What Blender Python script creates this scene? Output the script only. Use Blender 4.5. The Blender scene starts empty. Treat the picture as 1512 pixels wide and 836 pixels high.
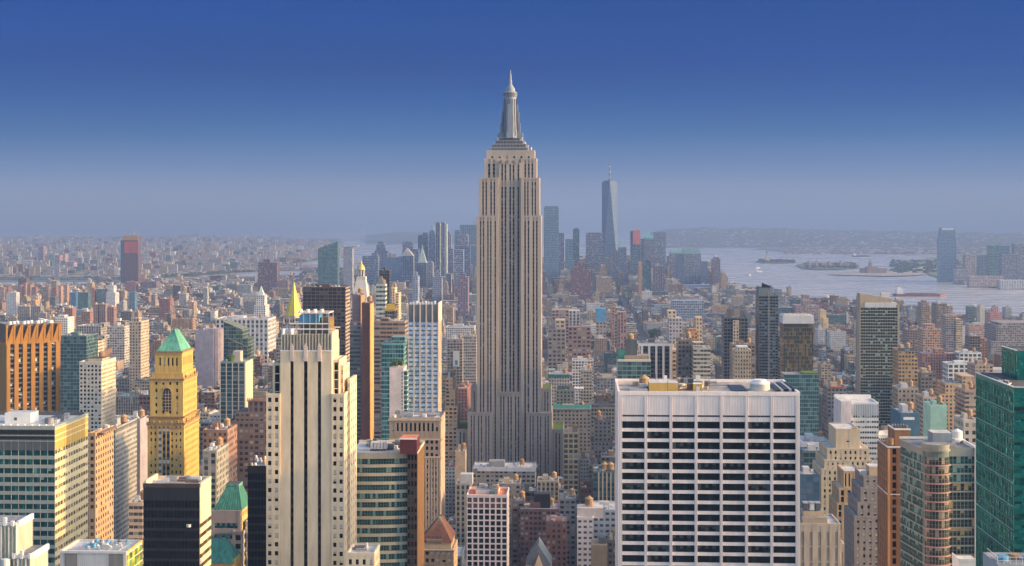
import bpy, math, random
import numpy as np
from mathutils import Vector, Matrix
random.seed(11)
S = bpy.context.scene
COL = S.collection
rad = math.radians
# ------------------------------------------------------------------ camera, sky, sun, exposure
F, CX, HY, EYE, RE = 2150.0, 756.0, 322.0, 260.0, 6371000.0
cd = bpy.data.cameras.new("camera"); cam = bpy.data.objects.new("camera", cd); COL.objects.link(cam)
cam.location = (0, 0, EYE); cam.rotation_euler = (rad(90), 0, 0)
cd.sensor_fit = 'HORIZONTAL'; cd.sensor_width = 36; cd.lens = F / 1512 * 36
cd.shift_y = -(418 - HY) / 1512; cd.clip_start = 1; cd.clip_end = 200000
S.camera = cam
SUN_AZ, SUN_EL = 97.5, 16.0      # azimuth clockwise from +Y (the view direction), elevation
sd = bpy.data.lights.new("sun", 'SUN'); sun = bpy.data.objects.new("sun", sd); COL.objects.link(sun)
sd.energy = 2.1; sd.angle = rad(0.6); sd.color = (1.0, 0.56, 0.2)
sv = Vector((math.sin(rad(SUN_AZ)) * math.cos(rad(SUN_EL)), math.cos(rad(SUN_AZ)) * math.cos(rad(SUN_EL)), math.sin(rad(SUN_EL))))
sun.rotation_euler = sv.to_track_quat('Z', 'Y').to_euler(); sun.location = (600, 0, 900)
w = bpy.data.worlds.new("World"); S.world = w; w.use_nodes = True
nt = w.node_tree; nt.nodes.clear()
wo = nt.nodes.new('ShaderNodeOutputWorld'); bg = nt.nodes.new('ShaderNodeBackground')
sky = nt.nodes.new('ShaderNodeTexSky'); sky.sky_type = 'NISHITA'; sky.sun_disc = False
sky.sun_elevation = rad(SUN_EL); sky.sun_rotation = rad(SUN_AZ); sky.altitude = 200; sky.dust_density = 4.0; sky.ozone_density = 1.0
tc = nt.nodes.new('ShaderNodeTexCoord'); sx = nt.nodes.new('ShaderNodeSeparateXYZ')
nt.links.new(tc.outputs['Generated'], sx.inputs[0])
STR = 0.15
# low sky: a band of clear blue deepening with elevation, joined to the Nishita dome higher up
rp = nt.nodes.new('ShaderNodeValToRGB'); rp.color_ramp.interpolation = 'LINEAR'
mr = nt.nodes.new('ShaderNodeMapRange'); mr.inputs['From Min'].default_value = -0.02; mr.inputs['From Max'].default_value = 0.18
nt.links.new(sx.outputs['Z'], mr.inputs['Value']); nt.links.new(mr.outputs[0], rp.inputs[0])
def lin(c): return tuple(((x / 255) / 12.92 if x / 255 <= 0.04045 else ((x / 255 + 0.055) / 1.055) ** 2.4) for x in c)
EXPO = 1.5
stops = [(0.0, (168, 172, 194)), (0.06, (168, 172, 194)), (0.15, (150, 162, 192)), (0.267, (98, 132, 180)), (0.384, (46, 105, 167)), (0.5, (8, 84, 159)), (0.616, (0, 72, 153)), (1.0, (0, 70, 152))]
cr = rp.color_ramp
cr.elements[0].position = stops[0][0]; cr.elements[1].position = stops[-1][0]
for i, (p, c) in enumerate(stops):
    e = cr.elements[0] if i == 0 else (cr.elements[-1] if i == len(stops) - 1 else cr.elements.new(p))
    k = 1.0 / (2 ** EXPO) / STR
    l = lin(c); e.color = (l[0], l[1], l[2], 1)
sc = nt.nodes.new('ShaderNodeVectorMath'); sc.operation = 'SCALE'; sc.inputs['Scale'].default_value = 1.0 / (2 ** EXPO) / STR
# thin, level veils of haze in the low sky
sn = nt.nodes.new('ShaderNodeTexNoise'); sn.inputs['Scale'].default_value = 1.0; sn.inputs['Detail'].default_value = 5; sn.inputs['Roughness'].default_value = .55
sm_ = nt.nodes.new('ShaderNodeMapping'); sm_.inputs['Scale'].default_value = (2.2, 2.2, 34); nt.links.new(tc.outputs['Generated'], sm_.inputs[0]); nt.links.new(sm_.outputs[0], sn.inputs['Vector'])
sr = nt.nodes.new('ShaderNodeMapRange'); sr.inputs['From Min'].default_value = .35; sr.inputs['From Max'].default_value = .7; sr.inputs['To Min'].default_value = .95; sr.inputs['To Max'].default_value = 1.10
nt.links.new(sn.outputs['Fac'], sr.inputs[0]); sq = nt.nodes.new('ShaderNodeVectorMath'); sq.operation = 'SCALE'; nt.links.new(rp.outputs[0], sq.inputs[0]); nt.links.new(sr.outputs[0], sq.inputs['Scale'])
nt.links.new(sq.outputs[0], sc.inputs[0])
m2 = nt.nodes.new('ShaderNodeMapRange'); m2.inputs['From Min'].default_value = 0.17; m2.inputs['From Max'].default_value = 0.45; m2.interpolation_type = 'SMOOTHSTEP'
nt.links.new(sx.outputs['Z'], m2.inputs['Value'])
mx = nt.nodes.new('ShaderNodeMix'); mx.data_type = 'RGBA'
my = nt.nodes.new('ShaderNodeMapRange'); my.inputs['From Min'].default_value = 0.35; my.inputs['From Max'].default_value = -0.1; my.interpolation_type = 'SMOOTHSTEP'
nt.links.new(sx.outputs['Y'], my.inputs['Value'])       # the low blue band lies ahead of the viewer, opposite the bright half of the sky
mm_ = nt.nodes.new('ShaderNodeMath'); mm_.operation = 'MAXIMUM'; nt.links.new(m2.outputs[0], mm_.inputs[0]); nt.links.new(my.outputs[0], mm_.inputs[1])
nt.links.new(mm_.outputs[0], mx.inputs['Factor']); nt.links.new(sc.outputs[0], mx.inputs['A'])
gn = nt.nodes.new('ShaderNodeVectorMath'); gn.operation = 'SCALE'; gn.inputs['Scale'].default_value = 1.0
nt.links.new(sky.outputs[0], gn.inputs[0]); nt.links.new(gn.outputs[0], mx.inputs['B'])
nt.links.new(mx.outputs['Result'], bg.inputs['Color']); bg.inputs['Strength'].default_value = STR
nt.links.new(bg.outputs[0], wo.inputs[0])
S.view_settings.view_transform = 'Standard'; S.view_settings.look = 'None'; S.view_settings.gamma = 1
S.view_settings.exposure = EXPO; S.view_settings.use_curve_mapping = False
S.cycles.max_bounces = 5; S.cycles.diffuse_bounces = 3; S.cycles.glossy_bounces = 2; S.cycles.volume_bounces = 1
# ------------------------------------------------------------------ helpers
GR = rad(-2.5)
def drop(d): return d * d / (2 * RE)
def dist_of(py, z=0.0):          # distance at which a point z above ground shows at picture row py
    d = (EYE - z) * F / (py - HY)
    for _ in range(4): d = (EYE - z + drop(d)) * F / (py - HY)
    return d
def MIX(nt, t='RGBA', bl='MIX'):
    n = nt.nodes.new('ShaderNodeMix'); n.data_type = t
    if t == 'RGBA': n.blend_type = bl
    return n
def MATH(nt, op, a, b=None):
    n = nt.nodes.new('ShaderNodeMath'); n.operation = op
    for i, v in enumerate((a, b)):
        if v is None: continue
        if isinstance(v, (int, float)): n.inputs[i].default_value = v
        else: nt.links.new(v, n.inputs[i])
    return n.outputs[0]
_mats = {}
def base_mat(name):
    m = bpy.data.materials.new(name); m.use_nodes = True
    nt = m.node_tree; b = nt.nodes['Principled BSDF']
    return m, nt, b
def sol(col, rough=0.85, noise=0.16, scale=0.35, metal=0.0, streak=True, name='masonry'):
    noise = min(.6, noise * 1.5); key = ('sol', col, rough, noise, scale, metal, streak)
    if key in _mats: return _mats[key]
    m, nt, b = base_mat(name)
    t = nt.nodes.new('ShaderNodeTexCoord'); mp = nt.nodes.new('ShaderNodeMapping')
    mp.inputs['Scale'].default_value = (1, 1, 0.22 if streak else 1)
    nt.links.new(t.outputs['Object'], mp.inputs[0])
    n = nt.nodes.new('ShaderNodeTexNoise'); n.inputs['Scale'].default_value = scale; n.inputs['Detail'].default_value = 5; n.inputs['Roughness'].default_value = 0.65
    nt.links.new(mp.outputs[0], n.inputs['Vector'])
    r = nt.nodes.new('ShaderNodeMapRange'); r.inputs['From Min'].default_value = 0.3; r.inputs['From Max'].default_value = 0.7
    r.inputs['To Min'].default_value = 1 - noise; r.inputs['To Max'].default_value = 1 + noise * 0.6
    nt.links.new(n.outputs['Fac'], r.inputs[0])
    v = nt.nodes.new('ShaderNodeVectorMath'); v.operation = 'SCALE'; v.inputs[0].default_value = col
    nt.links.new(r.outputs[0], v.inputs['Scale']); nt.links.new(v.outputs[0], b.inputs['Base Color'])
    b.inputs['Roughness'].default_value = rough; b.inputs['Metallic'].default_value = metal
    b.inputs['Specular IOR Level'].default_value = 0.3
    _mats[key] = m; return m
def glass(col, rough=0.08, metal=0.35, wob=0.03, spec=0.4, name='window_glass'):
    key = ('gl', col, rough, metal, wob)
    if key in _mats: return _mats[key]
    m, nt, b = base_mat(name)
    t = nt.nodes.new('ShaderNodeTexCoord'); n = nt.nodes.new('ShaderNodeTexNoise')
    g = nt.nodes.new('ShaderNodeNewGeometry')
    n.inputs['Scale'].default_value = 0.35; n.inputs['Detail'].default_value = 3
    nt.links.new(g.outputs['Position'], n.inputs['Vector'])
    r = nt.nodes.new('ShaderNodeMapRange'); r.inputs['From Min'].default_value = .3; r.inputs['From Max'].default_value = .7; r.inputs['To Min'].default_value = 0.4; r.inputs['To Max'].default_value = 1.7
    nt.links.new(n.outputs['Fac'], r.inputs[0])
    v = nt.nodes.new('ShaderNodeVectorMath'); v.operation = 'SCALE'; v.inputs[0].default_value = col
    nt.links.new(r.outputs[0], v.inputs['Scale']); nt.links.new(v.outputs[0], b.inputs['Base Color'])
    bp = nt.nodes.new('ShaderNodeBump'); bp.inputs['Strength'].default_value = wob; bp.inputs['Distance'].default_value = 1
    nt.links.new(n.outputs['Fac'], bp.inputs['Height']); nt.links.new(bp.outputs[0], b.inputs['Normal'])
    b.inputs['Roughness'].default_value = rough; b.inputs['Metallic'].default_value = metal; b.inputs['Specular IOR Level'].default_value = spec
    _mats[key] = m; return m
def attr_mat(name, rough=0.9, noise=0.25, scale=0.12):
    m, nt, b = base_mat(name)
    a = nt.nodes.new('ShaderNodeAttribute'); a.attribute_name = 'col'
    g = nt.nodes.new('ShaderNodeNewGeometry'); n = nt.nodes.new('ShaderNodeTexNoise')
    n.inputs['Scale'].default_value = scale; n.inputs['Detail'].default_value = 5; n.inputs['Roughness'].default_value = .7
    nt.links.new(g.outputs['Position'], n.inputs['Vector'])
    r = nt.nodes.new('ShaderNodeMapRange'); r.inputs['From Min'].default_value = .3; r.inputs['From Max'].default_value = .7
    r.inputs['To Min'].default_value = 1 - noise; r.inputs['To Max'].default_value = 1 + noise * .7
    nt.links.new(n.outputs['Fac'], r.inputs[0])
    v = nt.nodes.new('ShaderNodeVectorMath'); v.operation = 'SCALE'
    nt.links.new(a.outputs['Color'], v.inputs[0]); nt.links.new(r.outputs[0], v.inputs['Scale'])
    nt.links.new(v.outputs[0], b.inputs['Base Color']); b.inputs['Roughness'].default_value = rough
    b.inputs['Specular IOR Level'].default_value = .25
    return m
def facade_mat(name, ww, wh, gl=(0.02, 0.03, 0.038), gl2=(0.08, 0.1, 0.11), blind=(0.34, 0.33, 0.3), lite=0.09, sp=None, rough=0.18, metal=0.0, off=0.0):
    """window grid in a wall: UV counts bays and storeys, 'col' is the wall's own colour"""
    m, nt, b = base_mat(name)
    uv = nt.nodes.new('ShaderNodeUVMap'); s = nt.nodes.new('ShaderNodeSeparateXYZ'); nt.links.new(uv.outputs[0], s.inputs[0])
    fu = MATH(nt, 'FRACT', s.outputs[0]); fv = MATH(nt, 'FRACT', s.outputs[1])
    mu = MATH(nt, 'LESS_THAN', MATH(nt, 'ABSOLUTE', MATH(nt, 'SUBTRACT', fu, 0.5)), ww / 2)
    mv = MATH(nt, 'LESS_THAN', MATH(nt, 'ABSOLUTE', MATH(nt, 'SUBTRACT', fv, 0.5 + off)), wh / 2)
    mk = MATH(nt, 'MULTIPLY', mu, mv)
    oi = nt.nodes.new('ShaderNodeObjectInfo')
    cb = nt.nodes.new('ShaderNodeCombineXYZ')
    nt.links.new(MATH(nt, 'FLOOR', s.outputs[0]), cb.inputs[0]); nt.links.new(MATH(nt, 'FLOOR', s.outputs[1]), cb.inputs[1])
    nt.links.new(MATH(nt, 'MULTIPLY', oi.outputs['Random'], 77.0), cb.inputs[2])
    wn = nt.nodes.new('ShaderNodeTexWhiteNoise'); wn.noise_dimensions = '3D'; nt.links.new(cb.outputs[0], wn.inputs[0])
    rp = nt.nodes.new('ShaderNodeValToRGB'); rp.color_ramp.interpolation = 'LINEAR'
    e = rp.color_ramp.elements; e[0].position = 0; e[0].color = (*gl, 1); e[1].position = 1; e[1].color = (*blind, 1)
    x = e.new(0.6); x.color = (*[c * 1.2 for c in gl], 1); x = e.new(max(0.62, 1 - lite * 2)); x.color = (*gl2, 1); x = e.new(1 - lite * .6); x.color = (*blind, 1)
    nt.links.new(wn.outputs['Value'], rp.inputs[0])
    a = nt.nodes.new('ShaderNodeAttribute'); a.attribute_name = 'col'
    g = nt.nodes.new('ShaderNodeNewGeometry'); n = nt.nodes.new('ShaderNodeTexNoise')
    n.inputs['Scale'].default_value = 0.12; n.inputs['Detail'].default_value = 5; nt.links.new(g.outputs['Position'], n.inputs['Vector'])
    r = nt.nodes.new('ShaderNodeMapRange'); r.inputs['From Min'].default_value = .3; r.inputs['From Max'].default_value = .7; r.inputs['To Min'].default_value = .82; r.inputs['To Max'].default_value = 1.12
    nt.links.new(n.outputs['Fac'], r.inputs[0])
    v = nt.nodes.new('ShaderNodeVectorMath'); v.operation = 'SCALE'
    nt.links.new(a.outputs['Color'], v.inputs[0]); nt.links.new(r.outputs[0], v.inputs['Scale'])
    wall = v.outputs[0]
    if sp is not None:
        q = MIX(nt); nt.links.new(mu, q.inputs['Factor']); nt.links.new(wall, q.inputs['A'])
        v2 = nt.nodes.new('ShaderNodeVectorMath'); v2.operation = 'MULTIPLY'; v2.inputs[1].default_value = sp; nt.links.new(wall, v2.inputs[0])
        nt.links.new(v2.outputs[0], q.inputs['B']); wall = q.outputs['Result']
    q = MIX(nt); nt.links.new(mk, q.inputs['Factor']); nt.links.new(wall, q.inputs['A']); nt.links.new(rp.outputs[0], q.inputs['B'])
    nt.links.new(q.outputs['Result'], b.inputs['Base Color'])
    nt.links.new(MATH(nt, 'SUBTRACT', 0.88, MATH(nt, 'MULTIPLY', mk, 0.88 - rough)), b.inputs['Roughness'])
    nt.links.new(MATH(nt, 'MULTIPLY', mk, metal), b.inputs['Metallic'])
    bp = nt.nodes.new('ShaderNodeBump'); bp.inputs['Strength'].default_value = .5; bp.inputs['Distance'].default_value = .4; bp.invert = True
    nt.links.new(mk, bp.inputs['Height']); nt.links.new(bp.outputs[0], b.inputs['Normal'])
    return m
FM = {
    'punch': facade_mat('brick_wall_with_windows', .48, .52),
    'pair': facade_mat('masonry_wall_with_paired_windows', .66, .5, lite=.16),
    'pier': facade_mat('pier_wall_with_windows', .56, .58, sp=(.62, .6, .6)),
    'ribbon': facade_mat('ribbon_window_wall', .93, .5, gl=(.03, .05, .06), gl2=(.14, .2, .22), lite=.08),
    'grid': facade_mat('gridded_concrete_wall', .72, .66, gl=(.05, .07, .08)),
    'glass': facade_mat('curtain_wall', .9, .78, gl=(.03, .075, .09), gl2=(.1, .2, .22), blind=(.12, .2, .2), lite=.08, metal=.3, rough=.1),
    'blue': facade_mat('blue_curtain_wall', .86, .8, gl=(.06, .13, .22), gl2=(.12, .22, .33), blind=(.12, .2, .3), lite=.08, metal=.25, rough=.15),
    'dark': facade_mat('dark_curtain_wall', .85, .72, gl=(.018, .02, .024), gl2=(.05, .05, .05), blind=(.12, .11, .1), lite=.08, metal=.3),
    'white': facade_mat('white_wall_with_windows', .6, .42, gl=(.06, .08, .1), lite=.1),
    'mirror': facade_mat('mirror_curtain_wall', .94, .93, gl=(.10, .12, .10), gl2=(.3, .24, .15), blind=(.45, .34, .2), lite=.22, metal=.8, rough=.12),
}
FM['plain'] = attr_mat('plain_wall'); ROOF = attr_mat('roof_surface', .95, .35, .2)
class MB:
    def __init__(s): s.v = []; s.f = []; s.m = []; s.uv = []; s.c = []; s.mats = []; s.subs = {}
    def mi(s, m):
        try: return s.mats.index(m)
        except ValueError: s.mats.append(m); return len(s.mats) - 1
    def poly(s, pts, mat, col=(.5, .5, .5), uv=None):
        b = len(s.v); s.v.extend(pts); s.f.append(tuple(range(b, b + len(pts)))); s.m.append(s.mi(mat))
        s.uv.append(uv if uv else [(p[0], p[1]) for p in pts]); s.c.append(col)
    def box(s, x0, x1, y0, y1, z0, z1, mat, top=None, col=(.5, .5, .5), tcol=None, bay=4.0, fl=3.7, bottom=False):
        b = len(s.v); top = top or mat; tcol = tcol or col
        s.v.extend([(x0, y0, z0), (x1, y0, z0), (x1, y1, z0), (x0, y1, z0), (x0, y0, z1), (x1, y0, z1), (x1, y1, z1), (x0, y1, z1)])
        k = s.mi(mat); nx = max(1, round((x1 - x0) / bay)); ny = max(1, round((y1 - y0) / bay))
        nz = max(1, round((z1 - z0) / fl)); 
        for q, n in (((0, 1, 5, 4), nx), ((1, 2, 6, 5), ny), ((2, 3, 7, 6), nx), ((3, 0, 4, 7), ny)):
            s.f.append(tuple(b + i for i in q)); s.m.append(k); s.c.append(col); s.uv.append([(0, 0), (n, 0), (n, nz), (0, nz)])
        s.f.append((b + 4, b + 5, b + 6, b + 7)); s.m.append(s.mi(top)); s.c.append(tcol); s.uv.append([(0, 0)] * 4)
        if bottom: s.f.append((b + 3, b + 2, b + 1, b)); s.m.append(k); s.c.append(col); s.uv.append([(0, 0)] * 4)
    def taper(s, x0, x1, y0, y1, z0, X0, X1, Y0, Y1, z1, mat, top=None, col=(.5, .5, .5), bay=4, fl=3.7, tcol=None):
        b = len(s.v); top = top or mat
        s.v.extend([(x0, y0, z0), (x1, y0, z0), (x1, y1, z0), (x0, y1, z0), (X0, Y0, z1), (X1, Y0, z1), (X1, Y1, z1), (X0, Y1, z1)])
        k = s.mi(mat); nx = max(1, round((x1 - x0) / bay)); nz = max(1, round((z1 - z0) / fl)); ny = max(1, round((y1 - y0) / bay))
        for q, n in (((0, 1, 5, 4), nx), ((1, 2, 6, 5), ny), ((2, 3, 7, 6), nx), ((3, 0, 4, 7), ny)):
            s.f.append(tuple(b + i for i in q)); s.m.append(k); s.c.append(col); s.uv.append([(0, 0), (n, 0), (n, nz), (0, nz)])
        if X1 - X0 > .01:
            s.f.append((b + 4, b + 5, b + 6, b + 7)); s.m.append(s.mi(top)); s.c.append(tcol or col); s.uv.append([(0, 0)] * 4)
    def prism(s, pts, z0, z1, mat, top=None, col=(.5, .5, .5), tcol=None, bay=4, fl=3.7):
        n = len(pts); b = len(s.v); zt = z1 if isinstance(z1, (list, tuple)) else [z1] * n
        s.v.extend([(p[0], p[1], z0) for p in pts]); s.v.extend([(p[0], p[1], zt[i]) for i, p in enumerate(pts)])
        k = s.mi(mat); u = 0
        for i in range(n):
            j = (i + 1) % n; L = math.hypot(pts[j][0] - pts[i][0], pts[j][1] - pts[i][1]); c = L / bay
            s.f.append((b + i, b + j, b + n + j, b + n + i)); s.m.append(k); s.c.append(col)
            s.uv.append([(u, 0), (u + c, 0), (u + c, (zt[j] - z0) / fl), (u, (zt[i] - z0) / fl)]); u += c
        s.f.append(tuple(b + n + i for i in range(n))); s.m.append(s.mi(top or mat)); s.c.append(tcol or col); s.uv.append([(0, 0)] * n)
    def cyl(s, cx, cy, z0, z1, r0, r1=None, mat=None, n=12, top=None, col=(.5, .5, .5), cap=True, bay=4, fl=3.7):
        r1 = r0 if r1 is None else r1; b = len(s.v)
        for k in range(n):
            a = 2 * math.pi * k / n + .26; s.v.append((cx + r0 * math.cos(a), cy + r0 * math.sin(a), z0))
        for k in range(n):
            a = 2 * math.pi * k / n + .26; s.v.append((cx + r1 * math.cos(a), cy + r1 * math.sin(a), z1))
        mi = s.mi(mat); q = 2 * math.pi * r0 / n / bay; nz = (z1 - z0) / fl
        for k in range(n):
            j = (k + 1) % n; s.f.append((b + k, b + j, b + n + j, b + n + k)); s.m.append(mi); s.c.append(col); s.uv.append([(k * q, 0), (k * q + q, 0), (k * q + q, nz), (k * q, nz)])
        if cap and r1 > .01: s.f.append(tuple(b + n + k for k in range(n))); s.m.append(s.mi(top or mat)); s.c.append(col); s.uv.append([(0, 0)] * n)
    def bar(s, p, q, t, mat, col=(.5, .5, .5)):
        p = Vector(p); q = Vector(q); d = (q - p); L = d.length; d.normalize()
        up = Vector((0, 0, 1)) if abs(d.z) < .9 else Vector((1, 0, 0)); a = d.cross(up).normalized() * t / 2; c = d.cross(a).normalized() * t / 2
        b = len(s.v)
        for o in (p, q):
            for e in (a + c, a - c, -a - c, -a + c): s.v.append(tuple(o + e))
        k = s.mi(mat)
        for f in ((0, 4, 5, 1), (1, 5, 6, 2), (2, 6, 7, 3), (3, 7, 4, 0), (3, 2, 1, 0)[:4], (4, 7, 6, 5)):
            s.f.append(tuple(b + i for i in f)); s.m.append(k); s.c.append(col); s.uv.append([(0, 0)] * 4)
    def mesh(s, name):
        me = bpy.data.meshes.new(name); me.from_pydata(s.v, [], s.f)
        for m in s.mats: me.materials.append(m)
        me.polygons.foreach_set('material_index', s.m)
        uvl = me.uv_layers.new(name='UVMap'); flat = [t for f in s.uv for p in f for t in p]; uvl.data.foreach_set('uv', flat)
        ca = me.color_attributes.new('col', 'FLOAT_COLOR', 'CORNER')
        fc = []
        for f, c in zip(s.f, s.c): fc.extend((c[0], c[1], c[2], 1.0) * len(f))
        ca.data.foreach_set('color', fc); me.update(); return me
    def build(s, name, parent=None):
        o = bpy.data.objects.new(name, s.mesh(name)); COL.objects.link(o); o.parent = parent
        for k, q in s.subs.items(): q.build(k, o)
        return o
def tag(o, label=None, cat=None, group=None, kind=None):
    for k, v in (('label', label), ('category', cat), ('group', group), ('kind', kind)):
        if v: o[k] = v
    return o
def empty(name, loc, rz=0):
    o = bpy.data.objects.new(name, None); COL.objects.link(o); o.location = loc; o.rotation_euler = (0, 0, rz); o.empty_display_size = 3; return o
# windows: one mesh per pane size and blind state, shared by all windows alike
_wm = {}
def win_geom(mb, P, w, h, gs, kind, mull, frame):
    """P maps (a, out, z) about the window's centre to a point"""
    n = max(1, mull); pw = w / n
    def slab(a0, a1, z0, z1, o, mat):
        mb.poly([P(a0, o, z0), P(a1, o, z0), P(a1, o, z1), P(a0, o, z1)], mat)
    for i in range(n):
        a0 = -w / 2 + i * pw; r = (kind * 7 + i * 5) % 11
        g = gs[1] if r in (1, 4, 8) else gs[0]
        slab(a0, a0 + pw, -h / 2, h / 2, .05, g)
        if gs[2] is not None and kind >= 2:
            k = (.35, .6, .9)[(kind + i) % 3] if kind < 4 else .5
            if (kind + i) % 2 == 0 or kind == 3: slab(a0 + .04, a0 + pw - .04, h / 2 - h * k, h / 2, .07, gs[2])
    if frame is not None:
        t = .11
        for i in range(n + 1):
            a = -w / 2 + i * pw; a = min(max(a, -w / 2 + t / 2), w / 2 - t / 2)
            p = [P(a - t / 2, .14, -h / 2), P(a + t / 2, .14, -h / 2), P(a + t / 2, .14, h / 2), P(a - t / 2, .14, h / 2)]
            mb.poly(p, frame)
        mb.poly([P(-w / 2, .13, -.05), P(w / 2, .13, -.05), P(w / 2, .13, .06), P(-w / 2, .13, .06)], frame)
HEROES = []     # footprints for the street fabric to keep clear of, and for the occlusion count
NEARPX = 905
class Bld:
    def __init__(b, name, label, cat, x0, x1, D, dep=None, group=None, rot=GR, foot=True):
        b.name, b.D, b.rot = name, D, rot; b.xc = (x0 + x1) / 2; b.w = (x1 - x0) / F * D; b.dep = dep or b.w
        b.root = empty(name, ((b.xc - CX) / F * D, D, -drop(D)), rot); tag(b.root, label, cat, group)
        b.parts = []; b.main = {}; b.wins = []; b.x0, b.x1 = x0, x1; b.top = 0; b.foot = foot
    def Z(b, y, d=0): return EYE - (y - HY) * (b.D + d) / F + drop(b.D)
    def X(b, x): return (x - b.xc) * b.D / F
    def at(b, px, py, z):     # point of height z that shows at (px, py) -> local x, y
        D = (EYE + drop(b.D) - z) * F / (py - HY); wx = (px - CX) / F * D - b.root.location.x; wy = D - b.D
        c, s = math.cos(-b.rot), math.sin(-b.rot); return wx * c - wy * s, wx * s + wy * c
    def mb(b, name, new=False):
        if new or name not in b.main:
            m = MB(); b.parts.append((name, m)); b.main[name] = m
        return b.main[name]
    def zlow(b): return max(0, b.Z(NEARPX))
    def put(b, mb, face, base, a0, a1, o0, o1, z0, z1, mat):
        if face == 'F': mb.box(a0, a1, base - o1, base - o0, z0, z1, mat, bottom=True)
        elif face == 'R': mb.box(base + o0, base + o1, a0, a1, z0, z1, mat, bottom=True)
        elif face == 'L': mb.box(base - o1, base - o0, a0, a1, z0, z1, mat, bottom=True)
    def facade(b, face, base, a0, a1, z0, z1, st, part='wall'):
        mb = b.mb(part); rec = st.get('rec', .4); bay, fl, ww, wh = st['bay'], st['fl'], st['ww'], st['wh']
        e = st.get('edge', 0.0); top = st.get('top', fl * (1 - wh) / 2); pm, sm = st['pm'], st.get('sm', st['pm'])
        n = max(1, round((a1 - a0 - 2 * e) / bay)); bw = (a1 - a0 - 2 * e) / n
        pw = bw * (1 - ww); zs = max(z0, b.zlow())
        if e > 0:
            b.put(mb, face, base, a0, a0 + e, 0, rec, z0, z1, pm); b.put(mb, face, base, a1 - e, a1, 0, rec, z0, z1, pm)
        if ww < .995:
            for i in range(n + 1):
                c = a0 + e + i * bw; p0, p1 = max(a0 + e, c - pw / 2), min(a1 - e, c + pw / 2)
                if st.get('wide') and i % st['wide'] == 0: p0, p1 = max(a0 + e, c - pw), min(a1 - e, c + pw)
                b.put(mb, face, base, p0, p1, 0, rec, z0, z1, pm)
        nf = int((z1 - top - zs) / fl); osp = rec - st.get('spin', .07)
        b.put(mb, face, base, a0 + .01, a1 - .01, 0, osp, z1 - top, z1 - .01, st.get('tm', sm))
        for k in range(nf):
            zt = z1 - top - k * fl; zb = zt - fl * wh
            lo = zb - fl * (1 - wh)
            b.put(mb, face, base, a0 + .01, a1 - .01, 0, osp, lo, zb, sm)
            for i in range(n):
                if st.get('skip') and st['skip'](i, n, k): continue
                c = a0 + e + (i + .5) * bw
                b.wins.append((face, base, c, (zt + zb) / 2, bw * (ww if ww < .995 else 1.0), fl * wh, st))
        b.put(mb, face, base, a0 + .01, a1 - .01, 0, osp, z0, z1 - top - nf * fl - .002, sm)
    def vol(b, x0, x1, y0, y1, z0, z1, st, faces='FRL', side=None, roof=None, parapet=1.0, pside=None, roofname='roof'):
        rec = st.get('rec', .4); side = side or st
        fx0 = x0 + (rec if 'L' in faces else 0); fx1 = x1 - (rec if 'R' in faces else 0); fy0 = y0 + (rec if 'F' in faces else 0)
        m = b.mb('wall'); m.box(fx0, fx1, fy0, y1, z0, z1 - .02, st['pm'])
        if 'F' in faces: b.facade('F', fy0, x0, x1, z0, z1, st)
        if 'R' in faces: b.facade('R', fx1, fy0, y1, z0, z1, dict(side, rec=rec))
        if 'L' in faces: b.facade('L', fx0, fy0, y1, z0, z1, dict(side, rec=rec))
        if roof is not None:
            r = b.mb(roofname); t = .6; r.box(x0 + t, x1 - t, y0 + t, y1 - t, z1 + .01, z1 + .1, roof)
            p = st.get('cap', st['pm'])
            for q in ((x0 - .06, x1 + .06, y0 - .06, y0 + t), (x0 - .06, x1 + .06, y1 - t, y1 + .06), (x0 - .06, x0 + t, y0 + t, y1 - t), (x1 - t, x1 + .06, y0 + t, y1 - t)):
                m.box(*q, z1 - .3, z1 + parapet, p)
        b.top = max(b.top, z1)
        return x0, x1, y0, y1, z1
    def done(b, cap=95):
        for name, m in b.parts: m.build(name, b.root)
        # windows: the topmost of the front are objects of their own, the others one part
        W = b.wins; key = lambda q: (0 if q[0] == 'F' else 30) + (b.top - q[3]) * .35
        px = []
        for q in W:
            p = {'F': (q[2], q[1]), 'R': (q[1], q[2]), 'L': (q[1], q[2])}[q[0]]
            sx_ = b.xc + p[0] * F / b.D; ok = -5 < sx_ < 1517 and b.D * 0 + HY + (EYE - q[3]) * F / b.D < 845 and not (q[0] == 'R' and b.xc > 850) and not (q[0] == 'L' and b.xc < 850)
            px.append((0 if ok else 1000) + key(q))
        order = sorted(range(len(W)), key=lambda i: px[i]); rest = MB()
        rng = random.Random(len(W) + int(b.D))
        for r, i in enumerate(order):
            face, base, c, z, w_, h_, st = W[i]; gs, mull, fr = st['gl'], st.get('mull', 1), st.get('fr')
            kind = rng.choices((0, 1, 2, 3, 4), st.get('kinds', (6, 3, 2, 1, 1)))[0]
            if r < cap:
                k = (round(w_, 2), round(h_, 2), id(gs), kind, mull, id(fr))
                if k not in _wm:
                    q = MB(); win_geom(q, lambda a, o, zz: (a, -o, zz), w_, h_, gs, kind, mull, fr); _wm[k] = q.mesh('window')
                o = bpy.data.objects.new('window', _wm[k]); COL.objects.link(o); o.parent = b.root
                o.location = {'F': (c, base, z), 'R': (base, c, z), 'L': (base, c, z)}[face]
                o.rotation_euler = (0, 0, {'F': 0, 'R': math.pi / 2, 'L': -math.pi / 2}[face])
            else:
                if face == 'F': P = lambda a, o, zz: (c + a, base - o, z + zz)
                elif face == 'R': P = lambda a, o, zz: (base + o, c + a, z + zz)
                else: P = lambda a, o, zz: (base - o, c - a, z + zz)
                win_geom(rest, P, w_, h_, gs, kind, mull, fr if b.D < 700 else None)
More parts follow.
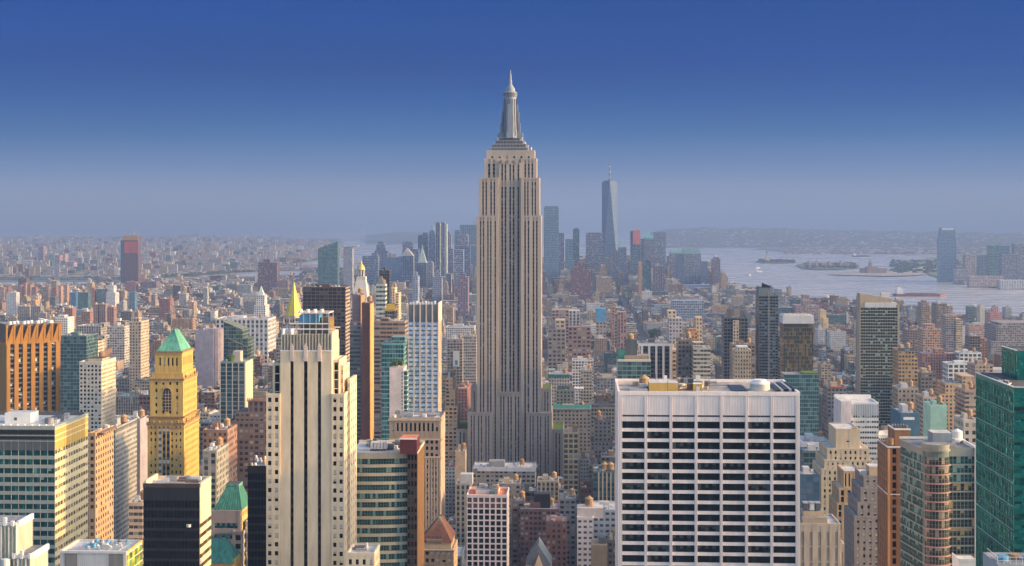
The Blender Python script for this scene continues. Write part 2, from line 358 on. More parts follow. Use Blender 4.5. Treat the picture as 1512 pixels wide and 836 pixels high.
        if rest.f: tag(rest.build('windows', b.root), kind='stuff')
        if b.foot: HEROES.append((b.x0, b.x1, b.D, b.dep, b.top))
        return b.root
def seams(mb, x0, x1, y0, y1, z0, X0, X1, Y0, Y1, z1, mat, n=12, t=.14):
    for i in range(n + 1):
        k = i / n
        for A, B_ in (((x0 + (x1 - x0) * k, y0, z0), (X0 + (X1 - X0) * k, Y0, z1)), ((x1, y0 + (y1 - y0) * k, z0), (X1, Y0 + (Y1 - Y0) * k, z1)), ((x0, y0 + (y1 - y0) * k, z0), (X0, Y0 + (Y1 - Y0) * k, z1))): mb.bar(A, B_, t, mat)
def tank(mb, x, y, z, r=2.3, h=4.2, leg=2.6, m=None, mr=None):
    m = m or TANKW; mr = mr or TANKR
    for a in (45, 135, 225, 315):
        c, s = math.cos(rad(a)) * r * .75, math.sin(rad(a)) * r * .75; mb.box(x + c - .14, x + c + .14, y + s - .14, y + s + .14, z, z + leg, STEEL)
    mb.box(x - r * .8, x + r * .8, y - .12, y + .12, z + leg - .3, z + leg, STEEL)
    mb.cyl(x, y, z + leg, z + leg + h, r, r * .95, m, 12); mb.subs.setdefault('tank_roof', MB()).cyl(x, y, z + leg + h, z + leg + h + r * .75, r * 1.1, .05, mr, 12, cap=False)
TANKW = sol((.34, .22, .13), .9, .3, 1.2, name='weathered_timber'); TANKR = sol((.42, .28, .14), .9, .2, name='tank_cone'); STEEL = sol((.12, .12, .13), .6, name='painted_steel')
# ------------------------------------------------------------------ materials of the near towers
LIME = sol((.50, .44, .36), .85, .12, .3, name='limestone'); LIME2 = sol((.44, .39, .33), .85, .12, .3, name='limestone')
TRAV = sol((.86, .76, .72), .75, .09, .5, name='travertine'); WHITE = sol((.74, .73, .71), .7, .08, name='white_paint')
BEIGE = sol((.68, .56, .40), .85, .12, .3, name='buff_stone'); GOLDST = sol((.56, .37, .11), .85, .14, .3, name='ochre_terracotta')
CREAM = sol((.66, .57, .42), .8, .1, name='cream_stone'); TAN = sol((.50, .38, .25), .85, .14, name='tan_brick'); TAN2 = sol((.56, .45, .31), .85, .12, name='pale_tan_brick')
BROWN = sol((.27, .17, .12), .85, .18, name='brown_brick'); DBROWN = sol((.16, .11, .09), .8, .15, name='dark_brown_brick'); REDB = sol((.30, .12, .08), .85, .18, name='red_brick')
ORNG = sol((.60, .33, .12), .85, .12, name='orange_brick'); ORNG2 = sol((.46, .26, .13), .85, .14, name='russet_brick')
GREY = sol((.36, .37, .38), .8, .12, name='grey_masonry'); LGREY = sol((.56, .57, .58), .8, .1, name='pale_grey_panel'); DGREY = sol((.10, .11, .12), .6, .15, name='charcoal_panel')
GREYBR = sol((.26, .23, .21), .85, .14, name='grey_brown_brick'); BLACK = sol((.022, .024, .028), .35, .2, name='black_cladding'); BRONZE = sol((.09, .065, .05), .45, .15, metal=.3, name='bronze_cladding')
COPPER = sol((.15, .42, .31), .75, .35, .6, name='green_copper'); COPPERD = sol((.05, .22, .18), .7, .35, .5, name='dark_green_copper'); GILT = sol((.85, .58, .10), .38, .06, metal=.35, streak=False, name='gilding')
ROOFW = sol((.56, .55, .53), .9, .25, .25, streak=False, name='pale_gravel_roof'); ROOFG = sol((.26, .26, .27), .95, .3, .25, streak=False, name='grey_roof'); ROOFD = sol((.10, .10, .11), .95, .3, .3, streak=False, name='tar_roof'); ROOFR = sol((.62, .20, .10), .9, .25, .3, streak=False, name='orange_roof_membrane')
GRASS = sol((.10, .17, .03), .95, .4, .4, streak=False, name='roof_lawn'); MAROON = sol((.10, .025, .03), .6, .1, name='maroon_panel'); HIPR = sol((.13, .05, .035), .85, .4, .9, name='red_tile')
TEALSP = sol((.14, .20, .19), .4, .12, name='green_grey_spandrel'); TEALP = sol((.015, .20, .17), .25, .3, .12, metal=.5, streak=False, name='teal_glass_panel'); PINK = sol((.48, .27, .25), .6, .1, name='pink_metal'); STEELL = sol((.5, .5, .5), .4, .1, metal=.5, name='brushed_metal')
BLUET = sol((.08, .30, .50), .7, .2, name='blue_tarpaulin')
GD = (glass((.008, .014, .018), .1, .0, .03, .22), glass((.03, .045, .05), .1, .1, .03, .3), sol((.5, .48, .42), .7, .05, name='window_blind'))
GT = (glass((.006, .07, .075), .1, .15), glass((.02, .16, .16), .1, .2), sol((.16, .30, .27), .6, .05, name='window_blind'))
GB = (glass((.006, .011, .013), .1, .0, .03, .16), glass((.012, .024, .026), .1, .05, .03, .2), sol((.05, .065, .065), .6, .3, name='dark_blind'))
GBL = (glass((.42, .54, .76), .25, .0), glass((.56, .66, .84), .25, .0), sol((.68, .74, .84), .6, .05, name='pale_window_blind'))
GTE = (glass((.03, .32, .28), .05, .8, .3), glass((.07, .50, .43), .05, .8, .3), sol((.012, .035, .035), .2, .2, name='dark_opening'))
GWARM = (glass((.10, .09, .05)), glass((.05, .08, .08)), sol((.62, .42, .14), .6, .2, 1.0, name='lit_wood_ceiling'))
GBR = (glass((.05, .035, .03)), glass((.10, .07, .05)), None)
def ST(bay, fl, ww, wh, pm, sm=None, gl=GD, **k): return dict(bay=bay, fl=fl, ww=ww, wh=wh, pm=pm, sm=sm or pm, gl=gl, **k)
def clutter(b, x0, x1, y0, y1, z, n, seed, mats=(ROOFG, LGREY, DGREY, STEELL)):
    r = random.Random(seed)
    for i in range(n):
        m = b.mb(r.choice(('air_handler', 'vent_housing', 'plant_box')), True)
        w_, d_, h_ = r.uniform(1.2, 4.5), r.uniform(1.2, 4), r.uniform(.8, 2.6)
        cx, cy = r.uniform(x0 + 2, x1 - 2), r.uniform(y0 + 2, y1 - 2)
        if r.random() < .3: m.cyl(cx, cy, z, z + h_, w_ * .35, None, r.choice(mats), 10)
        else: m.box(cx - w_ / 2, cx + w_ / 2, cy - d_ / 2, cy + d_ / 2, z + .1 * (i % 3) * .2, z + h_, r.choice(mats))
    for i in range(n // 3):
        cx, cy = r.uniform(x0 + 1, x1 - 3), r.uniform(y0 + 1, y1 - 1); b.mb('duct', True).bar((cx, cy, z + .5), (cx + r.uniform(2, 8) * (1 if cx < 0 else -1), cy, z + .5), .35, STEELL)
# ---- white gridded slab, right of centre
b = Bld('office_tower', 'broad pale travertine office slab with dark window bands and blank top', 'tower', 913, 1180, 560, 44)
st = ST(9.85, 3.97, .885, .68, TRAV, gl=GB, top=10.4, edge=1.0, mull=6, rec=.9, spin=.25, kinds=(6, 4, 2, 1, 1))
x0, x1, z = b.X(913), b.X(1180), b.Z(583)
b.vol(x0, x1, 0, 44, 0, z, st, 'FRL', roof=sol((.36, .33, .30), .95, .3, .2, streak=False, name='stained_roof'), parapet=1.2, side=ST(2.2, 3.97, .5, .7, TRAV, gl=GB, top=10.4, edge=1, rec=.9))
m = b.mb('roof_slot'); n = 7; e = 1.0; bw = (x1 - x0 - 2) / n
for i in range(n): m.box(x0 + 1 + i * bw + .6, x0 + 1 + (i + 1) * bw - .6, .22, .5, b.Z(616), b.Z(613.4), BLACK, bottom=True)
for i in range(n + 1):       # twin grooves on the piers
    c = x0 + 1 + i * bw
    for o in (-.32, .32): b.mb('groove').box(c + o - .05, c + o + .05, -.03, .1, b.zlow(), z - .4, sol((.42, .36, .34), .9, .1, name='stone_joint'))
zr = z
def rbox(b, px0, px1, py, dep, h, z, mat, part='plant_box', top=None):
    ax, ay = b.at(px0, py, z); bx, _ = b.at(px1, py, z); b.mb(part, part == 'plant_box').box(ax, bx, ay, ay + dep, z, z + h, mat, top=top); return ax, bx, ay
for i in range(n):
    for j in range(1, 9): c = x0 + 1 + (i + j / 9) * bw; b.mb('panel_joint').box(c - .035, c + .035, .20, .26, z - 10.2, z - .5, sol((.50, .43, .40), .9, .1, name='stone_joint'), bottom=True)
rbox(b, 958.5, 1001, 578, 9, 3.4, zr, GOLDST, 'penthouse', ROOFW); rbox(b, 1024, 1037, 578, 4, 3.0, zr, GOLDST, 'stair_booth', WHITE)
q = rbox(b, 1028, 1033, 578, .1, 2.0, zr + .2, LGREY, 'stair_booth'); b.mb('stair_booth').box(b.at(1028, 578, zr)[0], b.at(1033, 578, zr)[0], b.at(1028, 578, zr)[1] - .08, b.at(1028, 578, zr)[1] - .01, zr + .2, zr + 2.2, DGREY)
ax, ay = b.at(951, 571, zr); tank(b.mb('water_tank'), ax, ay, zr, 2.1, 2.6, .8)
ax, ay = b.at(1122, 576, zr); m = b.mb('cooling_tower'); m.cyl(ax, ay, zr + .1, zr + 2.6, 3.9, 3.9, ROOFW, 28); m.cyl(ax, ay, zr + 2.6, zr + 3.4, 4.1, 3.6, WHITE, 28); m.cyl(ax, ay, zr + 3.4, zr + 4.2, 2.6, 2.6, WHITE, 28)
rbox(b, 1082, 1104, 578, 20, .35, zr + .12, BLACK, 'roof_well'); m = b.mb('roof_well'); ax, ay = b.at(1148, 580, zr); 
for i in range(5): m.box(ax + i * 1.6, ax + i * 1.6 + 1.0, ay + 2, ay + 28, zr + .15, zr + .9 + .1 * i, BLACK if i % 2 == 0 else STEELL)
rbox(b, 930, 956, 578, 2.4, 1.0, zr, STEELL); rbox(b, 944, 955, 570, 3, 1.6, zr, LGREY); rbox(b, 980, 985, 568, 2, 3.5, zr, WHITE); rbox(b, 1001, 1024, 566, 5, 1.8, zr, DGREY)
rbox(b, 1028, 1034, 567, 2, 3.2, zr, WHITE); rbox(b, 1050, 1078, 570, 6, .4, zr, ROOFG)
m = b.mb('roof_equipment')
for px, py in ((986, 579), (1047, 576), (968, 568), (1012, 575)): ax, ay = b.at(px, py, zr); b.mb('mast', True).bar((ax, ay, zr), (ax, ay, zr + 4.5), .18, STEEL)
for k in range(3): ax, ay = b.at(1004 + 4 * k, 579 - 3 * k, zr); m.bar((ax, ay, zr + 1.6), (ax + 3, ay + 8, zr + .4), .3, GOLDST)
clutter(b, b.X(930), b.X(1075), 12, 40, zr, 30, 4, (ROOFG, DGREY, TAN, DBROWN, LGREY))
b.done()
# ---- tall limestone art deco tower, left of centre
b = Bld('office_tower', 'tall buff limestone tower with three long dark window strips and scaffold frame on top', 'tower', 393, 522, 600, 30)
LST = BEIGE; zt = b.Z(519); zc = b.Z(495); D0 = 19
def strip_front(b, x0, x1, y, z0, z1, strips):     # wall with deep dark strips
    m = b.mb('wall'); e = [x0]
    for s in strips: e += [b.X(s[0]), b.X(s[1])]
    e.append(x1)
    for i in range(0, len(e), 2): m.box(e[i], e[i + 1], y, y + 1.2, z0, z1, LST)
    for s in strips:
        zs = b.Z(s[2]); m.box(b.X(s[0]), b.X(s[1]), y + .02, y + 1.2, zs, z1 - .01, LST, bottom=True)
        q = b.mb('window_strip', True); q.box(b.X(s[0]) , b.X(s[1]), y + .95, y + 1.15, z0, zs, BLACK)
        k = b.zlow()
        while k < zs - 3: q.box(b.X(s[0]) + .35, b.X(s[1]) - .35, y + .85, y + .96, k, k + 2.0, GB[int(k) % 2], bottom=True); k += 3.72
        cx = (b.X(s[0]) + b.X(s[1])) / 2        # finial over the strip
        o = b.mb('finial', True); hw = (b.X(s[1]) - b.X(s[0])) / 2 + .1; TRV = sol((.58, .49, .44), .8, .15, name='carved_pale_stone')
        o.box(cx - hw, cx + hw, y - .35, y - .01, zs - 1.0, b.Z(513), TRV, bottom=True); o.box(cx - hw * .75, cx + hw * .75, y - .5, y - .36, zs + .6, b.Z(514), TRV, bottom=True)
        o.taper(cx - hw, cx + hw, y - .5, y - .02, b.Z(513) + .01, cx - .1, cx + .1, y - .3, y - .05, b.Z(507), TRV)
X = b.X
strip_front(b, X(413.6), X(490), 0, 0, zt, ((428.3, 433.3, 530), (448.4, 454, 530), (469, 474.2, 530)))
b.mb('wall').box(X(413.6), X(490) - .5, 1.2, D0, 0, zt - .05, LST)
for i in range(17): 
    c = X(415) + (X(489) - X(415)) * i / 16; b.mb('crown').box(c - .22, c + .22, .35, .8, zt, zc + .6, LIME)
b.mb('crown').box(X(414.5), X(489.5), .8, D0 - 1, zt - .04, zc, sol((.25, .27, .22), .8, .15, name='aged_parapet')); b.mb('crown').box(X(413.2), X(490.4), -.2, 1.3, zt - .02, zt + .45, TRAV, bottom=True)
gs = ST(4.6, 3.72, .34, .42, LST, gl=GD, edge=.8, mull=1, rec=.5)
b.facade('R', X(490) - .5, 1.2, D0, 0, b.Z(505), gs); b.mb('wall').box(X(490) - .52, X(490), 1.25, D0 - 2, b.Z(505), b.Z(491), LST)
b.mb('wall').box(X(484), X(489.9), 1.3, D0 - 2.2, zc - .5, b.Z(491) - .02, LST)
ss = ST(2.9, 3.72, .52, .5, LST, gl=GD, edge=.0, mull=1, rec=.5, kinds=(5, 2, 3, 1, 2))
def shoulder(xa, xb, ytop, y0, dep, st_, faces):
    b.vol(xa, xb, y0, dep, 0, b.Z(ytop), st_, faces, roof=ROOFG, parapet=.8, side=gs)
shoulder(X(400), X(413.5), 540, 3, 24, ST(3.6, 3.72, .5, .9, LST, gl=GB, edge=.0, rec=.5), 'FL'); shoulder(X(490.1), X(499.5), 535, 3, 22, ST(2.6, 3.72, .6, .9, LST, gl=GB, rec=.5), 'FR')
shoulder(X(499.6), X(504), 545, 6, 22, ST(2.6, 3.72, .3, .5, LST, rec=.5), 'FR')
shoulder(X(393), X(413.4), 584, -.6, 28, ss, 'FL'); shoulder(X(490.2), X(509), 584, -.6, 28, ss, 'FR')
shoulder(X(509.1), X(513), 566, 8, 26, ST(2.6, 3.72, .3, .5, LST, rec=.5), 'FR')
m = b.mb('roof_frame')          # steel frame with blue screens round the plant
fx0, fx1, fy0, fy1, fz0, fz1 = X(436), X(483), 4, 15, zc, b.Z(463)
for i in range(6):
    x = fx0 + (fx1 - fx0) * i / 5
    for y in (fy0, fy1): m.box(x - .18, x + .18, y - .18, y + .18, fz0, fz1 if i else b.Z(476), STEELL)
for k, zz in enumerate((fz0 + 2.2, (fz0 + fz1) / 2, fz1)):
    for y in (fy0, fy1): m.bar((fx0 - (3 if k < 2 else 0), y, zz), (fx1 + (3 if k < 1 else 0), y, zz), .45, TRAV)
    for x in (fx0, fx1): m.bar((x, fy0, zz), (x, fy1, zz), .4, TRAV)
b.mb('screen').box(fx0 + .8, X(468), fy0 + .5, fy1 - 1, (fz0 + fz1) / 2 + .4, fz1 - .8, BLUET, top=ROOFD, bottom=True); m.box(fx0 + 1, fx1 - .8, fy0 + 3.5, fy1 - 1, fz0 + .2, (fz0 + fz1) / 2, DGREY)
m.box(X(470), X(482), fy0 + 3, fy1 - 1.2, (fz0 + fz1) / 2 + .3, fz1 - 2, DBROWN)
for i in range(4): m.cyl(X(440 + 10 * i), 6 + i, fz1, fz1 + 1.3, .9, .7, WHITE, 10); 
for i in range(5): m.cyl(X(416 + 4 * i), 3 + (i % 3) * 2, zc, zc + 2.4, .8, .8, WHITE, 10); m.box(X(417 + 4 * i), X(419 + 4 * i), 8, 10, zc, zc + 3.4 - .4 * i, LGREY)
for i in range(9): m.bar((fx1 + .4, fy0 + i * 1.3, fz0), (fx1 + .4, fy0 + i * 1.3, fz1 - 4 + (i % 3)), .22, GOLDST)
b.done()
# ---- low white-roofed annex at its foot
b = Bld('annex_building', 'low pale annex with flat grey roof at foot of the buff limestone tower', 'building', 512, 553, 560, 16)
b.vol(b.X(512), b.X(553), 0, 16, 0, b.Z(820), ST(2.6, 3.7, .45, .55, CREAM, gl=GD, top=1.6, rec=.4), 'FRL', roof=ROOFW); clutter(b, b.X(514), b.X(545), 1, 14, b.Z(820), 6, 9); b.done()
# ---- green window slab far left
b = Bld('office_tower', 'flat roofed slab of teal ribbon windows with sunlit cream end at far left', 'tower', -60, 82, 600, 41)
SPN = sol((.34, .37, .33), .5, .12, .6, name='pale_spandrel_panel'); CRM = sol((.72, .62, .40), .6, .08, name='sunlit_tint_spandrel')
GG = sol((.55, .36, .08), .5, .1, name='sunlit_tint_louvre')
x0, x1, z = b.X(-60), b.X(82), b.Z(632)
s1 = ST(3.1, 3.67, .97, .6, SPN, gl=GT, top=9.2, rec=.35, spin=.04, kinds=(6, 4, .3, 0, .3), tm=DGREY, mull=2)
s2 = ST(3.1, 3.67, .94, .46, CRM, gl=(glass((.16, .15, .1)), glass((.3, .28, .2)), CRM), top=9.2, rec=.35, spin=.02, mull=2, tm=GG)  # end wall's sunlight put into cream, gold and warm glass colours
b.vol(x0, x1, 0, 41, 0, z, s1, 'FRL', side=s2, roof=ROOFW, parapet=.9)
m = b.mb('louvre_band')
for k, (ya, yb) in enumerate(((635, 641), (644, 648.5))):
    m.box(x0 + .1, x1 - .1, -.04, .1, b.Z(yb), b.Z(ya), BLACK, bottom=True)
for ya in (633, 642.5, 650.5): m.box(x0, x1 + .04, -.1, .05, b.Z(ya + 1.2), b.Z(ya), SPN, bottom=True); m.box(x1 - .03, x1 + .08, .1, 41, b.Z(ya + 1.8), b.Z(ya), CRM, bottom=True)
ax, ay = b.at(7, 626, z); bx, _ = b.at(46, 626, z); b.mb('penthouse').box(ax, bx, ay, ay + 9, z, z + 4.6, WHITE, top=ROOFW); b.mb('penthouse').box(ax + 4, ax + 5.2, ay - .05, ay, z + 1.5, z + 2.7, STEEL, bottom=True)
m = b.mb('roof_equipment')
for i in range(12): b.mb('vent', True).box(x0 + 4 + i * 3, x0 + 4.5 + i * 3, 4, 5, z, z + .9, WHITE)
m.box(x0 + 1, x1 - 1, 38, 38.6, z + .1, z + 1.6, DGREY); clutter(b, b.X(48), x1 - 2, 8, 36, z, 14, 55)
b.done()
# ---- ornate white piered tower at the lower left corner
b = Bld('gothic_tower', 'white pinnacled gothic tower top with tall ribs in the bottom left corner', 'tower', -30, 45, 440, 16)
gw = sol((.40, .42, .34), .8, .2, name='weathered_terracotta')
for (xa, xb, yt, y0) in ((-30, 21, 776, 2), (21.2, 45, 822, 0)):
    xx0, xx1, zz = b.X(xa), b.X(xb), b.Z(yt); b.mb('wall').box(xx0, xx1, y0, 15, 0, zz, gw, top=ROOFG)
    n = int((xx1 - xx0) / 1.1)
    for i in range(n + 1):
        c = xx0 + (xx1 - xx0) * i / n; b.mb('rib').box(c - .16, c + .16, y0 - .5, y0, 0, zz - .5, WHITE if i % 2 else gw)
        if i % 2 == 0: b.mb('pinnacle', True).box(c - .45, c + .45, y0 - .7, y0 + .3, zz - .5, zz + 1.0 + (i % 4) * .5, WHITE, bottom=True)
    b.mb('pinnacle').box(xx0, xx1, y0 - .35, y0 + .2, zz - .3, zz + .5, WHITE, bottom=True); b.mb('pinnacle').box(xx1 - .4, xx1 + .4, y0 + 1, 15, zz - 1, zz + .7, WHITE, bottom=True)
m = b.mb('finial'); m.cyl(b.X(9), -.4, b.Z(836), b.Z(825), 1.4, 1.4, LGREY, 14); m.cyl(b.X(9), -.4, b.Z(825), b.Z(823.5), 1.4, .1, LGREY, 14, cap=False); b.top = b.Z(776); b.done()
# ---- low grey box with cluttered roof
b = Bld('office_building', 'squat grey block with cluttered roof and yellow green glass corner, bottom left', 'building', 88, 187, 500, 18)
z = b.Z(817); x0, x1 = b.X(88), b.X(187); m = b.mb('wall'); m.box(x0, x1, 0, 18, 0, z, LGREY)
for i in range(30): m.box(x0 + .3 + i * .75, x0 + .36 + i * .75, -.05, 0, b.zlow(), z - .1, GREY)
m.box(x0 + 1.6, x0 + 6, -.12, -.06, b.zlow(), z - .2, sol((.2, .2, .2), .7, name='dark_panel')); m.box(x1 - 6, x1 - 1, -.12, -.06, b.zlow(), z - .2, sol((.2, .2, .2), .7, name='dark_panel'))
p = b.mb('parapet'); p.box(x0 - .2, x1 + .2, -.3, .4, z, z + .8, LGREY); p.box(x0 - .2, x0 + .4, .4, 18, z, z + .8, CREAM); p.box(x1 - .4, x1 + .2, .4, 18, z, z + .8, GOLDST); p.box(x0, x1, 17.4, 18, z + .01, z + .8, LGREY)
YG = (glass((.45, .50, .06), .2, .3), glass((.14, .25, .06), .2, .3), None)
q = b.mb('glass_bay')
for k in range(6): q.box(x1 + .01, x1 + .3, .3 + k * 2.9, 3.0 + k * 2.9, b.zlow(), z - .6, YG[k % 2]); 
for k in range(4): q.box(x1 + .02, x1 + .42, .2, 17.8, z - 3 - k * 3.4, z - 2.7 - k * 3.4, CREAM, bottom=True)
r = random.Random(3)
for i in range(60):
    u, v = r.uniform(x0 + 6, x1 - 3), r.uniform(5, 15); s = r.uniform(.4, 1.3); b.mb('tarpaulin_heap', True).cyl(u, v, z, z + s * r.uniform(.5, 1.8), s * .7, s * .35, r.choice((BLUET, WHITE, LGREY, DGREY, BLUET, ROOFW, STEELL)), 7)
for i in range(7): b.mb('roof_equipment').bar((x0 + 2 + i, 2 + i * 2, z + .8), (x1 - 3, 3 + i * 2, z + .8), .25, STEELL)
b.top = z; b.done()
# ---- black glass block
b = Bld('office_tower', 'squat black glass block with open pale roof below the gold green-roofed tower', 'tower', 211, 295, 560, 17)
z = b.Z(720); x0, x1 = b.X(211), b.X(295)
bs = ST(1.5, 3.9, .97, .72, BLACK, sm=BLACK, gl=(glass((.008, .010, .014), .2, .0, .02, .15), glass((.016, .018, .02), .2, .0, .02, .2), None), top=5, rec=.15, spin=.02)
b.vol(x0, x1, 0, 17, 0, z, bs, 'FL'); b.mb('wall').box(x1 - .02, x1 + .01, .2, 17, 0, z, CREAM)
b.facade('R', x1 + .01, .3, 17, 0, z, ST(16, 3.9, 1, .42, CREAM, gl=(glass((.10, .07, .03)), glass((.25, .18, .1)), None), top=14, rec=.3, mull=5))
m = b.mb('parapet'); m.box(x0 - .1, x1, -.1, .9, z, z + 1.5, BRONZE); m.box(x0 - .1, x0 + .9, .9, 17, z, z + 2.4, CREAM); m.box(x1 - .8, x1 + .3, .9, 17, z, z + 1.5, CREAM); m.box(x0 + .9, x1 - .8, 16.3, 17, z, z + 1.5, CREAM)
b.mb('roof').box(x0 + .9, x1 - .8, .9, 16.3, z + .02, z + .2, ROOFW); clutter(b, x0 + 3, x1 - 2, 4, 15, z, 7, 77); b.mb('roof_equipment').box(x0 + 8, x1 - 3, 9, 15, z + .2, z + 1.4, DBROWN)
ax = b.X(279); b.mb('mosaic').cyl(ax, -.1, b.Z(778), b.Z(774), .9, .9, LGREY, 8); b.done()
# ---- gold tower with green pyramid roof
b = Bld('office_tower', 'ochre stone tower with green copper pyramid roof and arched top windows', 'tower', 217, 273, 850, 34)
G1 = GOLDST; sd_ = sol((.66, .47, .16), .8, .12, name='sunny_terracotta'); x0, x1 = b.X(217.5), b.X(272)
st = ST(2.45, 3.75, .42, .5, G1, gl=GD, edge=.9, rec=.45, kinds=(5, 2, 2, 1, 1)); st2 = ST(2.6, 3.75, .36, .5, G1, gl=GD, edge=1.2, rec=.45)
z1 = b.Z(626); b.vol(x0, x1, 0, 34, 0, z1, st, 'FRL', side=st2, roof=ROOFG, parapet=.6)
z2 = b.Z(561); u0, u1 = b.X(220.5), b.X(270); stm = dict(st, bay=4.6, edge=2.2, ww=.28, skip=lambda i, n, k: i in (1, 2) and n == 4)
b.vol(u0, u1, 1.2, 32, z1 - .5, z2, ST(4.2, 4.2, .3, .48, G1, gl=GD, edge=1.6, rec=.45), 'FRL', roof=ROOFG, parapet=.8, side=ST(2.6, 4.2, .34, .55, G1, gl=GD, edge=1.6, rec=.45))
v0, v1 = b.X(226), b.X(266.5); z3 = b.Z(521)
b.vol(v0, v1, 3.5, 28, z2, z3, ST(2.7, 9.5, .42, .5, G1, gl=GD, edge=1.8, top=3.2, rec=.5), 'FRL', side=ST(2.7, 9.5, .4, .5, G1, gl=GD, edge=1.8, top=3.2, rec=.5))
b.vol(b.X(222.5), b.X(269), 2.2, 30.5, z2, b.Z(553), ST(2.9, 3.1, .5, .6, G1, gl=GD, edge=.8, rec=.4, top=.4), 'FRL', roof=ROOFG, parapet=.7)
a = b.mb('great_window'); cx = b.X(246); a.box(cx - 2.3, cx + 2.3, 1.0, 1.19, b.Z(608), b.Z(579), BLACK, bottom=True); a.cyl(cx, 0, 0, .01, .1, .1, BLACK, 4)
for i in range(9):
    an = math.pi * i / 8; an2 = math.pi * (i + 1) / 8
    if i < 8: a.poly([(cx, .99, b.Z(579)), (cx + 2.3 * math.cos(an2), .99, b.Z(579) + 2.3 * math.sin(an2)), (cx + 2.3 * math.cos(an), .99, b.Z(579) + 2.3 * math.sin(an))], BLACK); 
    if i < 8: a.bar((cx + 2.5 * math.cos(an), .9, b.Z(579) + 2.5 * math.sin(an)), (cx + 2.5 * math.cos(an2), .9, b.Z(579) + 2.5 * math.sin(an2)), .5, TAN)
for o in (-.8, .8): a.box(cx + o - .12, cx + o + .12, .85, 1.0, b.Z(608), b.Z(577), TAN)
for k in range(6): a.box(cx - 2.2, cx + 2.2, .9, 1.0, b.Z(606 - 4.6 * k), b.Z(605.2 - 4.6 * k), TAN, bottom=True)
c = b.mb('cornice'); SC = sol((.30, .19, .10), .9, .35, 1.2, name='carved_stone')
for (xa, xb, ya, yb, zz, h) in ((x0, x1, 0, 34, z1 - .8, 1.5), (u0, u1, 1.2, 32, z2 - .6, 1.3), (v0, v1, 3.5, 28, z3 - .5, 1.1)):
    c.box(xa - .55, xb + .55, ya - .55, yb + .3, zz, zz + h, SC, bottom=True); c.box(xa - .3, xb + .3, ya - .3, yb + .2, zz - .7, zz, G1, bottom=True)
c.box(x0 - .4, x1 + .4, -.4, 34.2, b.Z(617), b.Z(615), SC, bottom=True); c.box(x0 - .3, x1 + .3, -.3, 34.2, b.Z(633), b.Z(632), SC, bottom=True)
for i in range(7):
    for (xx, yy, zz) in ((x0 + (x1 - x0) * i / 6, -.1, z1 + .7), (x1 + .1, 34 * i / 6, z1 + .7), (u1 + .2, 1.4 + 30 * i / 6, z2 + .7)):
        s = 1.25 if i in (1, 5) else .8; b.mb('urn', True).cyl(xx, yy, zz - .2, zz + s * 1.5, s * .55, s * .25, SC if i % 2 else G1, 8)
d = .9; dk = b.mb('window_strip')         # dark centre bays of the shaft
dk.box(b.X(241) - 3.1, b.X(241) + 4.1, -.03, .3, b.zlow(), b.Z(634), DGREY, bottom=True)
for i in range(4): xx = b.X(241) - 3.1 + i * 2.4; b.mb('mullion').box(xx - .28, xx + .28, -.2, -.03, b.zlow(), b.Z(634), G1)
for k in range(26):
    for i in range(3): xx = b.X(241) - 2.8 + i * 2.4; b.mb('window_strip').box(xx + .15, xx + 1.75, -.07, -.04, b.Z(637) - k * 3.75, b.Z(637) + 2.0 - k * 3.75, GD[(k + i) % 2] if (k * i) % 5 else GD[2], bottom=True)
r_ = b.mb('pyramid_roof'); zb = z3 + .65; ap = b.Z(489)
r_.taper(v0 + .8, v1 - .8, 4.2, 27.2, zb, (v0 + v1) / 2 + .4, (v0 + v1) / 2 + 1.2, 12, 20, ap, COPPER); seams(r_, v0 + .8, v1 - .8, 4.2, 27.2, zb, (v0 + v1) / 2 + .4, (v0 + v1) / 2 + 1.2, 12, 20, ap, COPPERD, 14, .1)
r_.box(b.X(240), b.X(252), 6.4, 10, zb, zb + 3.4, sol((.10, .42, .46), .5, name='copper_dormer')); b.mb('wall').box(v0 + .6, v1 - .6, 4, 27.4, z3 + .3, zb, SC)
b.done()
# ---- ribbed orange tower, left
D9 = 1150; b = Bld('office_tower', 'ribbed orange brick tower with flared notched crown, at the left edge', 'tower', -30, 78, D9, 60, rot=rad(33))
hw = 20.5; zt, zn, zc = b.Z(479), b.Z(480), b.Z(506); OB = sol((.33, .165, .04), .8, .14, name='orange_brick')
b.root.location = ((26 - CX) / F * D9, D9 + 20, -drop(D9))
sv_ = ST(6.2, 3.9, .5, .66, OB, sm=DGREY, gl=GD, edge=1.2, rec=1.0, spin=.75, mull=2, top=1.0)
b.zlow = lambda: 90.0
mm = b.mb('wall'); mm.box(-hw, hw, -hw, hw, 0, zc, OB)
for f_, bs_ in (('F', -hw), ('R', hw)): b.facade(f_, bs_, -hw + .01, hw - .01, 85, zc, sv_)
fl_ = b.mb('crown'); fl_.box(-hw + 1.5, hw - 1.5, -hw + 1.5, hw - 1.5, zc, zt, DBROWN, top=ROOFG)
for i in range(8):
    c0 = -hw + 41 * i / 7 * 1.0; t = 1.35
    for face in 'FR':
        pts = [(0, zc - 1), (1.0, zc - 1), (2.6, zt), (-2.0, zt)]   # a fin that flares outward towards the top
        a0, a1 = c0 - t / 2, c0 + t / 2
        def PP(a, o, z_): return (a, -hw - o, z_) if face == 'F' else (hw + o, a, z_)
        V = [PP(a0, o, z_) for o, z_ in pts] + [PP(a1, o, z_) for o, z_ in pts]
        k = len(fl_.v); fl_.v.extend(V); mi = fl_.mi(OB)
        fs = ((3, 2, 1, 0), (4, 5, 6, 7), (1, 2, 6, 5), (2, 3, 7, 6), (0, 1, 5, 4), (3, 0, 4, 7))
        for f in fs: fl_.f.append(tuple(k + j for j in (f if face == 'F' else f[::-1]))); fl_.m.append(mi); fl_.c.append((.5,) * 3); fl_.uv.append([(0, 0)] * 4)
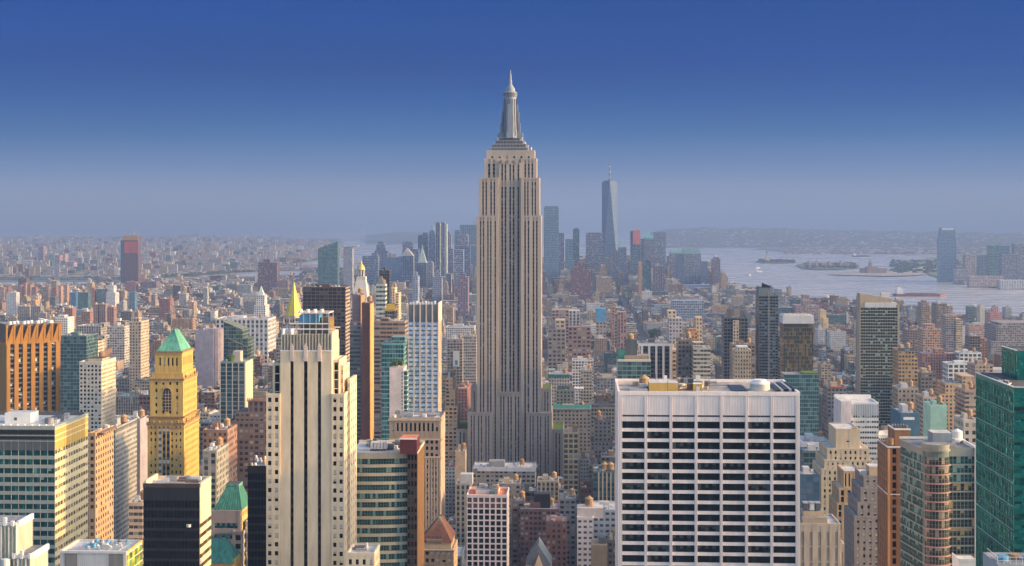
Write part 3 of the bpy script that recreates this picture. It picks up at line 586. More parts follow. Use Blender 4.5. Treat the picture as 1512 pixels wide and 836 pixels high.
for i in range(7):
    for face in 'FR':
        ca, cb = -hw + 41 * i / 7 + .7, -hw + 41 * (i + 1) / 7 - .7
        def PP(a, o, z_): return (a, -hw - o, z_) if face == 'F' else (hw + o, a, z_)
        P_ = [PP(ca, .9, zc - .5), PP(cb, .9, zc - .5), PP(cb, .9, zc + 1.5), PP(ca, .9, zc + 1.5)]; fl_.poly(P_ if face == 'F' else P_[::-1][::-1], OB)
        T = [PP(ca, .95, zc + 1.5), PP(cb, .95, zc + 1.5), PP((ca + cb) / 2 + 1.6, 2.4, zt)]; fl_.poly(T, OB)
        T = [PP((ca + cb) / 2 + 1.6, 2.4, zt), PP(cb, .95, zc + 1.5), PP(cb, 2.4, zt)]; fl_.poly(T, OB)
for i in range(10): b.mb('vent', True).cyl(-16 + 3.6 * i, -14 + (i % 3) * 3, zt, zt + 2.2, 1.3, 1.3, WHITE, 12); b.mb('vent', True).cyl(15, -16 + 3.4 * i, zt, zt + 2, 1.2, 1.2, WHITE, 12)
b.top = zt; b.x0, b.x1 = -30, 80; b.done()
# ---- cream gridded block
b = Bld('office_tower', 'cream concrete block with square window grid right of the ribbed orange tower', 'tower', 117, 150, 1150, 32)
st = ST(2.95, 3.2, .62, .55, sol((.55, .52, .46), .8, name='cream_concrete'), gl=GD, rec=.4); z = b.Z(538)
b.vol(b.X(117), b.X(150), 0, 36, 0, z, st, 'FRL', side=ST(3.0, 3.2, .55, .5, CREAM, gl=GD, rec=.4), roof=ROOFW, parapet=2.2); rr = b.mb('penthouse'); rr.box(b.X(124), b.X(145), 10, 28, z, z + 3.5, TAN, top=ROOFD); tank(b.mb('water_tank'), b.X(138), 20, z + 3.5, 2.4, 3, 1); b.done()
# ---- curved teal banded block with dark corner
b = Bld('office_tower', 'low curved block of teal window bands with maroon roof box, between two beige towers', 'tower', 522, 603, 630, 30)
z = b.Z(669); xa, xb = b.X(515), b.X(601); n = 22; pts = []
for i in range(n + 1):
    t = i / n; pts.append((xa + (xb - xa) * t, 2.6 * (1 - t) ** 0 * math.cos(t * math.pi * .5) * 0 + 3.0 * (t ** 3)))
body = [(p[0], p[1] + .5) for p in pts] + [(xb, 30), (xa, 30)]
BND = sol((.38, .37, .30), .7, .12, name='cream_band'); b.mb('wall').prism(body, 0, z - .1, TEALSP, top=ROOFW)
fl = 3.75; k = 0; zz = z
while zz > b.zlow() - 4:
    top_ = zz; bot = zz - (2.6 if k == 0 else 1.35); o = b.mb('band', True) if k < 1 else b.mb('band')
    for i in range(n):
        (ax, ay), (bx, by) = pts[i], pts[i + 1]
        o.poly([(ax, ay - .1, bot), (bx, by - .1, bot), (bx, by - .1, top_), (ax, ay - .1, top_)], BND); o.poly([(ax, ay - .1, top_), (bx, by - .1, top_), (bx, by + .6, top_), (ax, ay + .6, top_)], BND)
        o.poly([(ax, ay + .5, bot), (bx, by + .5, bot), (bx, by - .1, bot), (ax, ay - .1, bot)], BND)
        zc_ = (bot + bot - (fl - 1.35)) / 2; h_ = fl - 1.35; an = math.atan2(by - ay, bx - ax)
        if k < 4 and i >= 0:
            r = random.Random(i * 31 + k).random(); kd = 0 if r < .55 else 1 if r < .85 else 2
            key = ('c', round(bx - ax, 2), kd)
            if key not in _wm: q = MB(); win_geom(q, lambda a, oo, z_: (a, -oo, z_), (bx - ax) * 1.0, h_, GT, kd, 1, DGREY); _wm[key] = q.mesh('window')
            w_ = bpy.data.objects.new('window', _wm[key]); COL.objects.link(w_); w_.parent = b.root; w_.location = ((ax + bx) / 2, (ay + by) / 2 + .35, zc_); w_.rotation_euler = (0, 0, an)
        else:
            ca, sa, mx_, my_ = math.cos(an), math.sin(an), (ax + bx) / 2, (ay + by) / 2 + .35
            win_geom(b.mb('windows'), lambda a, oo, z_: (mx_ + a * ca + oo * sa, my_ + a * sa - oo * ca, zc_ + z_), bx - ax, h_, GT, random.choice((0, 0, 1, 0, 2)), 1, DGREY)
    zz -= fl if k else 2.6 + fl - 1.35; k += 1
zq = b.Z(662); c0, c1 = b.X(601) + .02, b.X(616)
b.vol(c0, c1, 1.0, 30, 0, zq - 2.5, ST(1.6, 3.75, .7, .6, BRONZE, gl=GB, top=.5, rec=.3), 'FR', side=ST(1.5, 3.75, .45, .55, sol((.30, .18, .08), .6, name='bronze_fin'), gl=GBR, rec=.3))
b.mb('parapet').box(xa, c1 + .2, 29.4, 30.2, z - .1, z + 1, CREAM); b.mb('parapet').box(c0, c1 + .1, .9, 2, zq - 2.5, zq - 1.7, CREAM); b.mb('parapet').box(c1 - .6, c1 + .1, 2, 29.4, zq - 2.5, zq - 1.7, CREAM)
ax, ay = b.at(590, 671, z); bx, _ = b.at(615, 671, z); b.mb('penthouse').box(ax, bx, ay + 1.2, ay + 13, z, z + 6.6, MAROON, top=ROOFR); b.mb('penthouse').box(ax - .2, bx + .2, ay + 1, ay + 1.2, z + 6.2, z + 6.9, TRAV)
u = b.mb('cooling_unit')
for i in range(5): ax, ay = b.at(545 + 5 * i, 668, z); u.box(ax, ax + 1.2, ay + 4, ay + 9, z + .8, z + 3.6, LGREY, bottom=True); u.box(ax, ax + .2, ay + 4, ay + 9, z, z + .8, STEEL)
clutter(b, b.X(560), b.X(590), 6, 26, z, 9, 21); clutter(b, b.X(526), b.X(550), 14, 28, z, 5, 22); b.top = z; b.done()
# ---- brown stone piered tower behind it
b = Bld('office_tower', 'beige stone tower with dark slot windows below the blue-white gridded tower', 'tower', 575, 651, 880, 32)
BS = sol((.36, .27, .20), .85, .14, name='brown_stone'); LS2 = sol((.52, .40, .29), .85, .12, name='beige_stone'); z = b.Z(619); xs = b.X(575), b.X(651)
b.vol(xs[0], xs[1], 0, 30, b.Z(648), z, ST(2.6, 9, .48, .55, BS, gl=GD, top=2.4, edge=1.0, rec=.7), 'FRL', roof=ROOFG, parapet=.8, side=ST(3, 3.8, .4, .5, LS2, gl=GD, rec=.5))
b.vol(xs[0] + .1, xs[1] - .1, .1, 30, 0, b.Z(648), ST(3.0, 3.8, .55, .55, BS, gl=GD, edge=1.0, rec=.5, kinds=(4, 2, 3, 1, 1)), 'FRL', side=ST(3, 3.8, .4, .5, LS2, gl=GD, rec=.5))
for i in range(7): c = b.X(625) + (b.X(650) - b.X(625)) * i / 6; b.mb('pier').box(c - .4, c + .4, -.35, .08, 0, b.Z(676), LS2)
b.mb('cornice').box(xs[0] - .6, xs[1] + .6, -.6, .3, z - .9, z + .3, LS2, bottom=True); b.mb('cornice').box(xs[0] - .5, xs[1] + .5, -.5, .05, b.Z(650), b.Z(648), LS2, bottom=True); b.mb('cornice').box(xs[0] - .5, xs[1] + .4, -.5, .05, b.Z(676), b.Z(674), LS2, bottom=True)
clutter(b, xs[0], xs[1], 2, 28, z, 12, 5); b.done()
# ---- blue-white gridded tower with flared crown
b = Bld('office_tower', 'slim tower of pale blue window squares with grey flared crown and sunlit edge', 'tower', 602, 647.5, 1100, 26)
CO = sol((.58, .53, .50), .8, .1, name='pinkish_concrete'); z = b.Z(475); xs = b.X(602), b.X(647.5); n = 5
sb = ST((xs[1] - xs[0]) / 5.0, 3.4, .68, .66, CO, gl=GBL, rec=.5, mull=2, kinds=(4, 4, 2, 1, 1), sm=sol((.14, .14, .15), .7, name='dark_spandrel'))
b.vol(xs[0], xs[1], 0, 26, 0, z, sb, 'FL'); b.mb('wall').box(xs[1] - .42, xs[1], .5, 26, 0, z, sol((.66, .54, .38), .8, .1, name='sunlit_tint_end_wall'))  # cream of the end wall puts its sunlight into the colour
cz = b.Z(450); cr_ = b.mb('crown'); cr_.taper(xs[0] + .4, xs[1] - .4, 1.2, 25, z - .3, xs[0] + .2, xs[1] - .2, -.2, 25, cz, sol((.20, .19, .19), .8, name='crown_panel'), top=ROOFG)
for i in range(6):
    c = xs[0] + (xs[1] - xs[0]) * i / 5; cr_.box(c - .45 if i else c, c + .45 if i < 5 else c, -.5, .9, z - 1, cz + .6, CO, bottom=True)
cr_.box(xs[1] - .3, xs[1] + .25, .9, 26, z - .5, cz + 1.5, CREAM, bottom=True)
for i in range(9): b.mb('vent', True).box(xs[0] + 1 + 2.3 * i, xs[0] + 2.2 + 2.3 * i, 4, 8, cz, cz + 1.4 + (i % 3) * .5, WHITE)
b.top = cz; b.done()
# ---- white-gridded office at bottom centre
b = Bld('office_building', 'small white gridded block with orange roof deck at bottom centre', 'building', 689, 749, 880, 26)
z = b.Z(733); xs = b.X(689), b.X(749); WP = sol((.66, .60, .60), .7, .08, name='white_concrete')
b.vol(xs[0], xs[1], 0, 26, 0, z, ST((xs[1] - xs[0]) / 7, 3.52, .74, .78, WP, gl=GD, rec=.7, mull=1, spin=.05, top=.9, kinds=(6, 3, 0, 0, 0)), 'FRL', roof=ROOFR, parapet=1.0)
m = b.mb('red_panel'); bw = (xs[1] - xs[0]) / 7
for i in range(7):
    for k in range(2): m.box(xs[0] + bw * i + .55, xs[0] + bw * (i + 1) - .55, .42, .55, z - 1.1 - 3.52 * k - 2.4, z - 1.2 - 3.52 * k, sol((.16, .07, .05), .7, .3, name='red_brown_panel'))
q = b.mb('penthouse'); q.box(xs[0] + 5, xs[1] - 5.5, 7, 20, z, z + 2.6, LGREY, top=ROOFG); q.box(xs[1] - 6.6, xs[1] - 5.7, 6, 10, z, z + 5.8, ORNG); q.box(xs[1] - 11, xs[1] - 8, 5.6, 7, z, z + 2, COPPERD); clutter(b, xs[0] + 4, xs[1] - 5, 8, 19, z + 2.6, 6, 12); b.done()
# ---- brown hip-roofed block
b = Bld('hip_roofed_building', 'brown stone block with steep red tiled hip roof beside the curved teal block', 'building', 616, 670, 780, 26)
HB = sol((.27, .20, .14), .85, .2, name='brown_stone'); z = b.Z(802); xs = b.X(616), b.X(670)
b.vol(xs[0], xs[1], 0, 26, 0, b.Z(812), ST(3.1, 3.8, .58, .5, HB, gl=GD, edge=.8, rec=.5, kinds=(3, 2, 4, 2, 1)), 'FRL', side=ST(3.1, 3.8, .5, .5, TAN, gl=GD, rec=.5)); b.vol(b.X(620), b.X(666), .8, 25, b.Z(812), z, ST(1.9, 3.2, .62, .55, TAN, gl=GD, rec=.4, top=.6), 'FRL')
r_ = b.mb('hip_roof'); r_.taper(b.X(620) - .4, b.X(666) + .4, .4, 25.4, z, b.X(645), b.X(648), 9, 20, b.Z(771), HIPR); seams(r_, b.X(620) - .4, b.X(666) + .4, .4, 25.4, z, b.X(645), b.X(648), 9, 20, b.Z(771), BROWN, 16, .1); [r_.box(b.X(626 + 4 * q_), b.X(626 + 4 * q_) + .9, 2.2, 5, z + 2, z + 3.1, DGREY, bottom=True) for q_ in range(7)]; c = b.mb('chimney'); c.box(b.X(645), b.X(648), 9.5, 12, b.Z(773), b.Z(769), COPPER)
r_.box(b.X(629), b.X(653), .2, 3, z + .2, z + 1.6, sol((.2, .16, .12), .8, name='dormer')); b.mb('cornice').box(xs[0] - .4, xs[1] + .4, -.4, .4, b.Z(813), b.Z(811.5), TAN, bottom=True); b.done()
# ---- small building with green mansard
b = Bld('mansard_building', 'grey stone block with green copper mansard roof, left of the black slab', 'building', 311, 360, 690, 22)
MS = sol((.46, .38, .35), .8, .12, name='mauve_stone'); z = b.Z(754); xs = b.X(311), b.X(356)
b.mb('wall').box(xs[0], xs[1] - .02, .5, 20, 0, z, MS); s_ = ST(14, 5.0, .78, .5, MS, gl=GT, top=6, rec=.5, mull=9)
b.facade('F', .5, xs[0], xs[1], b.Z(806), z, s_); b.facade('R', xs[1] - .02, .5, 20, 0, z, ST(4, 4.2, .4, .5, sol((.62, .45, .18), .8, name='sunlit_tint_stone'), gl=GD, rec=.5))  # ochre right face has the sunlight painted into its colour
b.vol(b.X(345), b.X(361.5), -2.5, 8, 0, b.Z(786), ST(5.2, 4.1, .5, .62, sol((.34, .32, .31), .8, name='grey_stone'), gl=GD, rec=.6, mull=2), 'FRL', roof=ROOFG)
b.vol(b.X(361.6), b.X(372), 2, 16, 0, b.Z(774), ST(3.4, 4.1, .4, .5, LGREY, gl=GD, rec=.5), 'FRL', roof=ROOFG)
for k in range(3):
    zz = b.Z(776) - 12 * k - 12; b.mb('brace').bar((b.X(362), 1.7, zz), (b.X(371), 1.7, zz + 11), .5, WHITE); b.mb('brace').bar((b.X(362), 1.7, zz + 11), (b.X(371), 1.7, zz), .5, WHITE)
r_ = b.mb('mansard_roof'); r_.taper(xs[0] + 1, xs[1] + .2, .8, 19, z, b.X(329), b.X(347.5), 7, 14, b.Z(722), COPPERD, top=ROOFD); seams(r_, xs[0] + 1, xs[1] + .2, .8, 19, z, b.X(329), b.X(347.5), 7, 14, b.Z(722), COPPER, 10, .12); r_.box(b.X(329) - .3, b.X(347.5) + .3, 6.7, 14.3, b.Z(722), b.Z(718.5), COPPER, top=ROOFD)
b.top = z; b.done()
b = Bld('low_house', 'dark hip roof with gold lit gable in front of the grey mansard block', 'house', 300, 344, 600, 16)
z = b.Z(832); b.mb('wall').box(b.X(300), b.X(344), 0, 16, 0, z, ORNG); b.mb('hip_roof').taper(b.X(300), b.X(345), -.3, 16.3, z, b.X(305), b.X(324), 6, 9, b.Z(800), COPPERD, top=ROOFD)
for i in range(4): b.mb('dormer', True).box(b.X(344) - 1, b.X(344) + .4, 2 + 3 * i, 3.6 + 3 * i, z - 1.6, z + 1.0, GOLDST)
b.top = z; b.done()
# ---- black slab
b = Bld('office_tower', 'plain black slab squeezed against the left of the buff limestone tower', 'tower', 365, 399, 660, 20)
z = b.Z(690); b.vol(b.X(365.5), b.X(399), 0, 20, 0, z, dict(bs, top=3), 'FRL', roof=ROOFG, parapet=.6); m = b.mb('roof_equipment'); r = random.Random(2)
for i in range(16): cx, cy = b.X(367 + 2 * i), r.uniform(2, 16); b.mb('vent', True).cyl(cx, cy, z, z + r.uniform(.6, 3), .7, .5, r.choice((WHITE, ORNG, LGREY, GREY)), 8)
b.done()
# ---- the tall art deco skyscraper in the middle
b = Bld('skyscraper', 'tallest grey limestone art deco skyscraper with mooring mast, at the centre', 'skyscraper', 673, 832, 1290, 60)
ES = sol((.40, .345, .295), .8, .1, .12, name='grey_limestone'); ESD = sol((.09, .09, .105), .45, .2, .5, metal=.2, name='aluminium_spandrel'); MT = sol((.22, .26, .33), .6, .12, metal=.0, name='mast_metal')
EG = (glass((.01, .014, .022), .1, 0, .03, .25), glass((.03, .04, .055), .1, .1, .03, .3), sol((.26, .27, .29), .7, .05, name='window_blind'))
def es(bay=3.45, **k): return ST(bay, 3.62, k.pop('ww', .57), .56, ES, sm=ESD, gl=EG, rec=.9, spin=.75, tm=ES, mull=2, kinds=(7, 2, 1.2, .7, .7), **k)
X, Z = b.X, b.Z
ed = 1.6
b.vol(X(703.6), X(736), 0, 40, 0, Z(320), es(edge=ed, wide=2, top=4), 'FL', roof=ES); b.vol(X(769), X(799), 0, 40, 0, Z(320), es(edge=ed, wide=2, top=4), 'FR', side=ST(3.45, 3.62, .42, .5, ES, gl=EG, rec=.5, edge=ed), roof=ES)
b.vol(X(736) + .02, X(769) - .02, 4.5, 38, 0, Z(266), es(edge=.9, top=6, ww=.62, wide=2), 'F')
b.vol(X(736) - .9, X(769) + .9, .6, 4.4, 0, Z(579), es(edge=1.0, top=4.2, ww=.55, wide=2), 'F')
for i in range(3):      # arched heads
    c = X(741.8 + 10.5 * i); a = b.mb('arch', True)
    for s in range(8):
        t0, t1 = math.pi * s / 8, math.pi * (s + 1) / 8; a.bar((c + 2.5 * math.cos(t0), .35, Z(585) + 2.2 * math.sin(t0)), (c + 2.5 * math.cos(t1), .35, Z(585) + 2.2 * math.sin(t1)), .7, ES)
b.vol(X(706.8), X(736), 1.2, 38, Z(320), Z(264), es(edge=ed, wide=2, top=3), 'FL', roof=ES); b.vol(X(769), X(796.4), 1.2, 38, Z(320), Z(264), es(edge=ed, wide=2, top=3), 'FR', roof=ES)
b.vol(X(714.5), X(736) - .02, 5.5, 36, Z(264), Z(235), es(edge=2.2, top=4, ww=.45), 'FL', roof=ES); b.vol(X(769) + .02, X(792), 5.5, 36, Z(264), Z(235), es(edge=2.2, top=4, ww=.45), 'FR', roof=ES)
b.vol(X(736), X(769), 4.6, 36, Z(266), Z(240), es(edge=.9, top=2, ww=.6, wide=2), 'F')
b.vol(X(717.4), X(789), 7.5, 34, Z(240) - 1, Z(223.5), ST(6.6, 3.6, .26, .5, ES, gl=EG, rec=.5, edge=2, top=4), 'FRL', roof=ES, parapet=1.4)
for i in range(3): c = X(742.5 + 10 * i); b.mb('wall').box(c - 1.4, c + 1.4, 4.2, 7.5, Z(242), Z(236), ES)
for (xa, xb, yt, y0, y1, kw) in ((691, 727.5, 609, -5, 44, {}), (777.7, 815, 609, -5, 44, {}), (694, 703.5, 575, 5, 40, {}), (799.1, 814, 575, 5, 40, {}), (673, 690.9, 635, 1.5, 52, {}), (815.1, 832, 635, 1.5, 52, {})):
    gr = GRASS if yt in (575, 635) and xa != 694 else ES
    b.vol(X(xa), X(xb), y0, y1, 0, Z(yt), es(edge=1.2, wide=2, top=2.6, ww=.52), 'FRL', roof=gr, parapet=.5)
t = b.mb('setback_tier'); cxm = X(752)
for (xa, xb, y0, y1, za, zb) in ((724.6, 779, 8.5, 33, 223.5, 217), (727, 776.5, 10, 31, 217, 211.5), (731, 772, 12, 29, 211.5, 206.5), (736, 767.5, 14, 27, 206.5, 202)):
    t.box(X(xa), X(xb), y0, y1, Z(za), Z(zb), MT, bottom=True); t.box(X(xa) - .5, X(xb) + .5, y0 - .5, y1 + .5, Z(zb) - .6, Z(zb), ES, bottom=True)
    n = int((xb - xa) / 2.2)
    for i in range(n): xx = X(xa) + .5 + i * (X(xb) - X(xa) - 1) / n; t.box(xx, xx + .7, y0 - .12, y0, Z(za) + .4, Z(zb) - .9, DGREY)
for i in range(12):
    xx = X(725 + i * 4.9); b.mb('antenna').bar((xx, 10, Z(219)), (xx, 10, Z(219) + 4 + (i * 7) % 5 + (5 if i in (3, 8) else 0)), .35, DGREY)
for s in (-1, 1):
    for k, (dx, zz) in enumerate(((13.5, 214), (16, 219), (11, 207), (19, 222))): b.mb('antenna').cyl(cxm + s * dx, 13, Z(zz), Z(zz) + 3.2, .5, .9, LGREY, 8)
m = b.mb('mast'); yc = 20.5
m.cyl(cxm, yc, Z(203), Z(141), 6.6, 5.4, MT, 16); 
for i in range(16): a = 2 * math.pi * i / 16; m.bar((cxm + 6.9 * math.cos(a), yc + 6.9 * math.sin(a), Z(200)), (cxm + 5.6 * math.cos(a), yc + 5.6 * math.sin(a), Z(144)), .5, DGREY if i % 2 else ESD)
for s in ((1, 0), (-1, 0), (0, 1), (0, -1)):          # the four stepped wings at the mast's foot
    for k, (r_, zz) in enumerate(((9.2, 180), (8.0, 163), (7.0, 152), (11.4, 194))):
        cx_, cy_ = cxm + s[0] * r_ * .75, yc + s[1] * r_ * .75; q = 2.2 if k < 3 else 3
        m.box(cx_ - (r_ * .25 if s[0] else q), cx_ + (r_ * .25 if s[0] else q), cy_ - (r_ * .25 if s[1] else q), cy_ + (r_ * .25 if s[1] else q), Z(203), Z(zz) - k * .05, MT)
for (ya, yb, ra, rb) in ((141.5, 139, 5.4, 6.3), (139, 134, 6.3, 6.3), (134, 132.5, 6.3, 5), (132.5, 127, 4.4, 4.1), (127, 123, 3.4, 2.2), (123, 115, 1.7, 1.5), (115, 106, 1.2, .9), (106, 100, .7, .3)):
    m.cyl(cxm, yc, Z(ya), Z(yb), ra, rb, MT, 16)
for k in range(5): m.cyl(cxm, yc, Z(138.5 - k * .9), Z(138.2 - k * .9), 6.6, 6.6, DGREY, 16)
b.top = Z(204); b.done(100)
# ---- right hand cluster
def glassw(c1, c2, c3=None, m=.35): return (glass(c1, .08, m), glass(c2, .08, m), c3)
b = Bld('office_tower', 'low beige block with cooling units on its stepped roof, right of the travertine slab', 'tower', 1181, 1241, 720, 24)
z = b.Z(776); s_ = ST(4.1, 7.6, .36, .9, sol((.48, .41, .33), .85, name='beige_stone'), sm=LIME2, gl=(sol((.32, .29, .24), .8, name='louvre'), glass((.04, .045, .05)), sol((.34, .3, .25), .8, name='louvre')), rec=.4, top=3.2)
b.vol(b.X(1179), b.X(1241), 0, 24, 0, z, s_, 'FRL', roof=ROOFW); b.vol(b.X(1241.1), b.X(1247), 1, 22, 0, b.Z(806), s_, 'FRL', roof=ROOFW); b.mb('wall').box(b.X(1187), b.X(1224), 4, 18, z, b.Z(767), sol((.34, .28, .2), .8, name='penthouse_wall'), top=ROOFG); b.mb('wall').box(b.X(1190), b.X(1221), 8, 16, b.Z(767), b.Z(760), TAN, top=ROOFG)
e_ = b.mb('cooling_unit')
for i in range(3): e_.box(b.X(1191 + 9 * i), b.X(1198 + 9 * i), 9, 13, b.Z(759), b.Z(749), DGREY if i != 1 else LGREY); e_.box(b.X(1190.5 + 9 * i), b.X(1198.5 + 9 * i), 8.8, 13.2, b.Z(749), b.Z(747.5), STEELL)
b.top = z; b.done()
def stepped(name, label, D, steps, st, dep, side=None, roof=ROOFW, group=None, cap=95, ex=None):
    b = Bld(name, label, 'tower', min(s[0] for s in steps), max(s[1] for s in steps), D, dep, group=group)
    for i, s in enumerate(steps):
        x0, x1, y = s[:3]; y0 = s[3] if len(s) > 3 else 0; st_ = s[4] if len(s) > 4 and s[4] else st
        b.vol(b.X(x0), b.X(x1), y0, dep - y0 * .2 - .03 * i, 0 if len(s) < 6 else s[5], b.Z(y), st_, 'FRL', side=side or st_, roof=roof, parapet=.7)
    if ex: ex(b)
    b.done(cap); return b
def ex1(b): rbox_ = b.mb('penthouse'); rbox_.box(b.X(1262), b.X(1268), 6, 10, b.Z(637), b.Z(634), ORNG2)
bt = ST(3.0, 3.7, .38, .5, TAN2, gl=GD, rec=.4, kinds=(5, 2, 3, 2, 1), edge=.6)
stepped('setback_tower', 'buff stepped stone tower with almost windowless top, behind the grey-brown brick one', 900, [(1237, 1272, 637, 6, ST(15, 8, .12, .2, TAN2, gl=GD, rec=.4, top=6)), (1223, 1284, 665, 3), (1218, 1287, 681, 1.4), (1213, 1290, 694, 0)], bt, 34, ex=ex1)
stepped('setback_tower', 'slim tan art deco tower with ribbed crown between buff and grey-brown towers', 820, [(1248, 1275, 699, 4, ST(2.2, 9, .4, .8, sol((.52, .36, .2), .85, name='tan_brick'), gl=GD, rec=.6)), (1240, 1279, 724, 1.5), (1236, 1282, 745, 0)], ST(3.4, 3.7, .45, .8, sol((.48, .34, .2), .85, name='tan_brick'), gl=GD, rec=.5), 26)
def ex2(b): b.mb('penthouse').box(b.X(1287), b.X(1309), 6, 16, b.Z(706), b.Z(692), TAN, top=ROOFW); clutter(b, b.X(1276), b.X(1287), 4, 14, b.Z(707), 4, 3)
stepped('setback_tower', 'grey-brown brick tower with setbacks and white blinds, left of the russet tower', 760, [(1278, 1309, 707, 5), (1273, 1309.2, 724, 3.6), (1268, 1309.4, 745, 2.2), (1262, 1309.6, 765, 1)], ST(3.5, 3.65, .36, .45, GREYBR, gl=GD, rec=.35, kinds=(2, 1, 4, 3, 3), edge=.5), 30, ex=ex2)
# russet slender
b = Bld('office_tower', 'slender russet brick tower with dark glass strips and white roof edge', 'tower', 1309, 1345, 640, 22)
RU = sol((.29, .155, .08), .8, .12, .3, name='russet_stone'); z = b.Z(661)
b.vol(b.X(1311), b.X(1346), 0, 22, 0, z, ST(5.2, 3.7, .38, .7, RU, gl=GD, rec=.6, edge=.6, mull=2, kinds=(5, 5, 0, 0, 0)), 'FRL', side=ST(4.4, 3.7, .36, .7, RU, gl=GD, rec=.6), parapet=.2)
b.vol(b.X(1324), b.X(1347), 4, 18, z, b.Z(636), ST(6, 6, .05, .1, RU, gl=GD, rec=.3), 'FRL', parapet=.2); t = b.mb('trim')
t.box(b.X(1310.5), b.X(1346.5), -.3, .6, z - .1, z + .5, WHITE, bottom=True); t.box(b.X(1310.5), b.X(1311.3), .6, 22.2, z - .1, z + .5, WHITE, bottom=True); t.box(b.X(1310.6), b.X(1346.2), -.2, .5, b.Z(731), b.Z(729.5), WHITE, bottom=True); t.box(b.X(1310.6), b.X(1311.2), .5, 22.1, b.Z(731), b.Z(729.5), WHITE, bottom=True)
t.box(b.X(1323.5), b.X(1347.5), 3.6, 4.4, b.Z(637), b.Z(635), WHITE, bottom=True); t.box(b.X(1323.5), b.X(1324.4), 4.4, 18, b.Z(637), b.Z(635), WHITE, bottom=True)
for i in range(5): b.mb('vent', True).cyl(b.X(1328 + 4 * i), 9, b.Z(636), b.Z(632), 1.0, .9, DGREY, 10); b.mb('vent', True).box(b.X(1327 + 4 * i), b.X(1328 + 4 * i), 12, 13, b.Z(636), b.Z(632), STEELL)
cx = b.X(1335); b.mb('wall').box(cx - 7.2, cx - 6.2, -.35, 0, 0, z - .5, sol((.62, .36, .16), .7, name='gold_brown_pier'))
b.mb('water_tank').cyl(b.X(1318), 5, z + .6, z + 3.4, 1.8, 1.8, TANKW, 12); b.top = z; b.done()
# curved corner glass tower
b = Bld('office_tower', 'grey glass tower with curved corner and pink floor edges, beside the teal glass tower', 'tower', 1345, 1442, 600, 30, rot=GR)
z = b.Z(664); GP = sol((.22, .26, .24), .4, .1, metal=.2, name='grey_green_metal'); xr = b.X(1442); xl = b.X(1370); 
n = 12; cxr = b.X(1384); R_ = 5.2; pts = []
pts.append((xl - .5, 26))                       # left side, going back
for i in range(n + 1):
    a = math.pi * (1 - i / n); pts.append((cxr - 0 + R_ * math.cos(a) , 1.5 - R_ * math.sin(a) * .75))
pts = [(b.X(1352), 27.0), (cxr - R_, 3.0)] + [(cxr - R_ * math.cos(math.pi * i / n), 1.2 - R_ * .7 * math.sin(math.pi * i / n)) for i in range(n + 1)] + [(xr, 2.0), (xr, 30.0)]
b.mb('wall').prism([(p[0], p[1] + .6) if 0 < i < len(pts) - 1 else p for i, p in enumerate(pts)], 0, z - .2, TEALSP, top=ROOFG)
fl = 3.72; zz = z; k = 0; LSS = sol((.30, .32, .29), .4, .1, metal=.3, name='pale_metal_slab_edge')
GF = (glass((.03, .045, .04), .07, .2), glass((.06, .07, .05), .07, .2), sol((.42, .28, .10), .6, .3, 1.2, name='warm_interior')); GP1 = (glass((.045, .045, .035), .1, .2), glass((.07, .05, .03), .1, .2), sol((.30, .24, .18), .6, .2, name='pale_interior'))
while zz > b.zlow() - 4:
    h = (.6 if k else 3.0); top_, bot = zz, zz - h
    for i in range(len(pts) - 1):
        (ax, ay), (bx, by) = pts[i], pts[i + 1]; an = math.atan2(by - ay, bx - ax); L = math.hypot(bx - ax, by - ay); ca, sa = math.cos(an), math.sin(an)
        if i == len(pts) - 2: continue
        curved = 2 <= i < len(pts) - 3
        mat = (PINK if k else LSS) if curved else LSS
        oo = .5 if curved else .15; P = lambda a, o, z_: (ax + a * ca + o * sa, ay + a * sa - o * ca, z_)
        q = b.mb('floor_edge'); e0 = bot if not curved else top_ - .45
        q.poly([P(0, oo, e0), P(L, oo, e0), P(L, oo, top_), P(0, oo, top_)], mat); q.poly([P(0, oo, top_), P(L, oo, top_), P(L, -.5, top_), P(0, -.5, top_)], mat); q.poly([P(0, -.5, e0), P(L, -.5, e0), P(L, oo, e0), P(0, oo, e0)], mat)
        nn = max(1, round(L / (1.5 if not curved else 2))); wl = L / nn; hb = fl - .6 if k else fl - .6
        if curved and k == 0: hb = 3.0
        for j in range(nn):
            cc = (j + .5) * wl; zc_ = bot - hb / 2 - .003; kd = random.choice((0, 0, 1, 3) if k > 8 else (0, 1, 0, 2, 3))
            px_, py_ = P(cc, .06 if i == 0 else -.25, 0)[:2]; g_ = GP1 if curved else GF if k > 2 and i > 2 else GT
            if k < 4 and i >= 2 and j < 12:
                key = ('g', round(wl, 2), kd, curved, k > 2)
                if key not in _wm: q2 = MB(); win_geom(q2, lambda a, o, z_: (a, -o, z_), wl, hb, g_, kd, 1, GP); _wm[key] = q2.mesh('window')
                w_ = bpy.data.objects.new('window', _wm[key]); COL.objects.link(w_); w_.parent = b.root; w_.location = (px_, py_, zc_); w_.rotation_euler = (0, 0, an)
            else: win_geom(b.mb('windows'), lambda a, o, z_: (px_ + a * ca + o * sa, py_ + a * sa - o * ca, zc_ + z_), wl, hb, g_, kd, 1, GP)
    zz -= (fl if k else 3.0 + fl - .6); k += 1
b.mb('crown').prism([(p[0], p[1]) for p in pts[2:-2]] + [(cxr + R_, 6), (cxr - R_, 6)], z - 1, z + 2.2, sol((.28, .28, .23), .5, name='curved_screen'), top=ROOFG)
ax, ay = b.at(1380, 660, z); b.mb('penthouse').box(ax, ax + 8, ay + 3, ay + 12, z, z + 5.4, sol((.22, .27, .31), .6, name='blue_grey_plant_screen'), top=ROOFW)
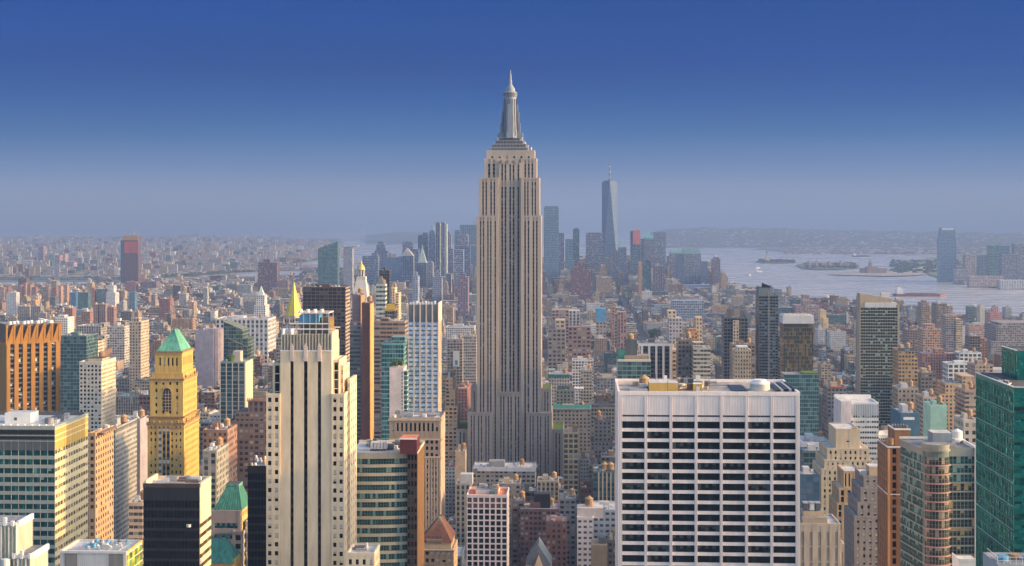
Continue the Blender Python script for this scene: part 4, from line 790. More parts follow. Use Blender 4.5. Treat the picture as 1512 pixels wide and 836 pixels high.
ax, ay = b.at(1414, 653, z); b.mb('water_tank').cyl(ax, ay + 1, z + .4, z + 4.6, 2.3, 2.3, WHITE, 16); b.mb('water_tank').cyl(ax, ay + 1, z + 4.6, z + 5.6, 2.4, .2, WHITE, 16, cap=False)
clutter(b, b.X(1400), b.X(1440), 6, 28, z, 16, 31, (WHITE, LGREY, DGREY, STEELL)); b.mb('edge_rail').box(xr - .5, xr + .15, 2, 30, z, z + 1.2, WHITE); b.mb('edge_rail').box(xr - .6, xr + .2, .9, 2, 0, z + .6, LGREY); b.mb('parapet').box(b.X(1400), xr, 1.7, 2.2, z - .01, z + .5, LSS); b.mb('edge_rail').box(b.X(1352), xr, 29.2, 29.8, z, z + .9, WHITE)
b.top = z; b.done()
# teal tower
b = Bld('office_tower', 'teal glass tower with lower roof terrace, cut by the right edge', 'tower', 1498, 1600, 480, 46)
tf = ST(2.4, 3.9, .97, .62, TEALP, gl=GTE, rec=.2, spin=.02, mull=1, kinds=(4, 4, 1, 3, 1), top=2.0)
ts = ST(1.9, 3.9, .985, .9, TEALP, gl=(glass((.04, .42, .36), .04, .85, .4), glass((.10, .60, .50), .04, .85, .4), None), rec=.2, spin=.02, top=1.0, kinds=(5, 5, 0, 0, 0))
z = b.Z(575); b.vol(b.X(1498), b.X(1600), 0, 46, 0, z, tf, 'FL', side=ts, roof=ROOFD, parapet=.5)
b.mb('trim').box(b.X(1498) - .2, b.X(1498) + .3, 0, 46, z + .5, z + .8, WHITE); b.mb('trim').box(b.X(1498) + .3, b.X(1600), -.2, .3, z + .5, z + .8, LGREY)
for k in range(1, 8): b.mb('trim').box(b.X(1498) - .16, b.X(1498) + .01, .3, 45.8, z - k * 7.8, z - k * 7.8 + .22, sol((.2, .4, .36), .4, name='pale_transom'), bottom=True)
ax, ay = b.at(1511, 560, z); b.vol(ax - 3.5, b.X(1610), 26, 44, z, b.Z(520, 26), tf, 'FL', side=ts, roof=ROOFD, parapet=.4); b.mb('trim').box(ax - 3.7, ax - 3.3, 26, 44, b.Z(520, 26) + .4, b.Z(520, 26) + .7, WHITE)
q = b.mb('roof_equipment'); q.box(b.X(1500), b.X(1512), 16, 20, z + .1, z + .9, WHITE); q.bar((b.X(1499), 8, z + .4), (b.X(1512), 14, z + .4), .3, WHITE)
for i in range(9): b.mb('vent', True).box(b.X(1498) + 1, b.X(1498) + 2.2, 14 + 3.4 * i, 16 + 3.4 * i, z + .1, z + 1.1, STEEL)
b.top = b.Z(520, 26); b.done()
b = Bld('low_rooftop', 'cluttered rooftop with white railings in the bottom right corner', 'building', 1474, 1560, 380, 14)
z = b.Z(834); b.mb('wall').box(b.X(1474), b.X(1560), 0, 14, 0, z, GREY, top=ROOFG); q = b.mb('railing')
for i in range(9): xx = b.X(1474) + i * 1.6; q.box(xx - .06, xx + .06, .1, .22, z, z + 1.9, WHITE)
for h in (.9, 1.85): q.box(b.X(1474), b.X(1560), .1, .2, z + h, z + h + .1, WHITE, bottom=True); q.box(b.X(1474), b.X(1474) + .1, .3, 10, z + h, z + h + .1, WHITE, bottom=True)
for i in range(4): b.mb('cooling_fan', True).cyl(b.X(1488) + 3.2 * i, 4 + (i % 2) * 2, z, z + 1.5, 1.5, 1.4, TANKW if i % 2 else BLUET, 14)
b.top = z; b.done()
b = Bld('low_rooftop', 'small white walled rooftop at the foot of the curved corner tower', 'building', 1416, 1445, 560, 10)
z = b.Z(829); b.mb('wall').box(b.X(1416), b.X(1444), 0, 10, 0, z, WHITE, top=ROOFW); p = b.mb('parapet'); p.box(b.X(1415.6), b.X(1444), -.2, .4, z, z + 1, WHITE); p.box(b.X(1415.6), b.X(1417), .4, 10, z, z + 1, WHITE); b.top = z; b.done()
# white striped
b = Bld('office_tower', 'white slab of green ribbon windows with grey blank top, behind the buff stepped tower', 'tower', 1242, 1298, 1020, 26)
GRN = (glass((.06, .13, .11)), glass((.14, .24, .2)), sol((.5, .55, .48), .6, name='window_blind')); z = b.Z(597)
b.vol(b.X(1257), b.X(1298), 2, 26, 0, z, ST(1.6, 3.7, .85, .4, WHITE, gl=GRN, rec=.3, top=8.2, spin=.04, tm=sol((.36, .40, .46), .6, name='blue_grey_louvre')), 'FL', roof=ROOFW); b.mb('wall').box(b.X(1242), b.X(1257) - .02, 0, 26, 0, b.Z(593), sol((.70, .62, .60), .7, name='pale_pink_panel'), top=ROOFW)
b.mb('wall').box(b.X(1242), b.X(1297), 26, 29, 0, b.Z(590), WHITE)
b.vol(b.X(1298.1), b.X(1321), 4, 24, 0, b.Z(645), ST(1.6, 3.7, .85, .4, WHITE, gl=GRN, rec=.3, top=1.6, spin=.04), 'FR', roof=ROOFW); b.done()
# tall balcony tower
b = Bld('apartment_tower', 'tall glass apartment tower with sloping tan concrete crown, right of centre by the river', 'tower', 1266, 1327, 1450, 24)
CT = sol((.42, .35, .26), .8, .12, .2, name='tan_concrete'); z = b.Z(454); GA = (glass((.012, .03, .035), .1, .15), glass((.05, .12, .11), .1, .2), sol((.30, .40, .35), .6, name='pale_curtain'))
b.vol(b.X(1271), b.X(1325), 0, 24, 0, z, ST(2.4, 3.05, .9, .72, sol((.22, .27, .24), .6, name='green_grey_slab_edge'), sm=sol((.32, .33, .27), .6, name='balcony_edge'), gl=GA, rec=.5, spin=-.25, kinds=(9, 3, .8, .8, .5)), 'FR')
m = b.mb('concrete_frame'); m.box(b.X(1269.4), b.X(1270.9), -.5, 14, 0, b.Z(433), CT); m.box(b.X(1325), b.X(1327.5), -.4, 24, 0, b.Z(450), CT); m.box(b.X(1269.9), b.X(1270.3), -.56, -.5, 0, b.Z(436), BROWN)
m.prism([(b.X(1271), .4), (b.X(1317), .4), (b.X(1317), 14), (b.X(1271), 14)], z - .3, [b.Z(433), b.Z(441), b.Z(441), b.Z(433)], CT); b.mb('plant_screen').box(b.X(1277), b.X(1323), -.3, 1, z, b.Z(447), LGREY, bottom=True); b.mb('plant_screen').box(b.X(1317.2), b.X(1324.5), 1.2, 23, z, b.Z(447), CT)
b.mb('plant_screen').box(b.X(1308), b.X(1321), 24.2, 28, z - 3, b.Z(434), LGREY); b.top = z; b.done()
# slender dark tower
b = Bld('apartment_tower', 'slender dark blue glass tower with notched peak, left of the white-capped mirror tower', 'tower', 1114, 1150, 1500, 26)
SB = (glass((.012, .024, .034), .1, .15), glass((.03, .06, .075), .1, .2), sol((.2, .26, .28), .6, name='grey_curtain')); ss_ = ST(2.9, 3.1, .9, .62, sol((.16, .19, .20), .6, name='blue_grey_slab'), gl=SB, rec=.4, kinds=(7, 3, 1, 1, 1))
b.vol(b.X(1121), b.X(1149), 0, 30, 0, b.Z(437), ss_, 'FRL', side=ST(2.9, 3.1, .8, .62, sol((.34, .30, .25), .7, name='tan_slab'), gl=SB, rec=.4), roof=ROOFG); b.vol(b.X(1121.5), b.X(1138), 6, 26, b.Z(437), b.Z(424), dict(ss_, fl=9, wh=.95), 'FRL', parapet=.1)
b.mb('fin').prism([(b.X(1126), 5.7), (b.X(1139), 5.7), (b.X(1139), 6.1), (b.X(1126), 6.1)], b.Z(425), [b.Z(418), b.Z(423), b.Z(423), b.Z(418)], SB[0]); m = b.mb('spine'); m.box(b.X(1134.5), b.X(1136), -.5, .2, 0, b.Z(430), sol((.28, .3, .3), .6, name='pale_spine'))
b.vol(b.X(1149.2), b.X(1159), 3, 26, 0, b.Z(497), ss_, 'FR', roof=ROOFG); b.done()
# bronze mirror tower
b = Bld('office_tower', 'mirror glass tower with bronze reflections and white capped top', 'tower', 1157, 1201, 1300, 24)
z = b.Z(478); m = b.mb('wall'); m.box(b.X(1157), b.X(1201), 0, 24, 0, z, FM['mirror'], col=(.12, .12, .1), bay=1.6, fl=3.6); b.mb('cap').box(b.X(1157) - .3, b.X(1201) + .3, -.3, 24.3, z, b.Z(466), LGREY); b.mb('cap').box(b.X(1160), b.X(1198), 2, 20, b.Z(466), b.Z(465), ROOFW)
for i in range(7): b.mb('vent', True).box(b.X(1162 + 5 * i), b.X(1164 + 5 * i), 5, 7, b.Z(466), b.Z(463.5 - (i % 2)), TAN)
b.top = z; b.done()
b = Bld('office_tower', 'blue-green glass block with planted roof below the mirror tower', 'tower', 1158, 1209, 1180, 20)
z = b.Z(553); b.mb('wall').box(b.X(1158), b.X(1209), 0, 20, 0, z, FM['glass'], col=(.10, .22, .24), bay=1.8, fl=3.3, top=ROOFG); b.mb('roof_garden').box(b.X(1185), b.X(1208), 1, 18, z, z + 1.2, GRASS); b.top = z; b.done()
# Met Life style clock tower
b = Bld('clock_tower', 'white stone tower with steep pyramid roof and gold lantern', 'tower', 517, 545, 1600, 24)
WS = sol((.60, .57, .54), .8, .1, name='white_marble'); X, Z = b.X, b.Z; m = b.mb('wall'); m.box(X(517), X(544), 0, 24, 0, Z(455), FM['punch'], col=(.60, .57, .54), bay=3, fl=3.8); m.box(X(517.5), X(543.5), .5, 23, Z(455), Z(447), WS)
m = b.mb('pyramid_roof'); cx = X(531.5); m.taper(X(518), X(543), 1, 22, Z(447), cx - 5.0, cx + 5.0, 7, 16, Z(413), WS)
for k in range(3):
    for i in range(3 - (k > 1)): m.box(cx - 4 + 3.4 * i + k * .5, cx - 2.8 + 3.4 * i + k * .5, 2.6 + 1.6 * k, 4.4 + 1.6 * k, Z(440 - 9 * k), Z(437.5 - 9 * k), DGREY, bottom=True)
l = b.mb('lantern'); l.box(cx - 5.2, cx + 5.2, 6.8, 16.2, Z(413), Z(409), WS); l.box(cx - 2.6, cx + 2.6, 9, 14, Z(409), Z(399), DGREY)
for i in range(8): a = math.pi / 4 * i; l.cyl(cx + 3.4 * math.cos(a), 11.5 + 3.4 * math.sin(a), Z(409), Z(399), .45, .45, WS, 6)
l.cyl(cx, 11.5, Z(399), Z(397.5), 4.2, 4.0, WS, 10); g = b.mb('cupola'); g.cyl(cx, 11.5, Z(397.5), Z(394), 3.6, 3.0, GILT, 12); g.cyl(cx, 11.5, Z(394), Z(390.5), 3.0, 1.2, GILT, 12); g.cyl(cx, 11.5, Z(390.5), Z(385), .7, .1, GILT, 8)
b.top = Z(447); b.done()
# gold pyramid
b = Bld('office_tower', 'grey stone tower with bright gold octagonal pyramid roof', 'tower', 415, 446, 1550, 30)
X, Z = b.X, b.Z; m = b.mb('wall'); cx = X(431)
m.box(X(417), X(445), 0, 24, 0, Z(478), FM['pair'], col=(.42, .38, .34), bay=3, fl=3.8); m.box(X(419), X(443), 2, 22, Z(478), Z(470), FM['punch'], col=(.42, .38, .34), bay=3, fl=6); m.box(X(408), X(452), -2, 30, 0, Z(500), FM['pair'], col=(.42, .38, .34), bay=3, fl=3.8)
for sx_ in (0, 1):
    for i in range(4): b.mb('finial').cyl(X(418.5 + 8.2 * i), 1 + 21 * sx_, Z(478), Z(470), 1.0, .2, LIME, 6)
g = b.mb('pyramid_roof'); g.cyl(cx, 12, Z(470), Z(466.5), 10.2, 9.6, LIME, 8); g.cyl(cx, 12, Z(466.5), Z(432), 9.4, 2.6, GILT, 8); l = b.mb('lantern'); l.cyl(cx, 12, Z(432), Z(430), 2.9, 2.7, GILT, 8); l.cyl(cx, 12, Z(430), Z(425.5), 2.0, 1.8, GILT, 8); l.cyl(cx, 12, Z(425.5), Z(418), 1.9, .1, GILT, 8)
b.top = Z(470); b.done()
# ------------------------------------------------------------------ middle distance and far towers
C = dict(brick=(.30, .15, .10), brown=(.24, .15, .11), dk=(.13, .10, .09), tan=(.48, .38, .26), cream=(.60, .52, .40), white=(.70, .68, .65), grey=(.36, .37, .39), pink=(.50, .38, .32), gold=(.70, .50, .18), lg=(.52, .52, .53), black=(.06, .06, .07), teal=(.10, .22, .24), blue=(.14, .22, .32), slate=(.22, .25, .30), orange=(.52, .32, .16), redb=(.34, .14, .10))
def T(label, x0, x1, y, D, style, col, dep=None, name='tower_block', steps=(), cat='tower', bay=3.6, fl=3.6, roof=(.35, .34, .33), rot=GR, fn=None, group=None, two=True, top=None):
    """a tower whose windows are drawn by its wall material; steps = extra volumes (x0, x1, ytop, y0, y1, style, col)"""
    b = Bld(name, label, cat, x0, x1, D, dep or max(14, (x1 - x0) / F * D * .8), rot=rot, group=group)
    c = C[col] if isinstance(col, str) else col
    m = b.mb('wall'); z = b.Z(y); m.box(b.X(x0), b.X(x1), 0, b.dep, 0, z, FM[style], col=c, bay=bay, fl=fl, top=FM['plain'], tcol=c)
    for s in steps:
        sc_ = s[6] if len(s) > 6 else c; sc_ = C[sc_] if isinstance(sc_, str) else sc_
        m.box(b.X(s[0]), b.X(s[1]), s[3], s[4], 0 if s[3] <= 0 or s[2] > y else z - .5, b.Z(s[2]), FM[s[5] if len(s) > 5 and s[5] else style], col=sc_, bay=bay, fl=fl, top=FM['plain'], tcol=sc_)
    if two and D < 3600:
        w_ = b.X(x1) - b.X(x0); r = b.mb('roof'); t = .7; r.box(b.X(x0) + t, b.X(x1) - t, t, b.dep - t, z + .02, z + .15, ROOF, col=roof)
        for q in ((b.X(x0), b.X(x1), -.03, t), (b.X(x0), b.X(x1), b.dep - t, b.dep + .03), (b.X(x0) - .03, b.X(x0) + t, t, b.dep - t), (b.X(x1) - t, b.X(x1) + .03, t, b.dep - t)): r.box(*q, z + .01, z + 1.0, FM['plain'], col=tuple(min(1, v * 1.1) for v in c))
        rr = random.Random(int(x0 * 7 + y))
        if not any(s[2] < y for s in steps):
            p = b.mb('penthouse'); a = w_ * rr.uniform(.2, .35); p.box(b.X(x0) + w_ * .25, b.X(x0) + w_ * .25 + a, b.dep * .3, b.dep * .65, z + .15, z + rr.uniform(3, 5), FM['plain'], col=rr.choice((c, C['lg'], C['tan'])))
            if style not in ('glass', 'blue', 'dark') and D < 2600: tank(b.mb('water_tank'), b.X(x0) + w_ * .78, b.dep * .5, z + .15, 2.1, 3.6, 1.6)
        for i in range(max(5, int(w_ * b.dep / 70))): u, v = rr.uniform(.1, .8) * w_ + b.X(x0), rr.uniform(.1, .85) * b.dep; b.mb('roof_unit', True).box(u, u + 1.6, v, v + 1.8, z + .15, z + rr.uniform(1, 2.2), FM['plain'], col=rr.choice((C['lg'], C['white'], C['grey'])))
    b.top = max(z, b.top)
    if fn: fn(b)
    b.done(); return b
def pyr(x0, x1, y0, y1, ya, yb, col, xa=None, name='spire'):
    def f(b):
        m = b.mb(name); c = C[col] if isinstance(col, str) else col; xm = (b.X(x0) + b.X(x1)) / 2 if xa is None else b.X(xa)
        m.taper(b.X(x0), b.X(x1), y0, y1, b.Z(ya), xm - .3, xm + .3, (y0 + y1) / 2 - .3, (y0 + y1) / 2 + .3, b.Z(yb), FM['plain'], col=c)
    return f
# near-middle
T('wide black bronze slab behind the gold pyramid and left of the white clock tower', 447, 510, 425, 1500, 'dark', (.085, .065, .06), 30, bay=4.2, fl=3.6, fn=lambda b: b.mb('side_fins').box(b.X(510), b.X(510) + .4, .3, 30, 0, b.Z(425), FM['ribbon'], col=(.40, .28, .2), bay=3, fl=3.8))
T('narrow brown brick tower with blank face just left of the clock tower spire', 520, 532, 437, 1280, 'plain', (.17, .13, .15), 22, steps=((517, 533, 475, -2, 24, 'ribbon', (.20, .18, .18)),), fn=lambda b: b.mb('painted_sunlit_edge').box(b.X(532), b.X(533.6), -.6, 22, 0, b.Z(437), ORNG2))  # russet strip painted on as the tower's sunlit right side
T('plain maroon brick slab tower with orange sunlit edge, beneath the clock tower', 534, 546, 449, 1220, 'plain', (.12, .055, .045), 20, fn=lambda b: b.mb('painted_sunlit_edge').box(b.X(546), b.X(547.2), -.5, 20, 0, b.Z(449), ORNG))  # orange edge strip colours in the sunlight on the right
T('thin near-black tower right of the clock tower', 560, 575, 400, 1900, 'dark', (.05, .055, .07), 18, bay=3)
T('pale glass stacked balcony tower in front of the thin near-black tower', 555, 569, 421, 1820, 'ribbon', (.46, .50, .46), 16, fl=5.5, fn=lambda b: b.mb('setback_top').taper(b.X(558), b.X(567), 2, 12, b.Z(421), b.X(560), b.X(563), 5, 8, b.Z(408), FM['plain'], col=(.2, .18, .17)))
T('cream tower with bright gold sunlit side behind the gold capped one', 576, 583, 426, 2000, 'punch', (.62, .50, .34), 26, steps=((583, 588.5, 433, 2, 30),))
T('brown brick tower with yellow hipped cap', 568, 583, 459, 1320, 'punch', (.20, .13, .12), 18, fn=lambda b: (b.mb('hipped_cap').taper(b.X(567.5), b.X(583.5), -.5, 18.5, b.Z(459), b.X(570), b.X(581), 4, 14, b.Z(450), sol((.85, .48, .05), .5, .05, name='yellow_roof')), b.mb('bay_window').box(b.X(572.5), b.X(579), -.6, -.02, b.Z(475), b.Z(460), FM['glass'], col=(.4, .5, .45), bay=2, fl=3)))
T('broad brown balconied apartment block with flat top under the yellow capped tower', 552, 598, 476, 1260, 'ribbon', (.30, .22, .18), 26, bay=5, steps=((561, 573, 470, 4, 14), (583, 592, 496, -3, 8, 'glass', 'teal')))
T('turquoise glass tower left of the blue-white gridded tower', 563, 596, 509, 1080, 'glass', (.13, .34, .34), 26, bay=2.2, fl=3.3, steps=((577, 597, 498, 3, 18, 'glass', (.2, .34, .33)),))
def wslab(b):
    m = b.mb('window'); 
    for k in range(22): m.box(b.X(593), b.X(594.6), -.06, .02, b.Z(552 + k * 5.2), b.Z(549 + k * 5.2), DGREY, bottom=True)
    m = b.mb('balcony'); m.box(b.X(596), b.X(601), .5, 10, 0, b.Z(548), FM['glass'], col=(.3, .5, .45), bay=2, fl=3.3)
    m = b.mb('roof_garden'); r = random.Random(4)
    for i in range(90): x, y = r.uniform(b.X(578), b.X(594)), r.uniform(1, 9); m.cyl(x, y, b.Z(542) + r.uniform(.2, 2), b.Z(542) + r.uniform(2.2, 4.5), r.uniform(.4, .9), .2, LEAFM, 5)
LEAFM = sol((.07, .12, .03), .9, .4, .8, streak=False, name='foliage')
T('blank pinkish white end wall with rooftop garden, below the turquoise tower', 575, 596, 543, 1000, 'plain', (.64, .55, .52), 18, fn=wslab, two=False)
T('grey green glass tower with white columns and planted roof, left of the buff tower', 325, 362, 536, 1150, 'glass', (.22, .30, .28), 26, bay=4.5, fl=3.4, fn=lambda b: ([b.mb('column').box(b.X(325 + 36.5 * i / 4) - .35, b.X(325 + 36.5 * i / 4) + .35, -.6, 0, 0, b.Z(536), LIME) for i in range(5)], b.mb('sunlit_tint_side').box(b.X(362), b.X(362) + .4, .2, 26, 0, b.Z(535), CREAM), b.mb('penthouse').box(b.X(341), b.X(352), 6, 16, b.Z(536), b.Z(520), LIME), b.mb('roof_tree').cyl(b.X(338), 5, b.Z(536), b.Z(526), 2, 3.6, LEAFM, 9)))  # cream right side: sunlight painted in as wall colour
def slant(b):
    b.mb('sloping_crown').prism([(b.X(330), .1), (b.X(358), .1), (b.X(358), 27), (b.X(330), 27)], b.Z(500), [b.Z(475), b.Z(487), b.Z(487), b.Z(475)], FM['glass'], top=ROOF, col=(.16, .2, .17), bay=2.4)
    b.mb('sloping_crown').prism([(b.X(338), -2), (b.X(366), -2), (b.X(366), 14), (b.X(338), 14)], 0, [b.Z(500), b.Z(512), b.Z(512), b.Z(500)], FM['glass'], top=ROOF, col=(.18, .2, .16), bay=2.4)
T('dark green glass tower with sloping curved top, behind the white columned one', 330, 366, 500, 1400, 'glass', (.14, .18, .15), 28, bay=2.4, fn=slant, two=False)
T('pale lavender drum fronted block left of the sloping glass tower', 288, 315, 488, 1900, 'plain', (.33, .31, .37), 40, steps=(), fn=lambda b: b.mb('drum').cyl(b.X(318), 14, 0, b.Z(486), 13, 13, FM['plain'], 20, col=(.38, .33, .35)))
T('white stepped tower with pointed lantern and clock-like top, upper left middle', 375, 392, 452, 2400, 'punch', (.60, .60, .62), 30, steps=((378, 390, 436, 3, 24), (371, 394, 470, -2, 32)), fn=pyr(379, 388, 6, 18, 436, 423, (.5, .6, .55)))
T('long white colonnaded block at the foot of the pointed white tower', 318, 396, 472, 2250, 'pier', (.60, .60, .62), 60, bay=7, fl=7)
T('tan slab apartment tower with glowing yellow side', 191, 208, 476, 1750, 'punch', (.44, .37, .28), 34, steps=((194, 202, 470, 8, 20),))
T('twin tan tower top left of the glowing yellow sided slab', 158, 184, 483, 2050, 'pair', (.46, .43, .40), 40)
T('small pale tower with gold side and dark cap behind the cream gridded block', 131, 144, 500, 1620, 'pair', (.56, .50, .42), 24, steps=((146, 154, 496, 2, 18, 'pair', (.4, .36, .3)),))
T('dark teal glass box behind the cream gridded block', 89, 128, 497, 1500, 'glass', (.10, .17, .17), 36)
T('white stepped apartment block with notched terraces, upper left', 81, 100, 470, 2300, 'white', 'white', 30, steps=((84, 94, 466, 4, 20),))
T('long dark pier fronted block, upper left behind white terraces', 113, 149, 482, 2150, 'pier', (.36, .34, .34), 40, steps=((144, 153, 478, 4, 30),))
T('grey classical block with dark cornice left of the ochre green-roofed tower', 153, 171, 634, 950, 'punch', (.34, .35, .34), 46, bay=2.6, fl=3.3, fn=lambda b: b.mb('cornice').box(b.X(152.4), b.X(171.6), -.6, 46, b.Z(636), b.Z(634), DGREY, bottom=True))
T('mauve grey blank slab between the grey classical block and the ochre tower', 188, 207, 621, 1000, 'plain', (.36, .34, .38), 20)
T('narrow orange brown block beside the sunlit end of the teal window slab', 131, 141, 642, 760, 'punch', (.42, .27, .15), 30, steps=((141.5, 152, 640, 2, 24, 'punch', (.3, .2, .13)),))
T('dark maroon brick shaft behind the left edge of the ochre tower', 205, 222, 585, 1150, 'pair', (.20, .11, .10), 20)
T('broad dark brown brick block with spiky corniced crown beside the buff limestone tower', 337, 398, 624, 930, 'pair', (.17, .12, .11), 34, bay=3.2, steps=((364, 396, 594, 4, 24, 'pier', (.18, .13, .12)), (346, 396, 610, 2, 28)), fn=lambda b: [b.mb('pinnacle').cyl(b.X(364 + 2.6 * i), 4, b.Z(594), b.Z(588), .6, .2, BROWN, 6) for i in range(13)])
T('reddish brown brick block with arched top storey left of the dark brown block', 299, 336, 637, 900, 'punch', (.28, .17, .13), 26, bay=3, fl=3.9)
T('small grey classical block with green edged roof right of the ochre tower', 299, 320, 668, 820, 'pier', (.34, .33, .28), 28, bay=3.4)
T('low cream walk-up block with gable behind the black glass block', 190, 211, 745, 800, 'ribbon', (.56, .46, .36), 16, bay=3)
T('dark glass penthoused block with wooden tank behind the travertine slab', 912, 961, 534, 1150, 'glass', (.16, .24, .22), 30, bay=4, fn=lambda b: (b.mb('plant_tower').box(b.X(924), b.X(941), 6, 18, b.Z(534), b.Z(503), DGREY), tank(b.mb('water_tank'), b.X(932), 12, b.Z(503), 2.6, 3, .3), b.mb('terrace').box(b.X(912), b.X(961), -.5, 2, b.Z(534), b.Z(531), CREAM), b.mb('terrace').box(b.X(922), b.X(958), 3, 22, b.Z(534), b.Z(526), sol((.3, .25, .2), .8, name='set_back_storey')), b.mb('terrace').box(b.X(912), b.X(924), 4, 16, b.Z(534), b.Z(518), COPPERD)))
T('white finned office block with dark glass between tall white piers', 948, 991, 508, 1250, 'dark', (.10, .11, .12), 30, bay=2.6, fn=lambda b: ([b.mb('fin').box(b.X(948 + 42 * i / 4) - .9, b.X(948 + 42 * i / 4) + .9, -1.2, 0, 0, b.Z(508), WHITE) for i in range(5)], b.mb('white_edge').box(b.X(943), b.X(992), -1.4, 30, b.Z(511), b.Z(507), WHITE, top=ROOFG, bottom=True)))
T('plain brown brick apartment tower right of the white finned block', 1001, 1023, 503, 1220, 'pair', (.22, .17, .15), 22, bay=3)
T('pale balconied apartment tower joined to the plain brown one', 1024, 1049, 515, 1200, 'ribbon', (.48, .42, .34), 20, bay=3, fl=3.4, steps=((1024, 1038, 506, 2, 16),))
T('orange brick drum topped block behind the brown apartment tower', 1016, 1030, 490, 1420, 'punch', (.50, .26, .12), 18, steps=((1018, 1028, 486, 3, 12),))
T('pinkish narrow apartment block behind travertine slab roof, beside white fins', 991, 1000, 518, 1260, 'punch', (.55, .42, .34), 20)
T('dark twin glass tower with rounded tan drum on top', 1069, 1104, 470, 1500, 'dark', (.12, .14, .16), 26, fn=lambda b: (b.mb('drum').cyl(b.X(1085), 12, b.Z(470), b.Z(457), 7.4, 7.4, sol((.3, .25, .2), .8, name='tan_drum'), 18), b.mb('tan_strip').box(b.X(1082), b.X(1091), -1.4, -.02, 0, b.Z(473), FM['punch'], col=(.55, .43, .34), bay=2.6, fl=3.4)))
T('cream stepped apartment building with white crown before the dark drum topped tower', 1085, 1109, 518, 1340, 'punch', (.56, .47, .34), 20, bay=2.6, steps=((1089, 1105, 512, 2, 16, 'white', 'white'),))
T('brown brick wing behind the white crowned apartment building', 1080, 1115, 510, 1420, 'pair', (.24, .19, .15), 20)
T('golden brown loft tower with blue sign, right of the tall balcony tower', 1327, 1350, 518, 1330, 'pair', (.42, .28, .14), 26, bay=3, steps=((1350.1, 1356, 530, 2, 24),), fn=lambda b: (b.mb('roof_band').box(b.X(1326), b.X(1350.4), -.4, .01, b.Z(518), b.Z(514), DGREY), b.mb('sign').box(b.X(1336), b.X(1343), -.6, -.42, b.Z(518), b.Z(515.4), BLUET, bottom=True)))
T('gold lit stepped tower near the river, left of the tall balcony tower', 1211, 1220, 459, 3200, 'plain', (.70, .50, .26), 30, steps=((1215, 1223, 470, -2, 30),))
T('blocky dark red industrial building on the river edge', 1202, 1221, 447, 3750, 'pair', (.24, .11, .10), 60, steps=((1216, 1223, 443, 5, 40, 'dark', 'black'),))
T('stepped slate blue ziggurat building by the river behind the slender dark tower', 1138, 1166, 445, 3600, 'ribbon', (.26, .29, .34), 60, steps=((1138, 1160, 437, 5, 50), (1146, 1155, 427, 10, 40), (1138, 1175, 455, -5, 60)))
T('low slate office slab by the river below the ziggurat', 1150, 1177, 455, 3350, 'ribbon', (.24, .28, .32), 50)
T('long mauve brick block near the river, right of the mirror tower', 1175, 1210, 452, 3300, 'pair', (.34, .25, .26), 60, steps=((1187, 1199, 444, 8, 40),))
T('big grey tinted warehouse block with dark roofline at the right edge', 1472, 1530, 481, 2350, 'pair', (.30, .27, .27), 70, steps=((1478, 1530, 477, 6, 60), (1462, 1500, 504, -8, 60)))
T('brown brick ziggurat with cream side close to the river at right', 1361, 1372, 448, 2900, 'pair', (.34, .25, .18), 34, steps=((1364, 1369, 444, 5, 24), (1372, 1377, 452, 2, 30, 'pair', 'tan')))
T('squat dark brown brick mass with tan right wing near the river', 1383, 1398, 449, 2800, 'pair', (.24, .19, .17), 40, steps=((1398, 1407, 452, 2, 36, 'pair', (.36, .28, .2)),))
T('tall tan twin-slab apartment tower near the right side with sunlit flank', 1397, 1411, 467, 2350, 'pair', (.38, .31, .26), 30, steps=((1411, 1420, 471, -2, 30, 'pair', (.52, .40, .27)), (1403, 1417, 465, 8, 20)))  # right flank coloured paler to imitate sun on it
T('pale blue glass riverside tower pair at right', 1430, 1439, 453, 3300, 'glass', (.25, .34, .38), 24, steps=((1439.2, 1446, 451, 2, 24, 'plain', (.66, .66, .62)),))
T('cream and glass riverside tower pair right of the pale blue one', 1447, 1454, 452, 3250, 'plain', (.60, .54, .44), 24, steps=((1454.1, 1462, 457, 2, 22, 'glass', (.3, .4, .38)),))
T('pink stepped artist apartment tower near the river at far right', 1462, 1479, 462, 2950, 'punch', (.52, .28, .27), 30, steps=((1467, 1475, 455, 6, 20),))
T('wide salmon brick loft with small upper tower right of the blue signed loft', 1363, 1390, 487, 2150, 'pair', (.48, .30, .20), 34, steps=((1368, 1382, 479, 6, 22),))
T('dark brown brick apartment slab left of the salmon loft', 1340, 1362, 488, 2250, 'pair', (.25, .18, .16), 34)
T('peach coloured apartment slab beyond the twin-slab tan tower', 1431, 1463, 480, 2600, 'pair', (.52, .36, .28), 26)
T('dark panelled apartment block with balcony grid near right edge', 1432, 1447, 497, 1950, 'dark', (.20, .17, .17), 24, steps=((1447, 1458, 500, 2, 22, 'grid', 'brick'),))
T('long low red brick school-like building at right', 1362, 1417, 523, 1900, 'punch', (.36, .18, .14), 26, steps=((1382, 1396, 516, 4, 18),))
T('white arcaded low building right of the long red brick one', 1417, 1449, 522, 1880, 'grid', 'white', 24, bay=6, fl=5)
T('white long loft building with big windows below the arcaded one', 1400, 1448, 538, 1720, 'grid', 'white', 26, bay=6, fl=5)
T('tan brick office mass with grey right wall behind the teal tower', 1440, 1466, 540, 1500, 'pair', (.42, .32, .24), 30, steps=((1466, 1488, 546, 2, 28, 'plain', (.44, .44, .46)),))
T('dark brown corner loft tower left of tan rooftops at right', 1360, 1382, 552, 1420, 'pair', (.18, .16, .15), 34)
T('orange tan stepped loft with warm sunlit side, left of the teal tower', 1396, 1424, 568, 1300, 'punch', (.52, .36, .22), 30, steps=((1422, 1440, 556, 3, 30), (1388, 1430, 582, -3, 26)))
T('brown orange loft tower filling the gap just left of the teal tower', 1425, 1444, 578, 1180, 'ribbon', (.48, .33, .22), 30)
